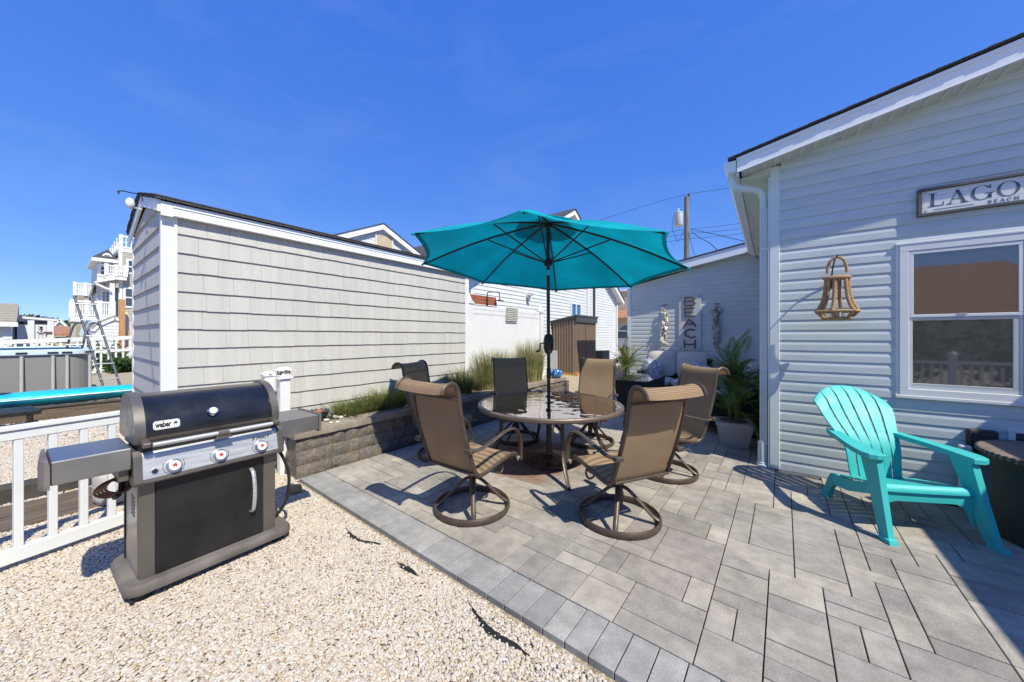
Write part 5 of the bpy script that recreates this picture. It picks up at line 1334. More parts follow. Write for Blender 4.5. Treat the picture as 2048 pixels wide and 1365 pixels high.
# ------------------------------------------------------------------ swivel chairs (local: x forward, y left, z up)
HS = 1.06
PROF = [(-0.605, 1.055), (-0.585, 1.095), (-0.548, 1.117), (-0.505, 1.120), (-0.468, 1.10), (-0.445, 1.06), (-0.432, 1.0), (-0.415, 0.90), (-0.385, 0.78), (-0.345, 0.66), (-0.312, 0.57),
        (-0.285, 0.50), (-0.262, 0.445), (-0.235, 0.408), (-0.195, 0.390), (-0.13, 0.392), (-0.02, 0.410), (0.10, 0.430), (0.20, 0.445), (0.26, 0.445), (0.30, 0.428), (0.318, 0.395)]
PROF = [(x, z*HS) for x, z in PROF]
HW = 0.265
def make_chair():
    t = thing('swivel_chair', 'x', 'chair')
    mb = MB(); rows = []
    dense = bez([(x, 0, z) for x, z in PROF], 63)
    for i, p in enumerate(dense):
        rows.append([(p.x, y, p.z-0.012*(1-(y/HW)**2)) for y in (-HW+.012, -.16, -.06, .06, .16, HW-.012)])
    mb.slab(rows, lambda i, k: (0.002, 0, 0.0035)); part('sling', mb, 'sling', t, smooth=60)
    for s in (-1, 1):
        mb = MB(); mb.tube([(p.x, s*(HW+.004), p.z) for p in dense], .014, 8, flat=(.026, .038)); part('side_rail', mb, 'bronze', t, smooth=50)
        # arm: from the back rail forward, curving down to the seat rail
        arm = bez([(-.345, s*.30, .655), (-.25, s*.318, .650), (-.10, s*.325, .685), (.08, s*.325, .725), (.20, s*.322, .715), (.275, s*.316, .655), (.315, s*.308, .56), (.325, s*.302, .47), (.325, s*.298, .405)], 40)
        mb = MB(); mb.tube(arm, .015, 8, flat=(.044, .022)); ar = part('arm', mb, 'bronze', t, smooth=50)
        mb = MB(); mb.box((-.352, s*.297, .655), (.05, .07, .036), None, .006); part('arm_bracket', mb, 'bronze', ar)
        mb = MB(); mb.bar((.30, s*.275, .43), (.33, s*.30, .43), .02, .02); mb.lathe([(0.008, 0), (0.008, .02)], (.31, s*.285, .40), 8); part('bolt', mb, 'chrome', ar)
        mb = MB(); mb.tube(bez([(.17, s*.20, .40), (.19, s*.20, .345), (.155, s*.20, .31), (.10, s*.20, .335), (.06, s*.20, .375)], 16), .009, 8); part('spring_arm', mb, 'bronze', t, smooth=50)
    for (x, z, w) in ((-.452, 1.005*HS, .022), (-.272, .418*HS, .03), (.235, .415*HS, .028)):
        mb = MB(); mb.bar((x, -HW, z), (x, HW, z), w, .018, ch=.004); part('cross_bar', mb, 'bronze', t)
    mb = MB(); mb.bb(-.16, .16, -.22, -.17, .375, .392, .004); mb.bb(-.16, .16, .17, .22, .375, .392, .004); mb.bb(-.05, .05, -.17, .17, .355, .385, .006); part('rocker_plate', mb, 'bronze', t)
    mb = MB(); mb.lathe([(0.032, .13), (0.032, .30), (0.05, .305), (0.06, .355)], (0, 0, 0), 20); part('pedestal', mb, 'bronze', t, smooth=40)
    for k in range(4):
        a = PI/4+k*PI/2; d = Vector((math.cos(a), math.sin(a), 0)); mb = MB()
        mb.tube(bez([d*.025+Vector((0, 0, .275)), d*.08+Vector((0, 0, .25)), d*.18+Vector((0, 0, .155)), d*.26+Vector((0, 0, .075)), d*.315+Vector((0, 0, .040))], 16), .017, 8, flat=(.042, .03)); part('leg', mb, 'bronze', t, smooth=50)
    mb = MB(); mb.tube([(.325*math.cos(2*PI*i/48), .325*math.sin(2*PI*i/48), .030) for i in range(48)], .02, 10, closed=True, flat=(.028, .058)); part('base_ring', mb, 'bronze', t, smooth=50)
    return t
GRP = 'swivel chairs round the glass table'
ch0 = make_chair()
spots = [(-2.154, 2.288, 1.576, 'brown sling swivel chair nearest the grill, its back turned left in the sun'),
         (-1.034, 2.897, 2.605, 'brown sling swivel chair at the front right of the table, closest to the camera'),
         (-0.96, 4.18, 4.05, 'brown sling swivel chair seen from the side beside the potted palm'),
         (-2.106, 4.717, -1.411, 'tan sling swivel chair facing the camera in front of the black fire table'),
         (-3.054, 4.218, -0.668, 'shaded see-through sling swivel chair facing the camera in front of the tall grass'),
         (-3.42, 3.10, 0.30, 'shaded dark sling swivel chair between the planter wall and the table')]
for i, (x, y, a, lb) in enumerate(spots):
    if i == 0:
        ch0.location = (x, y, 0); ch0.rotation_euler = (0, 0, a); ch0['label'] = lb; ch0['group'] = GRP
    else: copy_thing(ch0, (x, y, 0), a, lb, GRP)

# ------------------------------------------------------------------ adirondack chair (local: x forward, y left)
ad = thing('adirondack_chair', 'turquoise plastic adirondack chair by the house window', 'chair', (0.99, 3.955, 0), math.atan2(-.88, .47))
W2 = 0.30
for s in (-1, 1):
    mb = MB()   # front leg: tapered channel, wide at the arm
    def sec(x0, x1, y0, y1, z): return [(x0, y0, z), (x1, y0, z), (x1, y1, z), (x0, y1, z)]
    rows = [sec(-.015, .085, s*.315, s*.375, 0.0), sec(-.015, .075, s*.317, s*.372, .03), sec(-.035, .050, s*.318, s*.356, .035), sec(-.125, -.015, s*.303, s*.345, .30), sec(-.225, -.075, s*.290, s*.337, .565), sec(-.245, -.075, s*.285, s*.342, .60)]
    vs = [p for r in rows for p in r]; fs = []
    for i in range(len(rows)-1):
        for k in range(4): fs.append((i*4+k, i*4+(k+1) % 4, (i+1)*4+(k+1) % 4, (i+1)*4+k))
    fs += [(0, 1, 2, 3), tuple(len(rows)*4-4+k for k in range(4))]
    mb.add(vs, fs); part('front_leg', mb, 'turq', ad)
    mb = MB(); rows = [sec(-.80, -.715, s*.205, s*.26, 0), sec(-.79, -.71, s*.207, s*.257, .025), sec(-.73, -.655, s*.225, s*.262, .12), sec(-.67, -.54, s*.24, s*.275, .22), sec(-.62, -.42, s*.25, s*.285, .27)]
    vs = [p for r in rows for p in r]; mb.add(vs, [(i*4+k, i*4+(k+1) % 4, (i+1)*4+(k+1) % 4, (i+1)*4+k) for i in range(4) for k in range(4)]+[(0, 1, 2, 3), (16, 17, 18, 19)]); part('rear_leg', mb, 'turq', ad)
    # side apron with an arched underside
    top = [(-.60, .275), (-.40, .290), (-.25, .335), (-.11, .372)]; bot = [(-.10, .255), (-.13, .255), (-.18, .270), (-.28, .235), (-.42, .19), (-.60, .17)]
    mb = MB(); mb.prism([(x, z) for x, z in top+bot], (0, s*.286, 0), (1, 0, 0), (0, 0, 1), (0, -s*.03, 0)); part('side_apron', mb, 'turq', ad)
    # arm
    out = [(-.055, .285), (-.048, .345), (-.07, .392), (-.13, .412), (-.22, .405), (-.36, .372), (-.52, .328), (-.66, .290), (-.715, .262), (-.71, .225), (-.62, .215), (-.48, .240), (-.32, .270), (-.16, .278)]
    za = lambda x: .602+.045*min(1, max(0, -x/.65))
    n = len(out); topv = [(x, s*y, za(x)+.012) for x, y in out]; botv = [(x, s*y, za(x)-.020) for x, y in out]; ins = [(x*.985-.004, s*(y*.97+.009), za(x)+.018) for x, y in out]
    mb = MB(); mb.add(ins+topv+botv, [tuple(range(n)), tuple(range(2*n, 3*n))[::-1]]+[(i, i+n, (i+1) % n+n, (i+1) % n) for i in range(n)]+[(i+n, i+2*n, (i+1) % n+2*n, (i+1) % n+n) for i in range(n)]); part('arm', mb, 'turq', ad)
mb = MB()   # front apron with an arch
pts = [(-.30, .255), (-.285, .10)]
arch = [(-.318, .36), (.318, .36), (.318, .10), (.305, .14), (.285, .20), (.25, .245), (.20, .265), (-.20, .265), (-.25, .245), (-.285, .20), (-.305, .14), (-.318, .10)]
mb.prism(arch, (-.085, 0, 0), (0, 1, 0), (0, 0, 1), (-.025, 0, 0)); part('front_apron', mb, 'turq', ad)
sx = [(.032, .352), (.022, .376), (-.005, .388), (-.10, .370)]
def seat_z(x): return .383+(x+.10)*.22
seats = [(-.068, -.175), (-.187, -.265), (-.277, -.350), (-.362, -.430), (-.442, -.505)]
for i, (xa, xb) in enumerate(seats):
    mb = MB(); rows = []
    xs = [xa, xa-.012, xa-.03, (xa+xb)/2, xb] if i == 0 else [xa, (xa+xb)/2, xb]
    zs_ = [.350, .374, .384, seat_z((xa+xb)/2), seat_z(xb)] if i == 0 else [seat_z(x) for x in xs]
    for x, z in zip(xs, zs_): rows.append([(x, y, z-.012*math.cos(y/.6*PI)*(1 if x < -.1 else .3)+.006) for y in (-.31+.02*(i > 0), -.2, -.1, 0, .1, .2, .31-.02*(i > 0))])
    mb.slab(rows, lambda a, b: (0, 0, -.016)); part('seat_slat', mb, 'turq', ad, smooth=40)
# back slats: fan with an arched top, leaning back
def back_pt(t, y):  # t 0 bottom .. 1 top (along the slat)
    z = .26+t*.80; x = -.49-.15*t-.24*t*t+0.038*math.exp(-((t-.36)/.16)**2); x += -0.02*(1-(y/.36)**2)
    return (x, y, z)
NS = 6; g_ = .016
def halfw(t):
    q = min(1, max(0, (t-.30)/.48)); return .195+.02*min(1, t/.3)+.095*q*q*(3-2*q)
for k in range(NS):
    u0 = -1+2*k/NS; u1 = -1+2*(k+1)/NS
    mb = MB(); rows = []
    ttop = lambda u: 1.0-.17*abs(u)**2.2
    for i in range(11):
        f_ = i/10; r = []
        for j in range(5):
            u = u0+(u1-u0)*j/4; t = f_*ttop(u); y = u*halfw(t)
            y = y+(g_/2 if j == 0 and k > 0 else 0)-(g_/2 if j == 4 and k < NS-1 else 0)
            if j == 0 and k > 0 and (f_ > .93 or .38 < f_ < .42): y -= g_*.42
            if j == 4 and k < NS-1 and (f_ > .93 or .38 < f_ < .42): y += g_*.42
            p = back_pt(t, y); bend = -.0
            if f_ == 1: p = (p[0]-.022, p[1], p[2]-.012)
            r.append(p)
        rows.append(r)
    mb.slab(rows, lambda a, b: (-.014, 0, -.004)); part('back_slat', mb, 'turq', ad, smooth=45)
for t_ in (.40, .74):
    mb = MB(); rows = [[(back_pt(tt, y)[0]-.019, y, back_pt(tt, y)[2]) for y in [halfw(t_)*q/4*.86 for q in range(-4, 5)]] for tt in (t_-.025, t_+.025)]
    mb.slab(rows, lambda a, b: (-.014, 0, 0)); part('back_brace', mb, 'turq', ad)

# ------------------------------------------------------------------ wicker cooler table, cord reel
wt = thing('wicker_table', 'round dark wicker side table with brown top at the right edge', 'table', (1.86, 4.50, 0))
mb = MB(); mb.lathe([(0.47, 0.0), (0.475, .02), (0.44, .20), (0.425, .36), (0.44, .50), (0.475, .60)], (0, 0, 0), 48); part('body', mb, 'wicker', wt, smooth=40)
mb = MB(); mb.lathe([(0.478, .602), (0.505, .605), (0.52, .622), (0.515, .64), (0.49, .648)], (0, 0, 0), 48); tp = part('top', mb, 'table_brown', wt, smooth=30)
mb = MB()
for i in range(70):
    a = 2*PI*i/70; mb.box((.508*math.cos(a), .508*math.sin(a), .628), (.022, .04, .034), Matrix.Rotation(a, 3, 'Z') @ Matrix.Rotation(.25, 3, 'X'), .006)
part('braid', mb, 'wicker', tp)
cr = thing('hose_hanger', 'black coiled cord on a white post behind the turquoise chair', 'cord', (1.37, 4.93, 0))
mb = MB(); mb.bb(1.36, 1.43, 4.90, 4.96, 0, .56, .006); part('post', mb, 'white', cr, True)
for k in range(3):
    mb = MB(); mb.tube([(1.395+.055*math.cos(2*PI*i/20), 4.885-.012*k, .42-.03*k+.085*math.sin(2*PI*i/20)) for i in range(20)], .008, 6, closed=True); part('coil', mb, 'black', cr, True, smooth=60)

# ------------------------------------------------------------------ sofa corner
def cushion(mb, c, d, puff=.35, rot=None):
    """pillowy box"""
    hx, hy, hz = d[0]/2, d[1]/2, d[2]/2; c = Vector(c); N_ = 6; fs = []; vs = {}
    def P(a, b, e):
        x, y, z = a, b, e
        def cl(q): return q
        m_ = [abs(x), abs(y), abs(z)]
        v = Vector((x, y, z)); l4 = (abs(x)**6+abs(y)**6+abs(z)**6)**(1/6)
        v = v/l4
        return v
    import itertools
    pts = []; idx = {}
    def gi(v):
        k = tuple(round(q, 4) for q in v)
        if k not in idx: idx[k] = len(pts); pts.append(Vector(v))
        return idx[k]
    for ax in range(3):
        for sgn in (-1, 1):
            for i in range(N_):
                for j in range(N_):
                    q = []
                    for (a, b) in ((i, j), (i+1, j), (i+1, j+1), (i, j+1)):
                        v = [0, 0, 0]; v[ax] = sgn; v[(ax+1) % 3] = -1+2*a/N_; v[(ax+2) % 3] = -1+2*b/N_; q.append(gi(v))
                    fs.append(q if sgn > 0 else q[::-1])
    o = []
    mn = min(range(3), key=lambda i: d[i])
    for v in pts:
        w = P(*v); w = Vector((w.x*hx, w.y*hy, w.z*hz))
        e = 1.0
        for ax in range(3):
            if ax != mn: e *= (1-abs(v[ax])**3*.55*puff*2)
        w[mn] *= max(.12, e)*(1+.1*puff)
        if rot is not None: w = rot @ w
        o.append(c+w)
    mb.add(o, fs); return mb
sf = thing('loveseat', 'black wicker loveseat with light grey cushions under the board sign', 'sofa', (-1.95, 9.6, 0))
SX0, SX1, SY0, SY1 = -2.78, -1.18, 9.0, 10.05
mb = MB(); mb.bb(SX0+.02, SX1-.02, SY0+.03, SY1, .10, .30, .01); part('base', mb, 'wicker_black', sf, True)
mb = MB(); mb.bb(SX0, SX1, SY1-.10, SY1+.02, .10, .98, .015); part('backrest', mb, 'wicker_black', sf, True)
for x in (SX0, SX1-.09):
    mb = MB(); mb.bb(x, x+.09, SY0+.1, SY1-.11, .10, .66, .02); part('arm', mb, 'wicker_black', sf, True)
    mb = MB(); mb.bb(x+.015, x+.075, SY0+.05, SY0+.11, 0, .0995); part('leg', mb, 'wicker_black', sf, True)
mid_ = (SX0+SX1)/2
for (a, b) in ((SX0+.10, mid_-.005), (mid_+.005, SX1-.10)):
    mb = MB(); cushion(mb, ((a+b)/2, SY0+.42, .395), (b-a, .82, .19), .18); part('seat_cushion', mb, 'cushion', sf, True, smooth=True)
    mb = MB(); cushion(mb, ((a+b)/2, SY1-.25, .82), (b-a, .24, .66), .3, Matrix.Rotation(-.16, 3, 'X')); part('back_cushion', mb, 'cushion', sf, True, smooth=True)
def pillow(label, c, s, rz, rx, roll=0.0):
    mb = MB(); cushion(mb, (0, 0, 0), (s, .17, s), .75, Matrix.Rotation(rz, 3, 'Z') @ Matrix.Rotation(rx, 3, 'X') @ Matrix.Rotation(roll, 3, 'Y'))
    return solo('throw_pillow', mb, 'pillow', label, 'pillow', loc=c, group='navy patterned throw pillows', smooth=True)
pillow('navy and white patterned pillow at the left end of the loveseat', (-2.52, 9.42, .70), .50, -.15, -.25, .28)
pillow('navy and white patterned pillow at the right end of the loveseat', (-1.36, 9.45, .68), .44, .5, -.35, .45)
ac_ = thing('armchair', 'black wicker armchair with grey cushions behind the potted palm', 'armchair', (-.45, 6.9, 0))
mb = MB(); mb.bb(-.92, -.10, 6.42, 7.38, .10, .30, .01); part('base', mb, 'wicker_black', ac_, True)
mb = MB(); mb.bb(-.16, -.05, 6.42, 7.38, .3005, .86, .015); part('backrest', mb, 'wicker_black', ac_, True)
for y in (6.36, 7.385):
    mb = MB(); mb.bb(-.94, -.05, y, y+.055, .08, .60, .01); part('arm', mb, 'wicker_black', ac_, True)
for x in (-.90, -.15):
    for y in (6.45, 7.32):
        mb = MB(); mb.bb(x, x+.05, y, y+.05, 0, .0995); part('leg', mb, 'wicker_black', ac_, True)
mb = MB(); cushion(mb, (-.52, 6.9, .40), (.84, .90, .20), .18); part('seat_cushion', mb, 'cushion', ac_, True, smooth=True)
mb = MB(); cushion(mb, (-.27, 6.92, .80), (.22, .86, .64), .3, Matrix.Rotation(.18, 3, 'Y')); part('back_cushion', mb, 'cushion', ac_, True, smooth=True)
pillow('navy patterned pillow leaning on the armchair behind the palm', (-.60, 7.02, .70), .46, 1.35, -.35, .3)
pillow('navy patterned pillow lying flat on the armchair seat', (-.66, 6.72, .555), .46, .3, 1.35, .2)
ft = thing('fire_table', 'black wicker fire table with glossy dark glass top', 'table', (-2.26, 7.7, 0))
FX0, FX1, FY0, FY1, FZ_ = -2.62, -1.90, 6.95, 8.45, .655
mb = MB()
b0 = [(FX0+.10, FY0+.10), (FX1-.10, FY0+.10), (FX1-.10, FY1-.10), (FX0+.10, FY1-.10)]; b1 = [(FX0+.03, FY0+.03), (FX1-.03, FY0+.03), (FX1-.03, FY1-.03), (FX0+.03, FY1-.03)]
mb.add([(x, y, 0.0) for x, y in b0]+[(x, y, FZ_-.035) for x, y in b1], [(0, 1, 5, 4), (1, 2, 6, 5), (2, 3, 7, 6), (3, 0, 4, 7), (4, 5, 6, 7)]); part('body', mb, 'wicker_black', ft, True)
mb = MB(); mb.bb(FX0, FX1, FY0, FY1, FZ_-.034, FZ_-.006, .005); part('rim', mb, 'black', ft, True)
mb = MB(); mb.bb(FX0+.02, FX1-.02, FY0+.02, FY1-.02, FZ_-.0055, FZ_+.003, .002); part('glass_top', mb, 'pane', ft, True)

# ------------------------------------------------------------------ palms
def leaflet_frond(L, n, seed, droop, up):
    rg = random.Random(seed); mb = MB(); pts = []
    for i in range(15):
        t = i/14; pts.append(Vector((L*(t*up[0]+(1-up[0])*t*t*.9), 0, L*(up[1]*t-droop*t**2.3))))
    mb.tube(pts, [.006*(1-.8*i/14) for i in range(15)], 5)
    for i in range(n):
        t = .16+.84*i/(n-1); k = t*14; a = int(min(13, k)); p = pts[a].lerp(pts[a+1], k-a); tg = (pts[a+1]-pts[a]).normalized()
        ll = L*.40*math.sin(PI*(.14+.80*t))**.8*rg.uniform(.85, 1.1)
        for s in (-1, 1):
            d = (tg*(.75+.35*t)+Vector((0, s, 0))*(.95-.45*t)+Vector((0, 0, .18))).normalized(); w = Vector((0, 0, 1)).cross(d).normalized()*(.008+.003*rg.random())
            q = p+d*ll*.5+Vector((0, 0, -.01)); e = p+d*ll+Vector((0, 0, -.16*ll-rg.uniform(0, .03)))
            mb.add([p, q+w, e, q-w], [(0, 1, 2, 3)])
    return mb.mesh('frond')
def palm(name, label, c, pot, potm, fr, meshes, mats, h0, seed, stems=5):
    rg = random.Random(seed); t = thing(name, label, 'potted palm', (c[0], c[1], 0))
    mb = MB(); w0, w1, ph = pot
    for (za, zb, wa, wb) in ((0, ph-.05, w0, w1), (ph-.05, ph, w1+.02, w1+.025)):
        mb.add([(sx_*wa/2, sy_*wa/2, za) for sx_, sy_ in ((-1, -1), (1, -1), (1, 1), (-1, 1))]+[(sx_*wb/2, sy_*wb/2, zb) for sx_, sy_ in ((-1, -1), (1, -1), (1, 1), (-1, 1))], [(0, 1, 5, 4), (1, 2, 6, 5), (2, 3, 7, 6), (3, 0, 4, 7), (0, 3, 2, 1), (4, 5, 6, 7)])
    p_ = part('pot', mb, potm, t); p_.rotation_euler = (0, 0, .18)
    mb = MB(); mb.lathe([(w1*.42, ph-.02), (w1*.4, ph+.006)], (0, 0, 0), 16); part('potting_soil', mb, 'soil', t)
    for k in range(stems):
        a = rg.uniform(0, 2*PI); b = Vector((.05*math.cos(a), .05*math.sin(a), ph)); mb = MB(); mb.tube([b, b+Vector((.04*math.cos(a), .04*math.sin(a), h0*rg.uniform(.5, .9)))], [.014, .008], 6); part('stem', mb, mats[0], t)
    for k in range(fr):
        me = meshes[rg.randrange(len(meshes))]
        o = bpy.data.objects.new('frond', me); link(o, t)
        a = k*2.399+rg.uniform(-.3, .3); o.location = (.04*math.cos(a), .04*math.sin(a), ph+h0*rg.uniform(.05, 1.0)); s = rg.uniform(.65, 1.1)
        o.rotation_euler = (rg.uniform(-.3, .3), -rg.uniform(.0, .75), a); o.scale = (s, s, s)
    return t
def frset(m, L, n, sd):
    out = []
    for k, (dr, up) in enumerate(((.45, (.55, 1.0)), (.75, (.8, .75)), (.3, (.4, 1.15)), (.9, (.9, .55)))):
        me = leaflet_frond(L, n, sd+k, dr, up); me.materials.append(M[m]); out.append(me)
    return out
palm('potted_palm', 'dark green palm in a square grey pot beside the downspout', (-.43, 5.84), (.30, .42, .34), 'pot', 62, frset('palm', .60, 20, 40), ('palm', 'palm'), .55, 3, 9)
palm('potted_palm', 'light green palm in a dark pot left of the loveseat', (-3.02, 9.0), (.34, .40, .42), 'dark_pot', 26, frset('palm_lt', .66, 20, 60), ('palm_lt', 'palm_lt'), .35, 5, 5)

# ------------------------------------------------------------------ wall decorations
def strokes(mb, segs, o, ux, uz, s, n, th):
    for (x0, z0, x1, z1, w) in segs:
        a = Vector((x0, z0)); b = Vector((x1, z1)); d = (b-a).normalized(); p = Vector((-d.y, d.x))*w/2
        poly = [a-p, b-p, b+p, a+p]; mb.prism([(q.x*s, q.y*s) for q in poly], o, ux, uz, Vector(n)*th)
# BEACH board
c0 = PY(1358, 592, YB-.03); c1 = PY(1402, 702, YB-.03)
bx0, bx1, bz0, bz1 = c0.x, c1.x, c1.z+.0, c0.z
bs = thing('beach_sign', 'tall whitewashed board with twig letters spelling BEACH above the loveseat', 'sign', ((bx0+bx1)/2, YB-.03, bz0))
wB = (bx1-bx0)/2
for k in range(2):
    mb = MB(); mb.bb(bx0+k*wB+.001, bx0+(k+1)*wB-.001, YB-.045, YB-.014, bz0, bz1, .003); part('board', mb, 'driftwood', bs, True)
tw = random.Random(4)
L5 = {'B': [(.15, 0, .15, 1), (.15, 1, .7, .97), (.7, .97, .85, .78), (.85, .78, .7, .55), (.15, .53, .7, .55), (.7, .55, .9, .3), (.9, .3, .75, .04), (.75, .04, .12, 0)],
      'E': [(.15, 0, .13, 1), (.1, 1, .85, .98), (.15, .5, .75, .52), (.1, 0, .9, .03)],
      'A': [(.05, 0, .45, 1), (.45, 1, .95, .02), (.22, .36, .78, .38)],
      'C': [(.85, .88, .6, 1), (.6, 1, .25, .85), (.25, .85, .1, .5), (.1, .5, .25, .14), (.25, .14, .6, 0), (.6, 0, .92, .15)],
      'H': [(.12, 0, .10, 1), (.88, 0, .9, 1), (.12, .48, .88, .52)]}
H_ = bz1-bz0; lh = H_*.155; lw = (bx1-bx0)*.62; lx = bx0+(bx1-bx0)*.19
for k, ch in enumerate('BEACH'):
    z_ = bz1-.03*H_-(k+1)*H_*.192+H_*.03
    mb = MB()
    for (x0, z0, x1, z1) in L5[ch]:
        a = Vector((lx+x0*lw, YB-.056, z_+z0*lh)); b = Vector((lx+x1*lw, YB-.056, z_+z1*lh)); m_ = a.lerp(b, .5)+Vector((tw.uniform(-.012, .012), 0, tw.uniform(-.012, .012)))
        mb.tube([a, m_, b], [.016, .019, .015], 7)
    part('letter', mb, 'twig', bs, True, smooth=50)
for (x, z) in ((bx0+.04, bz1-.05), (bx1-.04, bz1-.05), (bx0+.04, bz0+.05), (bx1-.04, bz0+.05)):
    mb = MB(); mb.tube([(x, YB-.046, z), (x, YB-.052, z)], .013, 8); part('screw', mb, 'bronze', bs, True)
def garland(label, u0, v0, v1, m, seed):
    rg = random.Random(seed); a = PY(u0, v0, YB-.05); b = PY(u0, v1, YB-.05)
    t = thing('shell_garland', label, 'garland', (a.x, YB-.05, b.z), group='oyster shell garlands on the wing wall')
    mb = MB(); mb.bar((a.x-.07, YB-.022, a.z+.09), (a.x+.07, YB-.022, a.z+.09), .012, .02); mb.tube([(a.x, YB-.02, a.z+.09), (a.x, YB-.055, a.z+.08), (a.x, YB-.05, b.z+.05)], .006, 6); part('cord', mb, 'bronze', t, True)
    n_ = 46; z0, z1 = a.z, b.z
    protos = []
    for k in range(5):
        mb = MB(); rows = []
        for i in range(4):
            for_ = []
            for j in range(5):
                x = (j/4-.5)*.07*(1-.25*(i/3)**2); z = -i/3*.085; y = -.018*math.sin(PI*j/4)*math.sin(PI*(i+.5)/4)
                for_.append((x+rg.uniform(-.006, .006), y+rg.uniform(-.006, .006), z+rg.uniform(-.006, .006)))
            rows.append(for_)
        mb.slab(rows, lambda i, j: (0, .007, 0)); me = mb.mesh('shell', True); me.materials.append(M[m]); protos.append(me)
    for i in range(n_):
        z = z0+(z1-z0)*(i+.3)/n_; o = bpy.data.objects.new('shell', protos[rg.randrange(5)]); link(o, t, True)
        an = rg.uniform(0, 2*PI); o.location = (a.x+.048*math.cos(an), YB-.060+.022*math.sin(an)-.01, z+.03); o.rotation_euler = (rg.uniform(-.6, .5), rg.uniform(-.6, .6), rg.uniform(-1.1, 1.1)); s = rg.uniform(.9, 1.5); o.scale = (s, s, s)
garland('pale oyster shell garland left of the BEACH board', 1329, 617, 690, 'shell', 1)
garland('greyer oyster shell garland right of the BEACH board', 1433, 615, 690, 'shell_grey', 2)

# LAGOON sign
sg_ = thing('house_sign', 'framed white board sign lettered LAGOON BEACH HOUSE above the window', 'sign', (1.9, YW-.03, 2.7))
sx0, sx1, sz0, sz1 = 1.13, 2.75, 2.689, 2.952; fy0, fy1 = YW-.052, YW-.010
for (p, q, r, s) in ((sx0, sx1, sz1-.026, sz1), (sx0, sx1, sz0, sz0+.026), (sx0, sx0+.028, sz0+.0265, sz1-.0265), (sx1-.028, sx1, sz0+.0265, sz1-.0265)):
    mb = MB(); mb.bb(p, q, fy0, fy1, r, s, .003); part('frame', mb, 'sign_frame', sg_, True)
n_ = 4; hz = (sz1-sz0-.054)/n_
for k in range(n_):
    mb = MB(); mb.bb(sx0+.0285, sx1-.0285, YW-.030, YW-.012, sz0+.027+k*hz+.0006, sz0+.027+(k+1)*hz-.0006, .001); part('board', mb, 'sign_white', sg_, True)
def ring(mb, cx, cz, rx, rz, a0, a1, wfun, o, n=28):
    poly_o = []; poly_i = []
    for i in range(n+1):
        a = a0+(a1-a0)*i/n; w = wfun(a); ex_ = math.cos(a); ez = math.sin(a)
        poly_o.append((cx+rx*ex_, cz+rz*ez)); poly_i.append((cx+(rx-w)*ex_, cz+(rz-w*.55)*ez))
    for i in range(n):
        mb.prism([poly_o[i], poly_o[i+1], poly_i[i+1], poly_i[i]], o, (1, 0, 0), (0, 0, 1), (0, -.0015, 0))
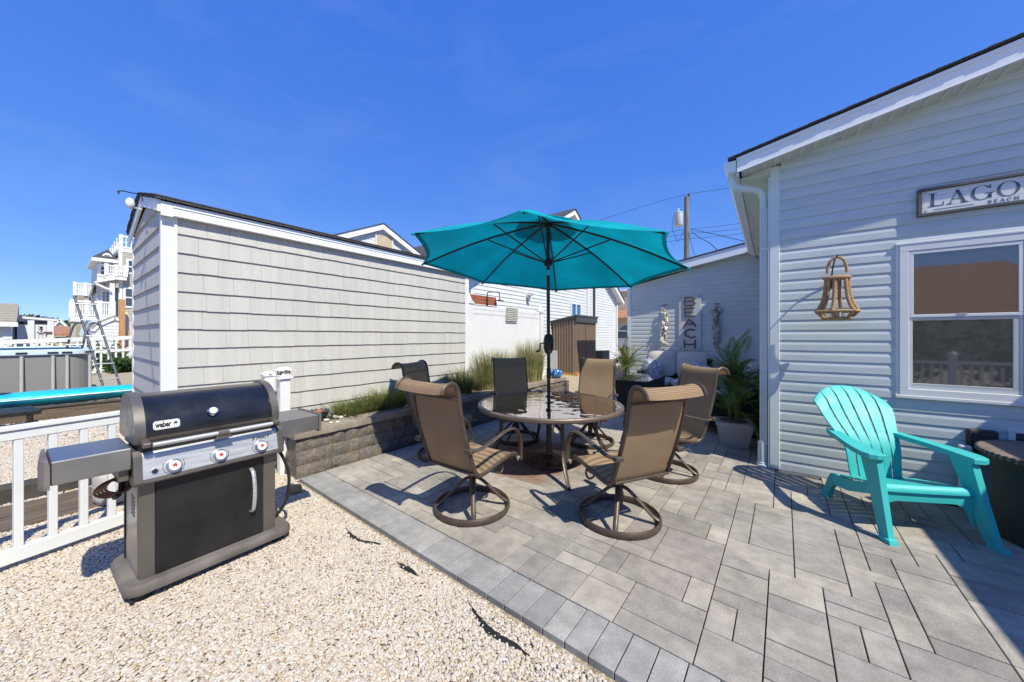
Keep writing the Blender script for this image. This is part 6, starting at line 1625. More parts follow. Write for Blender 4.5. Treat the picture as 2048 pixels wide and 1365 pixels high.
def serif_letter(ch, x, z, h, o):
    """Roman capitals with thick and thin strokes and slab serifs; returns advance"""
    mb = MB(); T = .165*h; t = .05*h
    def bar(x0, z0, x1, z1, w): strokes(mb, [(x0, z0, x1, z1, w)], (o[0]+x, o[1], o[2]+z), (1, 0, 0), (0, 0, 1), 1.0, (0, -1, 0), .0015)
    def ser(xc, zc, w): bar(xc-w/2, zc, xc+w/2, zc, t)
    wd = {'L': .82, 'A': 1.0, 'G': 1.04, 'O': 1.08, 'N': 1.0, 'B': .80, 'E': .82, 'C': .92, 'H': 1.0, 'U': .98, 'S': .66}[ch]*h
    if ch == 'L': bar(.22*h, 0, .22*h, h, T); ser(.22*h, t/2, .44*h); ser(.22*h, h-t/2, .44*h); bar(.2*h, t/2, .76*h, t/2, t); bar(.745*h, 0, .77*h, .30*h, t*.9)
    if ch == 'A': bar(.12*h, 0, .50*h, .99*h, t); bar(.48*h, .99*h, .84*h, 0, T); bar(.26*h, .34*h, .70*h, .34*h, t); ser(.13*h, t/2, .28*h); ser(.84*h, t/2, .36*h)
    if ch in 'OGC':
        r = .47*h; w = wd/2-.03*h; cx = w+.02*h
        wf = lambda a: t+(T-t)*abs(math.cos(a))**1.3
        a0, a1 = (0, 2*PI) if ch == 'O' else (.62, 2*PI-.55)
        ring(mb, x+cx, z+.5*h, w, .52*h, a0, a1, wf, o)
        if ch != 'O': bar(cx+w*.80, .72*h, cx+w*.80, 1.0*h, t)
        if ch == 'G': bar(cx+w*.78, .05*h, cx+w*.78, .42*h, T*.9); ser(cx+w*.74, .42*h, .40*h)
    if ch == 'N': bar(.16*h, 0, .16*h, h, t); bar(.14*h, h, .86*h, 0, T); bar(.86*h, 0, .86*h, h, t); ser(.16*h, t/2, .3*h); ser(.12*h, h-t/2, .3*h); ser(.86*h, h-t/2, .3*h)
    if ch == 'H': bar(.2*h, 0, .2*h, h, T); bar(.8*h, 0, .8*h, h, T); bar(.2*h, .5*h, .8*h, .5*h, t); [ser(q, e, .38*h) for q in (.2*h, .8*h) for e in (t/2, h-t/2)]
    if ch == 'E': bar(.2*h, 0, .2*h, h, T); [bar(.1*h, e, q, e, t) for e, q in ((t/2, .75*h), (.5*h, .6*h), (h-t/2, .72*h))]; bar(.74*h, 0, .76*h, .25*h, t); bar(.71*h, h, .72*h, .76*h, t)
    if ch == 'B':
        bar(.2*h, 0, .2*h, h, T); [bar(.08*h, e, .45*h, e, t) for e in (t/2, .53*h, h-t/2)]
        ring(mb, x+.42*h, z+.76*h, .26*h, .24*h, -PI/2, PI/2, lambda a: t+(T-t)*abs(math.cos(a)), o, 14); ring(mb, x+.42*h, z+.27*h, .32*h, .27*h, -PI/2, PI/2, lambda a: t+(T-t)*abs(math.cos(a)), o, 14)
    if ch == 'U':
        bar(.2*h, .3*h, .2*h, h, T); bar(.8*h, .3*h, .8*h, h, t); ring(mb, x+.5*h, z+.34*h, .36*h, .34*h, PI, 2*PI, lambda a: t+(T-t)*(.5-.5*math.cos(a))*.6, o, 14); ser(.2*h, h-t/2, .38*h); ser(.8*h, h-t/2, .3*h)
    if ch == 'S':
        ring(mb, x+.33*h, z+.74*h, .26*h, .25*h, .5, 1.5*PI, lambda a: t+(T-t)*.5, o, 12); ring(mb, x+.33*h, z+.27*h, .29*h, .27*h, -PI*.5-PI*.5+.4-.4-.0, PI*.5, lambda a: t+(T-t)*.5, o, 14)
    part('letter', mb, 'sign_ink', sg_, True)
    return wd
yl = YW-.0305
x = 1.20
for ch in 'LAGOON': x += serif_letter(ch, x, 2.772, .124, (0, yl, 0))+.014
x = 1.552
for ch in 'BEACH HOUSE':
    if ch == ' ': x += .03; continue
    x += serif_letter(ch, x, 2.728, .028, (0, yl, 0))+.010
mb = MB(); mb.bb(1.235, 1.475, yl-.0015, yl, 2.7395, 2.7425); mb.bb(2.05, 2.35, yl-.0015, yl, 2.7395, 2.7425); part('rule_line', mb, 'sign_ink', sg_, True)
for (xx, zz) in ((sx0+.055, sz1-.045), (sx0+.055, sz0+.045)):
    mb = MB(); mb.tube([(xx, YW-.0305, zz), (xx, YW-.034, zz)], .007, 8); part('screw', mb, 'nickel', sg_, True)

# rope lantern
LY = YW-.245; LX = .537
ln = thing('rope_lantern', 'jute rope lantern with a candle jar hanging on the clapboards', 'lantern', (LX, LY, 1.715))
def ropep(pts, r, closed=False, n=7):
    """rope: tube with twisted lay"""
    P = pts if closed else bez(pts, max(10, int(len(pts)*6))); mb = MB()
    L_ = 0; rr_ = []
    for i, p in enumerate(P): rr_.append(r*(1+.12*math.sin(i*2.1)))
    mb.tube(P, rr_, n, closed=closed); return mb
NP = 6
def prof_(t):  # t 0 top .. 1 bottom flare
    return .084+.024*t+.060*t**4
ztop, zfl, zbot = 2.135, 1.795, 1.722
for k in range(NP):
    a = 2*PI*k/NP+.25
    pts = [(LX+prof_(t)*math.cos(a), LY+prof_(t)*.62*math.sin(a), ztop+(zfl-ztop)*t) for t in [i/7 for i in range(8)]]
    part('upright', ropep(pts, .017), 'rope', ln, True, smooth=60)
    pts = [(LX+.168*math.cos(a), LY+.168*.62*math.sin(a), zfl), (LX+.135*math.cos(a), LY+.135*.62*math.sin(a), (zfl+zbot)/2), (LX+.100*math.cos(a), LY+.100*.62*math.sin(a), zbot)]
    part('foot_strut', ropep(pts, .016), 'rope', ln, True, smooth=60)
for (r_, z_, th) in ((.090, ztop, .019), (.170, zfl, .015), (.105, zbot, .016)):
    pts = []
    for i in range(NP*6):
        a = 2*PI*i/(NP*6)+.25; k = math.floor((a-.25)/(2*PI/NP)); am = .25+(k+.5)*2*PI/NP; rr_ = r_*math.cos(PI/NP)/math.cos(a-am) if r_ > .16 else r_
        pts.append((LX+rr_*math.cos(a), LY+rr_*.62*math.sin(a), z_))
    part('hoop', ropep([Vector(p) for p in pts], th, True), 'rope', ln, True, smooth=60)
hd = bez([(LX-.072, LY, 2.19), (LX-.070, LY, 2.24), (LX-.048, LY, 2.315), (LX, LY, 2.345), (LX+.048, LY, 2.315), (LX+.070, LY, 2.24), (LX+.072, LY, 2.19)], 24)
mb = MB(); mb.tube(hd, .013, 8); part('handle', mb, 'rope', ln, True, smooth=60)
for s in (-1, 1):
    mb = MB(); mb.tube([(LX+s*.072, LY, 2.20), (LX+s*.070, LY, 2.15)], .004, 5); part('wire_link', mb, 'chrome', ln, True)
mb = MB(); mb.lathe([(.06, 0), (.062, .085), (.062, .10)], (LX, LY, zbot+.012), 20, True, False); part('jar', mb, 'jar', ln, True, smooth=50)
mb = MB(); mb.lathe([(.032, 0), (.032, .07)], (LX-.005, LY, zbot+.014), 16); part('candle', mb, 'candle', ln, True, smooth=50)
mb = MB(); mb.lathe([(.10, 0), (.10, .006)], (LX, LY, zbot-.005), 18)
for i, v in enumerate(mb.v): mb.v[i] = (v[0], LY+(v[1]-LY)*.62, v[2])
part('plate', mb, 'rope', ln, True)
mb = MB(); mb.tube(bez([(LX-.02, YW-.012, 2.11), (LX-.02, YW-.03, 2.15), (LX-.015, YW-.07, 2.25), (LX-.005, YW-.12, 2.335), (LX, LY-.012, 2.352), (LX+.004, LY-.03, 2.362)], 20), .007, 6)
mb.bb(LX-.035, LX-.005, YW-.018, YW-.006, 2.06, 2.16)
solo('wall_hook', mb, 'black', 'black iron hook arm holding the rope lantern', 'hook', smooth=50)
# ------------------------------------------------------------------ gas grill (local: x along the front, y to the back, z up)
GR = thing('gas_grill', 'black and taupe three burner gas grill with two steel side shelves', 'grill', (-2.955, 0.286, 0), math.atan2(.9985, -.035))
GR.scale = (.975, 1, 1)
def gp(name, mb, m, par=None, **k): return part(name, mb, m, par or GR, **k)
# base plate with rounded ends on casters
mb = MB(); poly = []
for (cx, cy, a0) in ((.80, .05, -90), (.80, .44, 0), (.045, .44, 90), (.045, .05, 180)):
    rr_ = .075
    for i in range(7):
        a = math.radians(a0+i*15); poly.append((cx+rr_*math.cos(a), cy+rr_*math.sin(a)))
n = len(poly)
vs = []; 
for (z, sc_) in ((.030, .985), (.042, 1.0), (.070, 1.0), (.090, .975)):
    for (x, y) in poly: vs.append((.41+(x-.41)*sc_, .245+(y-.245)*sc_, z))
mb.add(vs, [(i*n+k, i*n+(k+1) % n, (i+1)*n+(k+1) % n, (i+1)*n+k) for i in range(3) for k in range(n)]+[tuple(range(n))[::-1], tuple(3*n+k for k in range(n))]); gp('base_plate', mb, 'taupe_plastic', smooth=40)
for (x, y) in ((.04, .03), (.80, .06), (.04, .44), (.80, .44)):
    mb = MB(); c = arc((x, y-.013, -.008), .042, 0, 2*PI, 18, 'xz')[:-1]
    mb.add(c+[(p[0], p[1]+.028, p[2]) for p in c], [tuple(range(18)), tuple(range(18, 36))[::-1]]+[(i, i+18, (i+1) % 18+18, (i+1) % 18) for i in range(18)]); wh = gp('caster', mb, 'rubber')
    mb = MB(); mb.box((x, y, .012), (.05, .05, .02), None, .004); gp('fork', mb, 'black', wh)
# cabinet
for (a, b) in ((.042, .114), (.690, .775)):
    mb = MB(); mb.bb(a, b, .045, .075, .086, .70, .006); gp('front_column', mb, 'taupe')
for (a, b) in ((.037, .049), (.768, .780)):
    mb = MB(); mb.bb(a, b, .076, .44, .086, .72, .003); sp = gp('side_panel', mb, 'steel_dark')
    mb = MB(); xo = a-.0015 if a < .4 else b+.0005
    for k in range(6): mb.bb(xo, xo+.001, .14, .24, .44+.022*k, .45+.022*k)
    gp('vent_slots', mb, 'black', sp)
mb = MB(); mb.bb(.03, .77, .425, .445, .086, .72); gp('back_panel', mb, 'black')
mb = MB(); mb.bb(.1135, .6885, .038, .058, .090, .692, .004); dr = gp('door', mb, 'door_black')
mb = MB(); P = bez([(.612, .036, .585), (.612, -.004, .565), (.614, -.022, .50), (.615, -.027, .43), (.614, -.022, .36), (.612, -.004, .295), (.612, .036, .275)], 30)
mb.tube(P, .01, 8, flat=(.026, .014)); gp('handle', mb, 'steel', dr, smooth=50)
# control panel, tilted back
def cpan(x0, x1, y0, y1, z0, z1): pass
mb = MB(); prof = [(-.012, .690), (-.018, .70), (.012, .832), (.03, .850), (.40, .850), (.40, .69)]
mb.prism([(y, z) for y, z in prof], (.048, 0, 0), (0, 1, 0), (0, 0, 1), (.720, 0, 0)); gp('control_panel', mb, 'steel')
for (xa, s) in ((.010, 1), (.7685, 1)):
    mb = MB(); pf_ = [(-.012, .665), (-.026, .685), (.002, .835), (.03, .862), (.30, .862), (.30, .665)]
    mb.prism(pf_, (xa, 0, 0), (0, 1, 0), (0, 0, 1), (.0375, 0, 0)); gp('panel_end', mb, 'taupe')
mb = MB(); mb.prism([(-.014, .668), (-.022, .678), (-.0185, .6995), (.05, .6995), (.05, .668)], (.048, 0, 0), (0, 1, 0), (0, 0, 1), (.720, 0, 0)); gp('lower_lip', mb, 'taupe')
pn = Vector((0, -.975, .222)); pu = Vector((0, .222, .975))    # panel normal, up
def onp(x, h, off=0.0): return Vector((x, -.018, .70))+pu*h+pn*off
from mathutils import Quaternion
def disc(mb, c, r, d, n=24, r2=None):
    r2 = r2 or r; X = Vector((1, 0, 0)); a = [c+X*(r*math.cos(2*PI*i/n))+pu*(r*math.sin(2*PI*i/n)) for i in range(n)]; b = [c+pn*d+X*(r2*math.cos(2*PI*i/n))+pu*(r2*math.sin(2*PI*i/n)) for i in range(n)]
    return mb.add(a+b, [tuple(range(n)), tuple(range(n, 2*n))[::-1]]+[(i, i+n, (i+1) % n+n, (i+1) % n) for i in range(n)])
def kettle(mb, c, s, off):
    """little kettle emblem: bowl, lid, legs"""
    X = Vector((1, 0, 0)); f = lambda x, y: c+X*(x*s)+pu*(y*s)+pn*off
    for poly in ([(-.5, .12), (-.38, .42), (0, .60), (.38, .42), (.5, .12)], [(-.5, .08), (.5, .08), (.34, -.22), (-.34, -.22)], [(-.3, -.24), (-.16, -.24), (-.42, -.72), (-.54, -.72)], [(.16, -.24), (.3, -.24), (.54, -.72), (.42, -.72)], [(-.08, .6), (.08, .6), (.08, .72), (-.08, .72)]):
        pts = [f(x, y) for x, y in poly]; n = len(pts); mb.add(pts+[p+pn*.001 for p in pts], [tuple(range(n)), tuple(range(n, 2*n))[::-1]]+[(i, i+n, (i+1) % n+n, (i+1) % n) for i in range(n)])
for x in (.185, .415, .655):
    c = onp(x, .045, .0005)
    mb = MB(); ring_ = [c+Vector((1, 0, 0))*(.050*math.cos(a))+pu*(.050*math.sin(a)) for a in [math.radians(q) for q in range(150, 395, 10)]]; mb.tube(ring_, .0016, 5); mark = gp('dial_mark', mb, 'print_black')
    mb = MB(); disc(mb, c, .040, .010, 28, .038); kb = gp('knob', mb, 'chrome', smooth=30)
    mb = MB(); disc(mb, c+pn*.0102, .034, .022, 28, .030); gp('knob_grip', mb, 'chrome', kb, smooth=30)
    mb = MB(); disc(mb, c+pn*.0325, .0285, .002, 28, .0275); gp('knob_face', mb, 'dial_white', kb, smooth=30)
    mb = MB(); kettle(mb, c, .023, .035); gp('kettle_emblem', mb, 'red', kb)
mb = MB(); disc(mb, onp(.100, .035, .0003), .017, .004, 20, .016); bt = gp('igniter', mb, 'chrome')
mb = MB(); disc(mb, onp(.100, .035, .0045), .013, .006, 20, .011); gp('button', mb, 'black', bt)
# firebox and lid
mb = MB(); mb.bb(.035, .755, .02, .46, .8505, .905, .01); gp('firebox', mb, 'black')
LP = [(.035, .905), (.020, .935), (.022, .985), (.045, 1.045), (.090, 1.105), (.145, 1.145), (.215, 1.168), (.300, 1.172), (.385, 1.150), (.455, 1.095), (.49, 1.02), (.50, .905)]
def lidstrip(i0, i1, x0, x1, grow=0.0, m='enamel', name='lid', par=None, fine=3):
    P = bez([(0, y, z) for y, z in LP], 44); per = len(P)//(len(LP)-1)
    Q = P[int(i0*4):int(i1*4)+1]; c = Vector((0, .26, .98)); mb = MB()
    rows = [[(x, p.y+(p-c).normalized().y*grow, p.z+(p-c).normalized().z*grow) for x in (x0, x0*.5+x1*.5, x1)] for p in Q]
    mb.slab(rows, lambda a, b: ((Vector((0, rows[a][b][1], rows[a][b][2]))-c).normalized()*-.006)); return gp(name, mb, m, par, smooth=40)
lid = lidstrip(1, 5.75, .066, .737, 0, 'enamel', 'lid')
lidstrip(5.75, 11, .066, .737, .001, 'taupe', 'lid_top', lid)
lidstrip(0, 1, .066, .737, .003, 'taupe', 'lid_band', lid)
for (a, b) in ((.018, .0655), (.7375, .785)):
    P = bez([(0, y, z) for y, z in LP], 44); c = Vector((0, .26, .98)); mb = MB()
    q = [(p.y+(p-c).normalized().y*.012, p.z+(p-c).normalized().z*.012) for p in P]
    mb.prism(q, (a, 0, 0), (0, 1, 0), (0, 0, 1), (b-a, 0, 0)); gp('lid_end', mb, 'taupe', lid, smooth=30)
mb = MB(); mb.tube([(.085, -.045, .900), (.72, -.045, .900)], .0135, 14); hd_ = gp('handle', mb, 'steel', smooth=50)
for x in (.06, .745):
    mb = MB(); mb.bar((x, -.055, .902), (x, .045, .925), .04, .03, ch=.006); gp('handle_end', mb, 'taupe', hd_)
mb = MB(); mb.tube([(.395, -.045, .900), (.455, -.045, .900)], .019, 12); mb.prism([(.395, .893), (.455, .893), (.475, .862), (.378, .862)], (0, -.052, 0), (1, 0, 0), (0, 0, 1), (0, .05, 0)); gp('handle_light', mb, 'taupe', hd_)
# thermometer on the lid
c0_ = Vector((.388, .031, 1.035)); ln_ = Vector((0, -.80, .60)).normalized(); lu = Vector((0, .60, .80)).normalized()
def ldisc(mb, c, r, d, n=28, rx=1.0, r2=None):
    r2 = r2 or r; X = Vector((1, 0, 0)); a = [c+X*(rx*r*math.cos(2*PI*i/n))+lu*(r*math.sin(2*PI*i/n)) for i in range(n)]; b = [c+ln_*d+X*(rx*r2*math.cos(2*PI*i/n))+lu*(r2*math.sin(2*PI*i/n)) for i in range(n)]
    return mb.add(a+b, [tuple(range(n)), tuple(range(n, 2*n))[::-1]]+[(i, i+n, (i+1) % n+n, (i+1) % n) for i in range(n)])
mb = MB(); ldisc(mb, c0_, .030, .018, r2=.026); th = gp('thermometer', mb, 'chrome', lid)
mb = MB(); ldisc(mb, c0_+ln_*.0182, .021, .002); gp('dial', mb, 'dial_white', th)
mb = MB(); mb.bar(c0_+ln_*.0215+Vector((-.006, 0, 0))-lu*.010, c0_+ln_*.0215+Vector((.004, 0, 0))+lu*.008, .002, .001, up=ln_); gp('needle', mb, 'print_black', th)
# lettering by built-in font
def text_mesh(s, size, extr=.0006, shear=0.0, offset=0.0, sp=1.0):
    cu = bpy.data.curves.new('lettering', 'FONT'); cu.body = s; cu.size = size; cu.extrude = extr; cu.shear = shear; cu.offset = offset; cu.space_character = sp; cu.resolution_u = 3
    o = bpy.data.objects.new('tmp', cu); col.objects.link(o)
    dg = bpy.context.evaluated_depsgraph_get(); me = bpy.data.meshes.new_from_object(o.evaluated_get(dg)); bpy.data.objects.remove(o); bpy.data.curves.remove(cu)
    return me
def place_text(me, origin, X, Yv, sx=1.0, sy=1.0):
    X = Vector(X).normalized(); Yv = Vector(Yv).normalized(); Z = X.cross(Yv)
    for v in me.vertices: v.co = Vector(origin)+X*(v.co.x*sx)+Yv*(v.co.y*sy)+Z*v.co.z
    me.update(); return me
# emblem plate: rounded border, white field, word and kettle
bn = Vector((0, -.96, .28)).normalized(); bu = Vector((0, .28, .96)).normalized()
bo = Vector((.098, .0205, .972))+bn*.003
def rrect(mb, x0, x1, y0, y1, r, off, th):
    pts = []
    for (cx, cy, a0) in ((x1-r, y0+r, -90), (x1-r, y1-r, 0), (x0+r, y1-r, 90), (x0+r, y0+r, 180)):
        for i in range(6): a = math.radians(a0+18*i); pts.append((cx+r*math.cos(a), cy+r*math.sin(a)))
    mb.prism(pts, bo+bn*off, (1, 0, 0), bu, bn*th)
mb = MB(); rrect(mb, 0, .122, 0, .052, .013, 0, .003); em = gp('emblem_plate', mb, 'dial_white', lid)
mb = MB(); rrect(mb, .003, .119, .003, .049, .011, .0031, .0004); gp('emblem_border', mb, 'print_black', em)
mb = MB(); rrect(mb, .005, .117, .005, .047, .010, .0036, .0004); gp('emblem_field', mb, 'dial_white', em)
me = text_mesh('weber', .046, .0004, offset=.0022); place_text(me, bo+bn*.0046+Vector((.009, 0, 0))+bu*.012, (1, 0, 0), bu, .60, 1.05); me.materials.append(M['print_black'])
o = bpy.data.objects.new('lettering', me); link(o, em)
pn0, pu0 = pn, pu; pn, pu = bn, bu
mb = MB(); kettle(mb, bo+Vector((.102, 0, 0))+bu*.027, .019, .0042); gp('kettle_emblem', mb, 'print_black', em)
pn, pu = pn0, pu0
me = text_mesh('S', .036, .0004, shear=.35, offset=.0011); place_text(me, onp(.603, .096, .0008), (1, 0, 0), pu, 1.1, .85); me.materials.append(M['print_black']); o = bpy.data.objects.new('lettering', me); link(o, GR)
me = text_mesh('PIRIT', .029, .0004, shear=.35, offset=.0010, sp=1.06); place_text(me, onp(.630, .096, .0008), (1, 0, 0), pu, 1.25, .85); me.materials.append(M['print_black']); o = bpy.data.objects.new('lettering', me); link(o, GR)
# side shelves
for (xa, xb, tip) in ((-.285, .008, -1), (.790, 1.090, 1)):
    mb = MB(); mb.bb(xa, xb, .015, .40, .768, .892, .006); shf = gp('side_shelf', mb, 'steel_dark' if tip < 0 else 'steel_dark')
    mb = MB()
    if tip < 0:
        rows = [(-.2855, 0), (-.32, .004), (-.345, .03), (-.352, .07)]
        poly = [(-.2855, .010), (-.303, .012), (-.316, .035), (-.322, .09), (-.318, .20), (-.308, .32), (-.299, .38), (-.2855, .405)]
    else: poly = [(1.0905, .010), (1.110, .012), (1.118, .03), (1.118, .385), (1.110, .403), (1.0905, .405)]
    n = len(poly); cx = sum(p[0] for p in poly)/n
    vs = [(x, y, .752) for x, y in poly]+[(x, y, .87) for x, y in poly]+[(x+(cx-x)*.25, y*.98+.004, .897) for x, y in poly]
    mb.add(vs, [tuple(range(n)), tuple(range(2*n, 3*n))]+[(i+k*n, i+(k+1)*n, (i+1) % n+(k+1)*n, (i+1) % n+k*n) for i in range(n) for k in range(2)]); gp('shelf_end', mb, 'taupe_plastic', shf, smooth=35)
    mb = MB(); mb.bb(xa+.01 if tip > 0 else xb-.05, xa+.05 if tip > 0 else xb-.01, .05, .36, .70, .767); gp('shelf_bracket', mb, 'taupe', shf)
# gas hose at the right, coiled brown cable at the left
mb = MB(); mb.tube(bez([(.79, .20, .68), (.86, .16, .60), (.91, .14, .42), (.90, .16, .22), (.84, .20, .10), (.79, .26, .04)], 30), .012, 8); gp('gas_hose', mb, 'rubber', smooth=60)
for k in range(4):
    mb = MB(); cx, cz = -.015-.012*k, .655-.01*k; mb.tube([(cx-.012+.055*math.cos(2*PI*i/22), .16+.02*k+.02*math.sin(4*PI*i/22), cz+.048*math.sin(2*PI*i/22)) for i in range(22)], .007, 6, closed=True); gp('cable_coil', mb, 'copper', smooth=60)
mb = MB(); mb.tube(bez([(.02, .22, .72), (-.01, .2, .66), (-.02, .17, .60), (-.05, .15, .585)], 12), .012, 8); gp('plug', mb, 'black', smooth=50)

# ------------------------------------------------------------------ white railing with posts
pA = Vector((-4.50, 1.49, 0)); pB = Vector((-4.055, -0.30, 0)); rd = (pB-pA).normalized(); rl = (pB-pA).length+1.3
rail = thing('picket_railing', 'white vinyl railing with square pickets behind the grill', 'railing', (pA.x, pA.y, GZ))
pe = pA+rd*rl
mb = MB()
for (w, h, z) in ((.075, .030, .922), (.05, .062, .873)):
    mb.bar(pA+Vector((0, 0, z)), pe+Vector((0, 0, z)), w, h, ch=.005)
part('top_rail', mb, 'white', rail, True)
mb = MB(); mb.bar(pA+Vector((0, 0, .065)), pe+Vector((0, 0, .065)), .05, .095, ch=.005); part('bottom_rail', mb, 'white', rail, True)
k0 = None; s = .10
u_t = [(34, 'a')]
ang = math.atan2(rd.y, rd.x)
pm = MB(); pm.box((0, 0, 0), (.04, .04, .729), None, .003); pme = pm.mesh('picket'); pme.materials.append(M['white'])
# picket spacing read from the two nearest pickets
s = rl-.02
pos = []
def s_at(u):
    d = _ray(u, 1000); den = d.x*rd.y-d.y*rd.x; t = (pA.x*rd.y-pA.y*rd.x)/den; return (Vector((d.x*t, d.y*t, 0))-pA).dot(rd)
s1, s2 = s_at(36), s_at(105); st = s1-s2
k = -3
while True:
    ss = s2+k*-st if False else s1-st*(k)
    k += 1
    if ss > rl: continue
    if ss < .12: break
    p = pA+rd*ss; o = part('picket', pme, None, rail, True); o.location = (p.x, p.y, .4775); o.rotation_euler = (0, 0, ang)
for (lab, px, py, w, zt, sol) in (('white railing post with a flat pyramid cap behind the grill lid', -4.545, 1.49, .10, 1.09, False), ('white post with a solar light cap beside the planter wall', -4.46, 1.615, .105, 1.055, True)):
    t = thing('fence_post', lab, 'post', (px, py, GZ))
    mb = MB(); mb.bb(px-w/2, px+w/2, py-w/2, py+w/2, GZ, zt, .005); part('post', mb, 'white', t, True)
    if not sol:
        mb = MB(); mb.bb(px-w*.6, px+w*.6, py-w*.6, py+w*.6, zt, zt+.03, .005); mb.lathe([(w*.80, zt+.0305), (.012, zt+.06)], (px, py, 0), 4); part('cap', mb, 'white', t, True)
    else:
        mb = MB(); mb.bb(px-.075, px+.075, py-.075, py+.075, zt, zt+.022, .005); mb.bb(px-.062, px+.062, py-.062, py+.062, zt+.0225, zt+.045, .005); cp = part('cap', mb, 'white', t, True)
        mb = MB(); mb.bb(px-.045, px+.045, py-.045, py+.045, zt+.0455, zt+.088, .004); part('lens', mb, 'clear_tub', cp, True)
        mb = MB()
        for i in range(4):
            for q in (-.045, .045):
                mb.bb(px-.045+.03*i-.004, px-.045+.03*i+.004, py+q-.004, py+q+.004, zt+.0455, zt+.09); mb.bb(px+q-.004, px+q+.004, py-.045+.03*i-.004, py-.045+.03*i+.004, zt+.0455, zt+.09)
        part('lens_cage', mb, 'white', cp, True)
        mb = MB(); mb.bb(px-.068, px+.068, py-.068, py+.068, zt+.0905, zt+.105, .004); mb.lathe([(.09, zt+.1055), (.05, zt+.128), (.048, zt+.134)], (px, py, 0), 4); part('lamp_roof', mb, 'white', cp, True)
# bracket where the railing meets its post
mb = MB(); mb.box(pA+rd*.10+Vector((0, 0, .90)), (.10, .085, .075), Matrix.Rotation(ang, 3, 'Z'), .008); mb.box(pA+rd*.10+Vector((0, 0, .065)), (.10, .07, .11), Matrix.Rotation(ang, 3, 'Z'), .008); part('bracket', mb, 'white', rail, True)

# ------------------------------------------------------------------ timbers and propane tank behind the railing
def timber(label, a, b, w, h, z, m='timber', seed=0):
    a = Vector(a); b = Vector(b); mb = MB(); rg = random.Random(seed); rows = []; N_ = 12; d = (b-a).normalized(); nn = Vector((-d.y, d.x, 0))
    sec = [(-w/2, 0), (-w/2, h*.9), (-w/2+.012, h), (w/2-.012, h), (w/2, h*.9), (w/2, 0)]
    for i in range(N_+1):
        p = a.lerp(b, i/N_); rows.append([p+nn*(x+rg.uniform(-.006, .006))+Vector((0, 0, z+zz+rg.uniform(-.005, .005))) for x, zz in sec])
    vs = [q for r in rows for q in r]; n = 6
    mb.add(vs, [(i*n+k, i*n+(k+1) % n, (i+1)*n+(k+1) % n, (i+1)*n+k) for i in range(N_) for k in range(n)]+[tuple(range(n))[::-1], tuple(N_*n+k for k in range(n))])
    return solo('timber', mb, m, label, 'timber')
timber('wide weathered board lying flat just behind the railing', (-4.98, -1.6, 0), (-5.10, .62, 0), .30, .05, GZ-.01, 'timber', 1)
timber('second weathered board beside the wide one behind the railing', (-5.34, -1.6, 0), (-5.43, .58, 0), .30, .055, GZ-.01, 'timber', 2)
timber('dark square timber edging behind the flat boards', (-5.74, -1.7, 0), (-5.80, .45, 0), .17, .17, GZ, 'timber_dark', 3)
timber('short grey timber end further back in the gravel yard', (-6.5, -1.6, 0), (-6.3, -.42, 0), .20, .13, GZ, 'timber', 4)
tk_ = thing('propane_tank', 'pale grey propane tank standing behind the railing', 'propane tank', (-4.98, .40, GZ))
mb = MB(); mb.lathe([(.105, .02), (.135, .035), (.155, .075), (.158, .10), (.158, .285), (.150, .32), (.125, .352), (.08, .372), (.03, .38)], (-4.98, .40, GZ), 32); part('body', mb, 'tank', tk_, True, smooth=50)
mb = MB(); mb.lathe([(.159, .19), (.1605, .193), (.1605, .201), (.159, .204)], (-4.98, .40, GZ), 32, False, False); part('weld_seam', mb, 'tank', tk_, True, smooth=50)
mb = MB(); mb.lathe([(.10, 0), (.11, 0), (.112, .03), (.10, .03), (.10, 0)], (-4.98, .40, GZ), 24, False, False); part('foot_ring', mb, 'rubber', tk_, True, smooth=40)
mb = MB(); vs = arc((-4.98, .40, GZ), .10, .6, 2*PI-.6, 20, 'xy'); mb.slab([[(p[0], p[1], GZ+z) for p in vs] for z in (.35, .46)], lambda i, k: (0, 0, .004)); part('collar', mb, 'tank', tk_, True)
mb = MB(); mb.lathe([(.02, .37), (.02, .42), (.035, .425), (.035, .44)], (-4.98, .40, GZ), 12); part('valve', mb, 'chrome', tk_, True)

# ------------------------------------------------------------------ kayak on its rack, solar tray
ky = thing('kayak', 'turquoise and blue kayak lying on a timber behind the railing', 'kayak', (-11.5, -.3, GZ))
def kay(y0, y1, cx, z0):
    mb = MB(); rows = []; N_ = 26
    for i in range(N_+1):
        t = i/N_; y = y0+(y1-y0)*t; e = 1-abs(2*t-1)**2.6; w = .34*max(.03, e)**.75; h = .30*(.62+.38*e); rise = .10*abs(2*t-1)**3
        sec = []
        for q in range(17):
            a = PI*q/16; x = w*math.cos(a); zz = (math.sin(a)**.75)*h*.42
            sec.append((cx+x, y, z0+rise+h*.58+zz*.9))
        for q in range(1, 16):
            a = PI+PI*q/16; x = w*math.cos(a)*.97; zz = math.sin(a)*h*.58; sec.append((cx+x, y, z0+rise+h*.58+zz))
        rows.append(sec+[sec[0]])
    mb.grid(rows); return mb
part('hull', kay(-2.6, 2.0, -11.2, GZ+.25), 'kayak', ky, True, smooth=60)
mb = MB(); mb.tube([(-10.872, -2.3+.3*i, GZ+.425+.01*abs(i-7)*.3) for i in range(15)], .014, 6); part('seam_strip', mb, 'pool_rim', ky, True)
mb = MB(); mb.lathe([(.30, 0), (.33, .035), (.27, .045), (.26, .01)], (0, 0, 0), 28, False, False)
o = part('cockpit_rim', mb, 'black', ky, True, smooth=50); o.location = (-11.2, -.9, GZ+.50); o.scale = (.8, 1.6, 1)
timber('long railroad tie under the kayak', (-10.95, -2.9, 0), (-10.95, 2.3, 0), .22, .22, GZ, 'timber', 6)
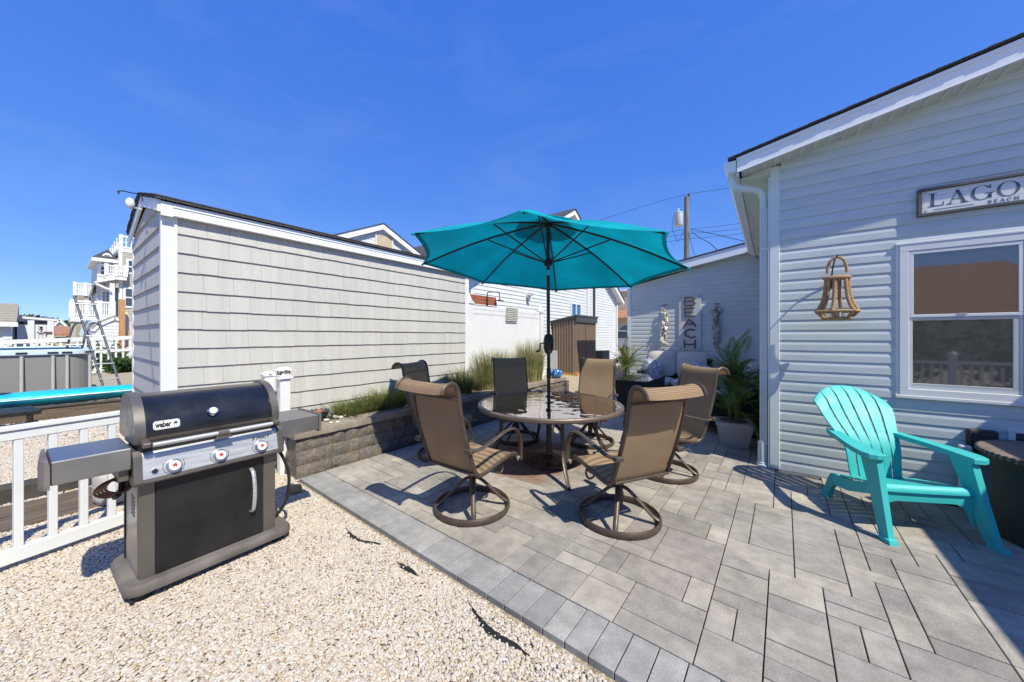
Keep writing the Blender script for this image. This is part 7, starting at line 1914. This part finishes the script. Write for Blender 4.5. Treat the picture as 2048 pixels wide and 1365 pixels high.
mb = MB(); mb.tube([(-10.86, -2.8, GZ+.25), (-10.86, 2.2, GZ+.25)], .035, 10); solo('pipe', mb, 'timber_dark', 'long grey pipe lying on the railroad tie under the kayak', 'pipe', smooth=50)
st_ = thing('solar_tray', 'black tray with slotted lid on short legs in the gravel yard', 'tray', (-10.2, -.42, GZ))
mb = MB(); mb.box((-10.2, -.42, .27), (.75, .62, .07), Matrix.Rotation(.15, 3, 'Z'), .01); part('tray', mb, 'black', st_, True)
for (x, y) in ((-.3, -.24), (.3, -.24), (-.3, .24), (.3, .24)):
    mb = MB(); mb.bb(-10.2+x-.03, -10.2+x+.03, -.42+y-.03, -.42+y+.03, GZ, .234); part('leg', mb, 'black', st_, True)
mb = MB(); mb.box((-10.2, -.25, .3065), (.55, .012, .003), Matrix.Rotation(.9, 3, 'Z')); mb.box((-10.2, -.50, .3065), (.6, .3, .002), Matrix.Rotation(.15, 3, 'Z')); part('lid_slot', mb, 'print_black', st_, True)
mb = MB(); mb.lathe([(.09, 0), (.10, .08), (.06, .14)], (-9.95, -.66, .3085), 14); part('knob', mb, 'terracotta', st_, True, smooth=40)

# ------------------------------------------------------------------ above ground pool with ladder
pl_ = thing('above_ground_pool', 'grey above ground frame pool with pale blue rim behind the kayak', 'pool', (-15, -1.6, GZ))
PXp = -13.0; PYr = .62; PYl = -4.2; PB = -17.0; PT = 1.245
pts = []
r_ = .35
for (cx, cy, a0) in ((PXp-r_, PYl+r_, -90), (PXp-r_, PYr-r_, 0), (PB+r_, PYr-r_, 90), (PB+r_, PYl+r_, 180)):
    for i in range(7): a = math.radians(a0+15*i); pts.append((cx+r_*math.cos(a), cy+r_*math.sin(a)))
n = len(pts); mb = MB(); mb.add([(x, y, z) for z in (GZ, GZ+.30) for x, y in pts], [(i, (i+1) % n, (i+1) % n+n, i+n) for i in range(n)]); part('lower_band', mb, 'pool_dark', pl_, True)
mb = MB(); mb.add([(x, y, z) for z in (GZ+.301, PT-.10) for x, y in pts], [(i, (i+1) % n, (i+1) % n+n, i+n) for i in range(n)]); part('wall', mb, 'pool_grey', pl_, True)
mb = MB(); rr2 = [(x+(.05 if x > -15 else -.05), y+(.05 if y > -1.8 else -.05)) for x, y in pts]; ri = [(x-(.06 if x > -15 else -.06), y-(.06 if y > -1.8 else -.06)) for x, y in pts]
vs = [(x, y, PT-.13) for x, y in pts]+[(x, y, PT-.11) for x, y in rr2]+[(x, y, PT-.02) for x, y in rr2]+[(x, y, PT) for x, y in pts]+[(x, y, PT-.03) for x, y in ri]
mb.add(vs, [(i+k*n, (i+1) % n+k*n, (i+1) % n+(k+1)*n, i+(k+1)*n) for i in range(n) for k in range(4)]); part('rim', mb, 'pool_rim', pl_, True, smooth=40)
mb = MB(); mb.add([(x, y, PT-.16) for x, y in ri], [tuple(range(n))]); part('water', mb, 'water', pl_, True)
for y in (-3.3, -2.5, -1.7, -.9, -.335, .075, .27, .60):
    mb = MB(); mb.tube([(PXp+.05, y, PT-.14), (PXp+.06, y, PT-.5), (PXp+.12, y, GZ)], .028, 8); ps_ = part('post', mb, 'pool_post', pl_, True, smooth=50)
    mb = MB(); mb.bb(PXp+.052, PXp+.062, y-.075, y+.075, PT-.095, PT-.055, .004); part('clip', mb, 'black', ps_, True)
ld = thing('pool_ladder', 'grey metal A-frame ladder leaning over the pool rim', 'ladder', (-12.6, .6, GZ))
def LP_(u, v, x): return PX(u, v, x)
xo = -12.55
rails = []
for (ua, va, ub, vb) in ((148, 592, 201, 757), (182, 594, 234, 753)):
    a = LP_(ua, va, xo-.45); b = LP_(ub, vb, xo+.1); d = (b-a).normalized(); e = b+d*((GZ-b.z)/d.z); mb = MB(); mb.tube([a, b, e], .022, 8); part('outer_rail', mb, 'ladder', ld, True, smooth=50); rails.append((a, e))
def at_z(r, z): a, e = r; return a.lerp(e, (z-a.z)/(e.z-a.z))
for z in (2.30, 1.92, 1.55, 1.22, .9, .55, .25):
    a, b = at_z(rails[0], z), at_z(rails[1], z); d = (b-a)*.12; mb = MB(); mb.bar(a-d*.6, b+d*.6, .10, .026, ch=.005); part('step', mb, 'pool_post' if z < 1.5 else 'white', ld, True)
for (u0, du) in ((135, 0), (165, 30)):
    pts_ = [LP_(u0-5+du*0, 712, -13.4), LP_(u0+1, 690, -13.35), LP_(u0+6, 668, -13.3), LP_(u0+14, 650, -13.25), LP_(u0+26, 646, -13.15), LP_(u0+36, 655, -13.05), LP_(u0+41, 672, -13.0)]
    e0 = pts_[0]; mb = MB(); mb.tube(bez([Vector((e0.x, e0.y, .2))]+pts_, 30), .020, 8); part('inner_rail', mb, 'ladder', ld, True, smooth=50)
for v in (678, 690, 700, 711):
    a, b = LP_(131, v, -13.32), LP_(166, v-1, -13.32); mb = MB(); mb.bar(a, b, .16, .03, ch=.005); part('inner_step', mb, 'white' if v < 695 else 'pool_post', ld, True)
mb = MB(); a, b = LP_(163, 672, -13.1), LP_(178, 641, -12.85); mb.bar(a, b, .05, .14, ch=.01); part('brace', mb, 'white', ld, True)

# ------------------------------------------------------------------ back fence, bushes, post, folded umbrella
bf = thing('picket_fence', 'white picket fence along the back of the yard', 'fence', (-23.5, 1.5, GZ))
FXb = -23.5
ya, yb = PX(-30, 690, FXb).y, PX(300, 668, FXb).y
def ftop(y): return 1.30+(1.56-1.30)*min(1, max(0, (y-ya)/(yb-ya)))
mb = MB(); mb.bar((FXb, ya, ftop(ya)), (FXb, yb+1, ftop(yb)), .10, .16); part('top_rail', mb, 'white', bf, True)
mb = MB(); mb.bar((FXb, ya, ftop(ya)-.55), (FXb, yb+1, ftop(yb)-.55), .09, .12); part('middle_rail', mb, 'white', bf, True)
mb = MB(); mb.bar((FXb, ya, .10), (FXb, yb+1, .10), .09, .14); part('bottom_rail', mb, 'white', bf, True)
yy = ya; k = 0
while yy < yb+1:
    wd = .13 if k % 6 == 0 else .065; mb = MB(); mb.bb(FXb-.04, FXb+.04 if wd > .1 else FXb+.03, yy-wd/2, yy+wd/2, GZ, ftop(yy)+(.05 if wd > .1 else -.05)); part('post' if wd > .1 else 'picket', mb, 'white', bf, True); yy += .215; k += 1
def bush(name, label, c, r, n, m, leaf=.06, seed=0, zs_=.8, cat='bush', kind_group=None):
    rg = random.Random(seed); mb = MB()
    blobs = [(Vector((rg.gauss(0, .45)*r, rg.gauss(0, .45)*r, rg.uniform(.15, 1.1)*r*zs_)), r*rg.uniform(.3, .55)) for _ in range(9)]
    for _ in range(n):
        b, br = blobs[rg.randrange(9)]; d = Vector((rg.gauss(0, 1), rg.gauss(0, 1), rg.gauss(0, 1))).normalized()*br*rg.uniform(.6, 1.05); p = b+d
        if p.z < 0: continue
        u = Vector((rg.gauss(0, 1), rg.gauss(0, 1), rg.gauss(0, 1))).normalized(); w = u.cross(d).normalized() if d.length else u; l_ = leaf*rg.uniform(.6, 1.4)
        mb.add([p-u*l_*.5, p+w*l_*.35, p+u*l_*.6, p-w*l_*.35], [(0, 1, 2, 3)])
    t = thing(name, label, cat, c, group=kind_group)
    part('foliage', mb, m, t)
    mb = MB()
    for k in range(4): mb.tube([(0, 0, 0), (rg.gauss(0, .2)*r, rg.gauss(0, .2)*r, r*.8)], [.02, .008], 5)
    part('stem', mb, 'timber_dark', t); return t
for k, (u, v, x, r) in enumerate(((226, 742, -22.6, .55), (243, 738, -22.9, .50), (262, 736, -22.9, .4))):
    p = PX(u, v, x); bush('bush', ['leafy green bush beside the pool ladder in front of the back fence', 'middle green bush at the foot of the back fence', 'small green bush by the shed corner at the back fence'][k], (p.x, p.y, GZ), r, 900, 'bush', .11, 80+k)
for k, (u, v) in enumerate(((40, 690), (105, 688), (226, 690))):
    p = PX(u, v, -24.6); bush('bush', ['dark bush behind the left end of the white fence', 'dark bush behind the white fence left of the ladder', 'tall dark bush behind the fence near the orange post'][k], (p.x, p.y, GZ), .75 if k < 2 else .9, 900, 'bush', .12, 90+k, 1.3)
p = PX(244, 690, -25.5); z_ = PX(244, 599, -25.5).z
wp = thing('wooden_post', 'tall orange pine post behind the back fence', 'post', (p.x, p.y, GZ))
mb = MB(); mb.bb(p.x-.10, p.x+.10, p.y-.10, p.y+.10, GZ, z_, .01); part('post', mb, 'post_wood', wp, True)
mb = MB(); q_ = PX(249, 606, -25.5); mb.tube([(p.x, p.y+.14, q_.z), (p.x+.02, p.y+.26, q_.z)], .03, 6); part('hook', mb, 'black', wp, True)
p = PX(251, 690, -26.2); zt = PX(251, 624, -26.2).z
cu_ = thing('folded_umbrella', 'folded cream patio umbrella beside the orange post', 'umbrella', (p.x, p.y, GZ))
mb = MB(); mb.lathe([(.03, 0), (.03, 1.2)], (p.x, p.y, GZ), 8); part('pole', mb, 'white', cu_, True)
mb = MB()
n = 16; vs = []; pr = [(.20, 1.0), (.22, 1.5), (.15, zt-.5), (.05, zt)]
for (r, z) in pr:
    for i in range(n): a = 2*PI*i/n; q = r*(1+.25*(i % 2)); vs.append((p.x+q*math.cos(a), p.y+q*math.sin(a), z))
mb.add(vs, [(i*n+k, i*n+(k+1) % n, (i+1)*n+(k+1) % n, (i+1)*n+k) for i in range(3) for k in range(n)]); part('folded_canopy', mb, 'umb_cream', cu_, True)

# ------------------------------------------------------------------ houses at the far left
def box_from_px(u0, u1, v0, v1, x, dx, mb=None):
    a = PX(u0, v0, x); b = PX(u1, v1, x); mb = mb or MB()
    mb.bb(x-dx, x, min(a.y, b.y), max(a.y, b.y), min(a.z, b.z), max(a.z, b.z)); return mb
HX = -40.0
bh = thing('tall_beach_house', 'tall tan three storey beach house with white decks and roof railing', 'house', (HX-3, 3.8, 0))
def bp(name, u0, u1, v0, v1, x, dx, m, par=None): return part(name, box_from_px(u0, u1, v0, v1, x, dx), m, par or bh, True)
y0 = PX(240, 600, HX).y; y1 = PX(292, 600, HX).y+3; ztop = PX(250, 505, HX).z
mb = MB(); mb.bb(HX-9, HX-.01, y0, y1, 0, ztop); part('wall', mb, 'tan_siding', bh, True)
mb = MB(); z = .2
while z < ztop-.1:
    plank(mb, (HX, y0, 0), (0, 1, 0), (1, 0, 0), .12, y1-y0, z, .17, .02); z += .17
part('siding', mb, 'tan_siding', bh, True, kind='stuff')
mb = MB(); mb.bb(HX-.1, HX+.04, y0-.08, y0+.115, 0, ztop); mb.bb(HX-9, HX+.05, y0-.09, y1, ztop, ztop+.28); part('trim', mb, 'white', bh, True)
def railing(name, a, b, h, n, par=None, m='white', posts=2):
    a = Vector(a); b = Vector(b); mb = MB(); mb.bar(a+Vector((0, 0, h)), b+Vector((0, 0, h)), .12, .12); mb.bar(a+Vector((0, 0, .12)), b+Vector((0, 0, .12)), .10, .10); mb.bar(a+Vector((0, 0, h*.55)), b+Vector((0, 0, h*.55)), .05, .05)
    for i in range(posts+1):
        p = a.lerp(b, i/posts); mb.bb(p.x-.10, p.x+.10, p.y-.10, p.y+.10, p.z, p.z+h+.12)
    r = part(name, mb, m, par or bh, True); mb = MB()
    for i in range(1, n): p = a.lerp(b, i/n); mb.bb(p.x-.03, p.x+.03, p.y-.03, p.y+.03, p.z+.17, p.z+h-.06)
    part('balusters', mb, m, r, True); return r
zr_ = ztop+.28
railing('roof_railing', (HX-.1, y0+.05, zr_), (HX-.1, y1, zr_), .95, 16, posts=3)
railing('roof_railing', (HX-.35, y0+.06, zr_), (HX-7, y0+.06, zr_), .94, 30, posts=4)
for (u0, u1, v0, v1) in ((257, 285, 522, 548), (251, 287, 578, 614)):
    a = PX(u0, v0, HX); b = PX(u1, v1, HX); mb = MB()
    mb.bb(HX+.021, HX+.07, a.y-.12, b.y, a.z, a.z+.14); mb.bb(HX+.021, HX+.07, a.y-.12, b.y, b.z-.14, b.z); mb.bb(HX+.021, HX+.07, a.y-.12, a.y, b.z+.001, a.z-.001); mb.bb(HX+.021, HX+.06, a.y, b.y, (a.z+b.z)/2-.05, (a.z+b.z)/2+.05)
    mb.bb(HX+.021, HX+.06, (a.y*.55+b.y*.45)-.04, (a.y*.55+b.y*.45)+.04, b.z+.001, (a.z+b.z)/2-.051)
    w_ = part('window', mb, 'white', bh, True); mb = MB(); mb.add([(HX+.03, a.y, b.z), (HX+.03, b.y, b.z), (HX+.03, b.y, a.z), (HX+.03, a.y, a.z)], [(0, 1, 2, 3)]); part('pane', mb, 'dark_glass', w_, True)
# bay on the left with the arched window, hip roof, balcony
BX_ = HX-1.2
ba, bb_ = PX(194, 520, BX_).y, PX(242, 520, BX_).y
mb = MB(); mb.bb(BX_-6, BX_, ba, bb_, 0, PX(200, 513, BX_).z); part('bay_wall', mb, 'ac_grey' if False else 'clap_wing', bh, True)
a = PX(183, 514, BX_+.7); b = PX(236, 514, BX_+.7); zt_ = PX(225, 500, BX_-2).z; mb = MB()
mb.add([(BX_+.7, a.y, a.z), (BX_+.7, b.y, a.z), (BX_-5, b.y, a.z), (BX_-5, a.y, a.z), (BX_-2, (a.y*.25+b.y*.75), zt_), (BX_-3.5, (a.y*.25+b.y*.75), zt_)], [(0, 1, 4), (1, 2, 5, 4), (2, 3, 5), (3, 0, 4, 5)]); part('bay_roof', mb, 'shingle', bh, True)
mb = MB(); mb.bb(BX_-5, BX_+.7, a.y, b.y, a.z-.25, a.z-.002); part('bay_eave', mb, 'white', bh, True)
a = PX(202, 531, BX_); b = PX(226, 531, BX_); cy = (a.y+b.y)/2; ry = (b.y-a.y)/2
mb = MB(); mb.bb(BX_+.001, BX_+.05, a.y-.18, b.y+.18, PX(200, 552, BX_).z, PX(200, 529, BX_).z); pts = [(ry*1.25*math.cos(t), .75*1.25*math.sin(t)) for t in [PI*i/14 for i in range(15)]]; mb.prism(pts, (BX_+.05, cy, PX(200, 529, BX_).z+.001), (0, 1, 0), (0, 0, 1), (-.04, 0, 0)); aw = part('arched_window', mb, 'white', bh, True)
mb = MB(); pts = [(ry*math.cos(t), .75*math.sin(t)) for t in [PI*i/14 for i in range(15)]]; mb.prism(pts, (BX_+.06, cy, PX(200, 529, BX_).z+.05), (0, 1, 0), (0, 0, 1), (-.005, 0, 0)); part('pane', mb, 'blue_glass', aw, True)
mb = MB()
for t in [PI*i/6 for i in range(1, 6)]: mb.bar((BX_+.065, cy, PX(200, 529, BX_).z+.05), (BX_+.065, cy+ry*math.cos(t), PX(200, 529, BX_).z+.05+.75*math.sin(t)), .03, .05)
part('muntin', mb, 'white', aw, True)
for (q0, q1) in ((a.y, cy-.05), (cy+.05, b.y)):
    for (va, vb) in ((533, 540), (542, 549)):
        mb = MB(); mb.bb(BX_+.051, BX_+.056, q0, q1, PX(200, vb, BX_).z, PX(200, va, BX_).z); part('pane', mb, 'dark_glass', aw, True)
zb_ = PX(210, 553, BX_+.9).z
mb = MB(); mb.bb(BX_+.01, HX+.5, ba+.3, y0+.3, zb_-.25, zb_); part('balcony_floor', mb, 'white', bh, True)
railing('balcony_railing', (HX+.45, ba+.35, zb_), (HX+.45, y0+.25, zb_), .75, 9, posts=2)
mb = MB(); mb.bb(BX_+.01, HX+.3, ba+.4, y0-.1, zb_-.85, zb_-.251); part('balcony_skirt', mb, 'tan_siding', bh, True)
a = PX(189, 566, HX+.5); b = PX(229, 560, HX+.5); mb = MB(); mb.prism([(a.y, a.z), (b.y, b.z), (b.y, b.z+.18), (a.y, a.z+.10)], (HX-3, 0, 0), (0, 1, 0), (0, 0, 1), (3.6, 0, 0)); part('porch_roof', mb, 'white', bh, True)
mb = MB(); mb.tube([PX(191, 568, HX+.7), PX(214, 578, HX+.7), PX(222, 580, HX+.7)], .08, 8); part('porch_gutter', mb, 'white', bh, True)
mb = MB(); c_ = PX(219, 580, HX+.35); mb.bb(HX+.1, HX+.5, c_.y, PX(229, 580, HX+.35).y, PX(220, 628, HX+.3).z, PX(220, 567, HX+.3).z); part('porch_column', mb, 'white', bh, True)
a = PX(205, 583, HX-.7); b = PX(219, 614, HX-.7); mb = MB(); mb.bb(HX-1.19, HX-1.1, a.y-.1, b.y+.1, b.z, a.z+.4); dw = part('glass_door', mb, 'white', bh, True)
for i in range(2):
    for j in range(5):
        mb = MB(); dy = (b.y-a.y)/2; dz = (a.z-b.z)/5; mb.bb(HX-1.099, HX-1.09, a.y+dy*i+.04, a.y+dy*(i+1)-.04, b.z+dz*j+.04, b.z+dz*(j+1)-.04); part('pane', mb, 'dark_glass', dw, True)
mb = MB(); mb.bb(HX-1.0, HX-.3, PX(222, 600, HX-.3).y, y0-.081, 0, zb_-.86); part('lower_wall', mb, 'tan_siding', bh, True)
# lower deck and the far deck
zd = PX(180, 634, HX+2).z; da, db = PX(140, 630, HX+2).y, PX(231, 630, HX+2).y
mb = MB(); mb.bb(HX-1.18, HX+2, da, db, zd-.35, zd); part('deck', mb, 'white', bh, True)
railing('deck_railing', (HX+1.9, da+.1, zd), (HX+1.9, db-.1, zd), 1.05, 17, posts=3)
railing('deck_railing', (HX+1.65, da+.11, zd), (HX-1.0, da+.11, zd), 1.04, 14, posts=2)
for u in (141, 160, 230):
    p_ = PX(u, 640, HX+1.8); mb = MB(); mb.bb(HX+1.6, HX+1.9, p_.y, p_.y+.22, 0, zd-.351); part('deck_post', mb, 'tan_siding', bh, True)
mb = MB(); mb.bb(HX-1.1, HX+.8, da+.9, da+2.1, 0, zd-.352); part('under_deck_wall', mb, 'tan_siding', bh, True)
mb = MB(); a = PX(165, 585, HX-6); mb.bb(HX-9, HX-6, a.y-.4, ba+.2, 0, PX(165, 592, HX-6).z); part('rear_wall', mb, 'tan_shingle', bh, True)
railing('rear_deck_railing', (HX-6, a.y-.4, PX(165, 592, HX-6).z), (HX-6, ba+.2, PX(165, 592, HX-6).z), 1.0, 12, posts=2)
mb = MB(); pk = PX(190, 563, HX-4); mb.add([(HX-5.9, a.y+.3, PX(180, 590, HX-4).z), (HX-2, a.y+.3, PX(180, 590, HX-4).z), (HX-2, ba+.1, PX(196, 560, HX-4).z), (HX-5.9, ba+.1, PX(196, 560, HX-4).z)], [(0, 1, 2, 3)]); part('rear_roof', mb, 'tan_shingle', bh, True)

# gambrel shed with pale siding
gx = -29.0
gsd = thing('gambrel_shed', 'pale grey gambrel roofed shed behind the back fence', 'shed', (gx, PX(240, 690, gx).y, 0))
P_ = [PX(u, v, gx) for u, v in ((184, 690), (184, 662), (196, 650), (229, 636), (258, 646), (267, 662), (268, 690))]
mb = MB(); mb.prism([(p.y, max(0, p.z) if i not in (0, 6) else 0) for i, p in enumerate(P_)], (gx, 0, 0), (0, 1, 0), (0, 0, 1), (-3, 0, 0)); part('wall', mb, 'white_siding', gsd, True)
mb = MB(); zz = .2
while zz < PX(229, 640, gx).z-.3:
    lo = P_[1].y+.1+max(0, (zz-P_[1].z))*1.5; hi = P_[5].y-.1-max(0, (zz-P_[5].z))*1.2
    if hi-lo > .3: plank(mb, (gx, 0, 0), (0, 1, 0), (1, 0, 0), lo, hi, zz, .17, .025)
    zz += .17
part('siding', mb, 'white_siding', gsd, True, kind='stuff')
mb = MB()
for i in range(1, 5): a, b = P_[i], P_[i+1]; mb.bar((gx+.03, a.y, a.z), (gx+.03, b.y, b.z), .12, .18)
part('rake_trim', mb, 'fascia', gsd, True)
mb = MB()
for i in range(1, 5): a, b = P_[i], P_[i+1]; mb.bar((gx-1.5, a.y, a.z+.10), (gx-1.5, b.y, b.z+.10), 3.2, .06)
part('roof', mb, 'tan_shingle', gsd, True)
# white storage building with anchor gate, and a tan roofed cottage
ax = -27.0
ag = thing('storage_shed', 'white board shed with an anchor on its gate at the far left', 'shed', (ax, PX(70, 690, ax).y, 0))
tl, tr_ = PX(30, 636, ax), PX(108, 643, ax)
mb = MB(); mb.prism([(tl.y, 0), (tr_.y, 0), (tr_.y, tr_.z), (tl.y, tl.z)], (ax, 0, 0), (0, 1, 0), (0, 0, 1), (-2.4, 0, 0)); part('wall', mb, 'white_siding', ag, True)
mb = MB(); mb.prism([(tl.y-.1, tl.z), (tr_.y+.1, tr_.z), (tr_.y+.1, tr_.z+.10), (tl.y-.1, tl.z+.10)], (ax+.10, 0, 0), (0, 1, 0), (0, 0, 1), (-2.6, 0, 0)); part('roof_edge', mb, 'white', ag, True)
for (u0, u1) in ((32, 60), (64, 100)):
    a, b = PX(u0, 640, ax), PX(u1, 647, ax); mb = MB(); mb.bb(ax+.002, ax+.02, a.y, b.y, b.z-.05, a.z-.06); part('opening', mb, 'print_black', ag, True)
a, b = PX(63, 650, ax), PX(100, 690, ax); gt_ = None
n_ = 5; dy = (b.y-a.y)/n_
for k in range(n_):
    mb = MB(); mb.bb(ax+.005, ax+.04, a.y+dy*k+.01, a.y+dy*(k+1)-.01, .1, a.z); part('gate_board', mb, 'white_siding', ag, True)
ac0 = PX(82, 662, ax); mb = MB(); X_ = ax+.05
mb.tube([(X_, ac0.y, ac0.z+.12), (X_, ac0.y, ac0.z-.13)], .014, 6); mb.tube([(X_, ac0.y-.06, ac0.z+.07), (X_, ac0.y+.06, ac0.z+.07)], .013, 6)
mb.tube([(X_, ac0.y+.10*math.sin(t), ac0.z-.02-.12*math.cos(t)) for t in [-1.35+2.7*i/12 for i in range(13)]], .015, 6); mb.tube([(X_, ac0.y+.025*math.cos(t), ac0.z+.15+.03*math.sin(t)) for t in [2*PI*i/10 for i in range(10)]], .018, 6, closed=True); part('anchor_emblem', mb, 'black', ag, True)
for u in (62, 101):
    p_ = PX(u, 660, ax); mb = MB(); mb.bb(ax+.045, ax+.09, p_.y-.09, p_.y+.09, 0, PX(u, 641, ax).z); part('gate_post', mb, 'white', ag, True)
mb = MB(); p_ = PX(97, 666, ax); mb.bb(ax+.091, ax+.12, p_.y-.10, p_.y+.10, p_.z-.05, p_.z+.05); part('latch', mb, 'copper', ag, True)
cx_ = -25.5
ct = thing('cottage', 'low cottage with weathered tan shingle roof at the left edge', 'house', (cx_, PX(5, 690, cx_).y, 0))
a, b = PX(-60, 650, cx_), PX(30, 645, cx_)
mb = MB(); mb.bb(cx_-4, cx_, a.y, b.y-.1, 0, PX(10, 648, cx_).z); part('wall', mb, 'white_siding', ct, True)
zt0, zt1 = PX(20, 643, cx_+.3).z, PX(20, 607, cx_-1.5).z
for k in range(8):
    t0, t1 = k/8, (k+1)/8; mb = MB(); mb.add([(cx_+.3-1.8*t0, a.y, zt0+(zt1-zt0)*t0+.03), (cx_+.3-1.8*t0, b.y+.05, zt0+(zt1-zt0)*t0+.03), (cx_+.3-1.8*t1, b.y+.05, zt0+(zt1-zt0)*t1), (cx_+.3-1.8*t1, a.y, zt0+(zt1-zt0)*t1), (cx_+.3-1.8*t0, a.y, zt0+(zt1-zt0)*t0-.03), (cx_+.3-1.8*t0, b.y+.05, zt0+(zt1-zt0)*t0-.03)], [(0, 1, 2, 3), (4, 5, 1, 0)]); part('shingle_course', mb, 'tan_shingle', ct, True)
mb = MB(); mb.bb(cx_-3.6, cx_-1.5, a.y, b.y, 0, zt1-.01); part('rear_block', mb, 'tan_shingle', ct, True)
mb = MB(); mb.bb(cx_+.2, cx_+.34, a.y, b.y+.08, zt0-.22, zt0-.03); part('eave_board', mb, 'white', ct, True)
for k in range(5):
    z0_ = .3+.28*k; mb = MB(); q0, q1 = PX(6, 690, cx_), PX(24, 690, cx_); mb.bb(cx_+.001, cx_+.03, q0.y, q1.y, z0_, z0_+.26); part('door_panel', mb, 'white', ct, True)
# small far house and stair, far trees
fh = thing('far_house', 'small far house with grey gable and brown roof beyond the sheds', 'house', (-60, 0, 0))
fx = -60
a, b, pk = PX(109, 655, fx), PX(131, 655, fx), PX(118, 641, fx)
mb = MB(); mb.prism([(a.y, 0), (b.y, 0), (b.y, b.z), (pk.y, pk.z), (a.y, a.z)], (fx, 0, 0), (0, 1, 0), (0, 0, 1), (-8, 0, 0)); part('wall', mb, 'clap_wing', fh, True)
mb = MB(); mb.bar((fx+.1, a.y-.2, a.z-.1), (fx+.1, pk.y, pk.z+.05), .3, .2); mb.bar((fx+.1, b.y+.2, b.z-.1), (fx+.1, pk.y, pk.z+.05), .3, .2); part('rake', mb, 'fascia', fh, True)
a, b = PX(108, 668, fx+8), PX(142, 655, fx+8); mb = MB(); mb.prism([(0, a.z-.2), (6, b.z)]+[(6, b.z+.2), (0, a.z)], (fx+9, a.y, 0), (-1, 0, 0), (0, 0, 1), (0, b.y-a.y, 0)); part('lower_roof', mb, 'orange_tile', fh, True)
mb = MB(); mb.bb(fx+3, fx+8.5, a.y, b.y, 0, a.z-.25); part('lower_wall', mb, 'tan_stucco', fh, True)
mb = MB(); rg = random.Random(200)
for k, (u, v, x, r) in enumerate(((40, 655, -150, 9), (62, 640, -170, 9), (80, 648, -190, 10), (100, 655, -190, 9), (125, 652, -170, 8), (140, 655, -180, 9), (20, 658, -180, 9), (160, 660, -190, 9))):
    p = PX(u, 673, x); zt = PX(u, v-9, x).z
    for _ in range(1300):
        d = Vector((rg.gauss(0, 1), rg.gauss(0, 1), rg.gauss(0, 1))).normalized(); q = Vector((p.x+d.x*r*rg.uniform(.5, 1), p.y+d.y*r*rg.uniform(.5, 1), zt*.5+d.z*zt*.5*rg.uniform(.5, 1.0)))
        u_ = Vector((rg.gauss(0, 1), rg.gauss(0, 1), rg.gauss(0, 1))).normalized(); w = u_.cross(d).normalized(); l_ = rg.uniform(.5, 1.1)
        mb.add([q-u_*l_, q+w*l_*.6, q+u_*l_, q-w*l_*.6], [(0, 1, 2, 3)])
o = struct('far_woods', mb, 'far_tree'); o['kind'] = 'stuff'

# ------------------------------------------------------------------ behind the camera: what the house window and grill mirror
rh = thing('house_across', 'brown roofed house across the way mirrored in the window', 'house', (1, -17, 0))
mb = MB(); mb.bb(-7, 11, -24, -17, 0, 2.6); part('wall', mb, 'tan_siding', rh, True)
mb = MB(); mb.add([(-8, -16.4, 2.5), (12, -16.4, 2.5), (10, -20.5, 5.6), (-5, -20.5, 5.6), (-8, -24.6, 2.5), (12, -24.6, 2.5)], [(0, 1, 2, 3), (3, 2, 5, 4), (0, 3, 4), (1, 5, 2)]); part('roof', mb, 'brown_shingle', rh, True)
for k in range(5): bush('hedge_bush', ['dark', 'tall dark', 'broad dark', 'rounded dark', 'low dark'][k]+' hedge bush behind the rear railing mirrored in the window', (-2.5+1.9*k, -4.6, GZ), 1.25, 1300, 'bush', .16, 300+k, 1.1)
rr3 = thing('rear_railing', 'white railing behind the photographer mirrored in the window', 'railing', (1.5, -2.6, GZ))
mb = MB(); mb.bar((-2, -2.6, .92), (4.5, -2.6, .92), .08, .07); mb.bar((-2, -2.6, .1), (4.5, -2.6, .1), .06, .08); part('rail', mb, 'white', rr3, True)
for i in range(44):
    o = part('picket', pme, None, rr3, True); o.location = (-1.95+.148*i, -2.6, .49)
for x in (.2, 1.8, 3.4):
    mb = MB(); mb.bb(x-.06, x+.06, -2.66, -2.54, GZ, 1.12, .005); mb.lathe([(.10, 1.121), (.01, 1.19)], (x, -2.6, 0), 4); part('post', mb, 'white', rr3, True)
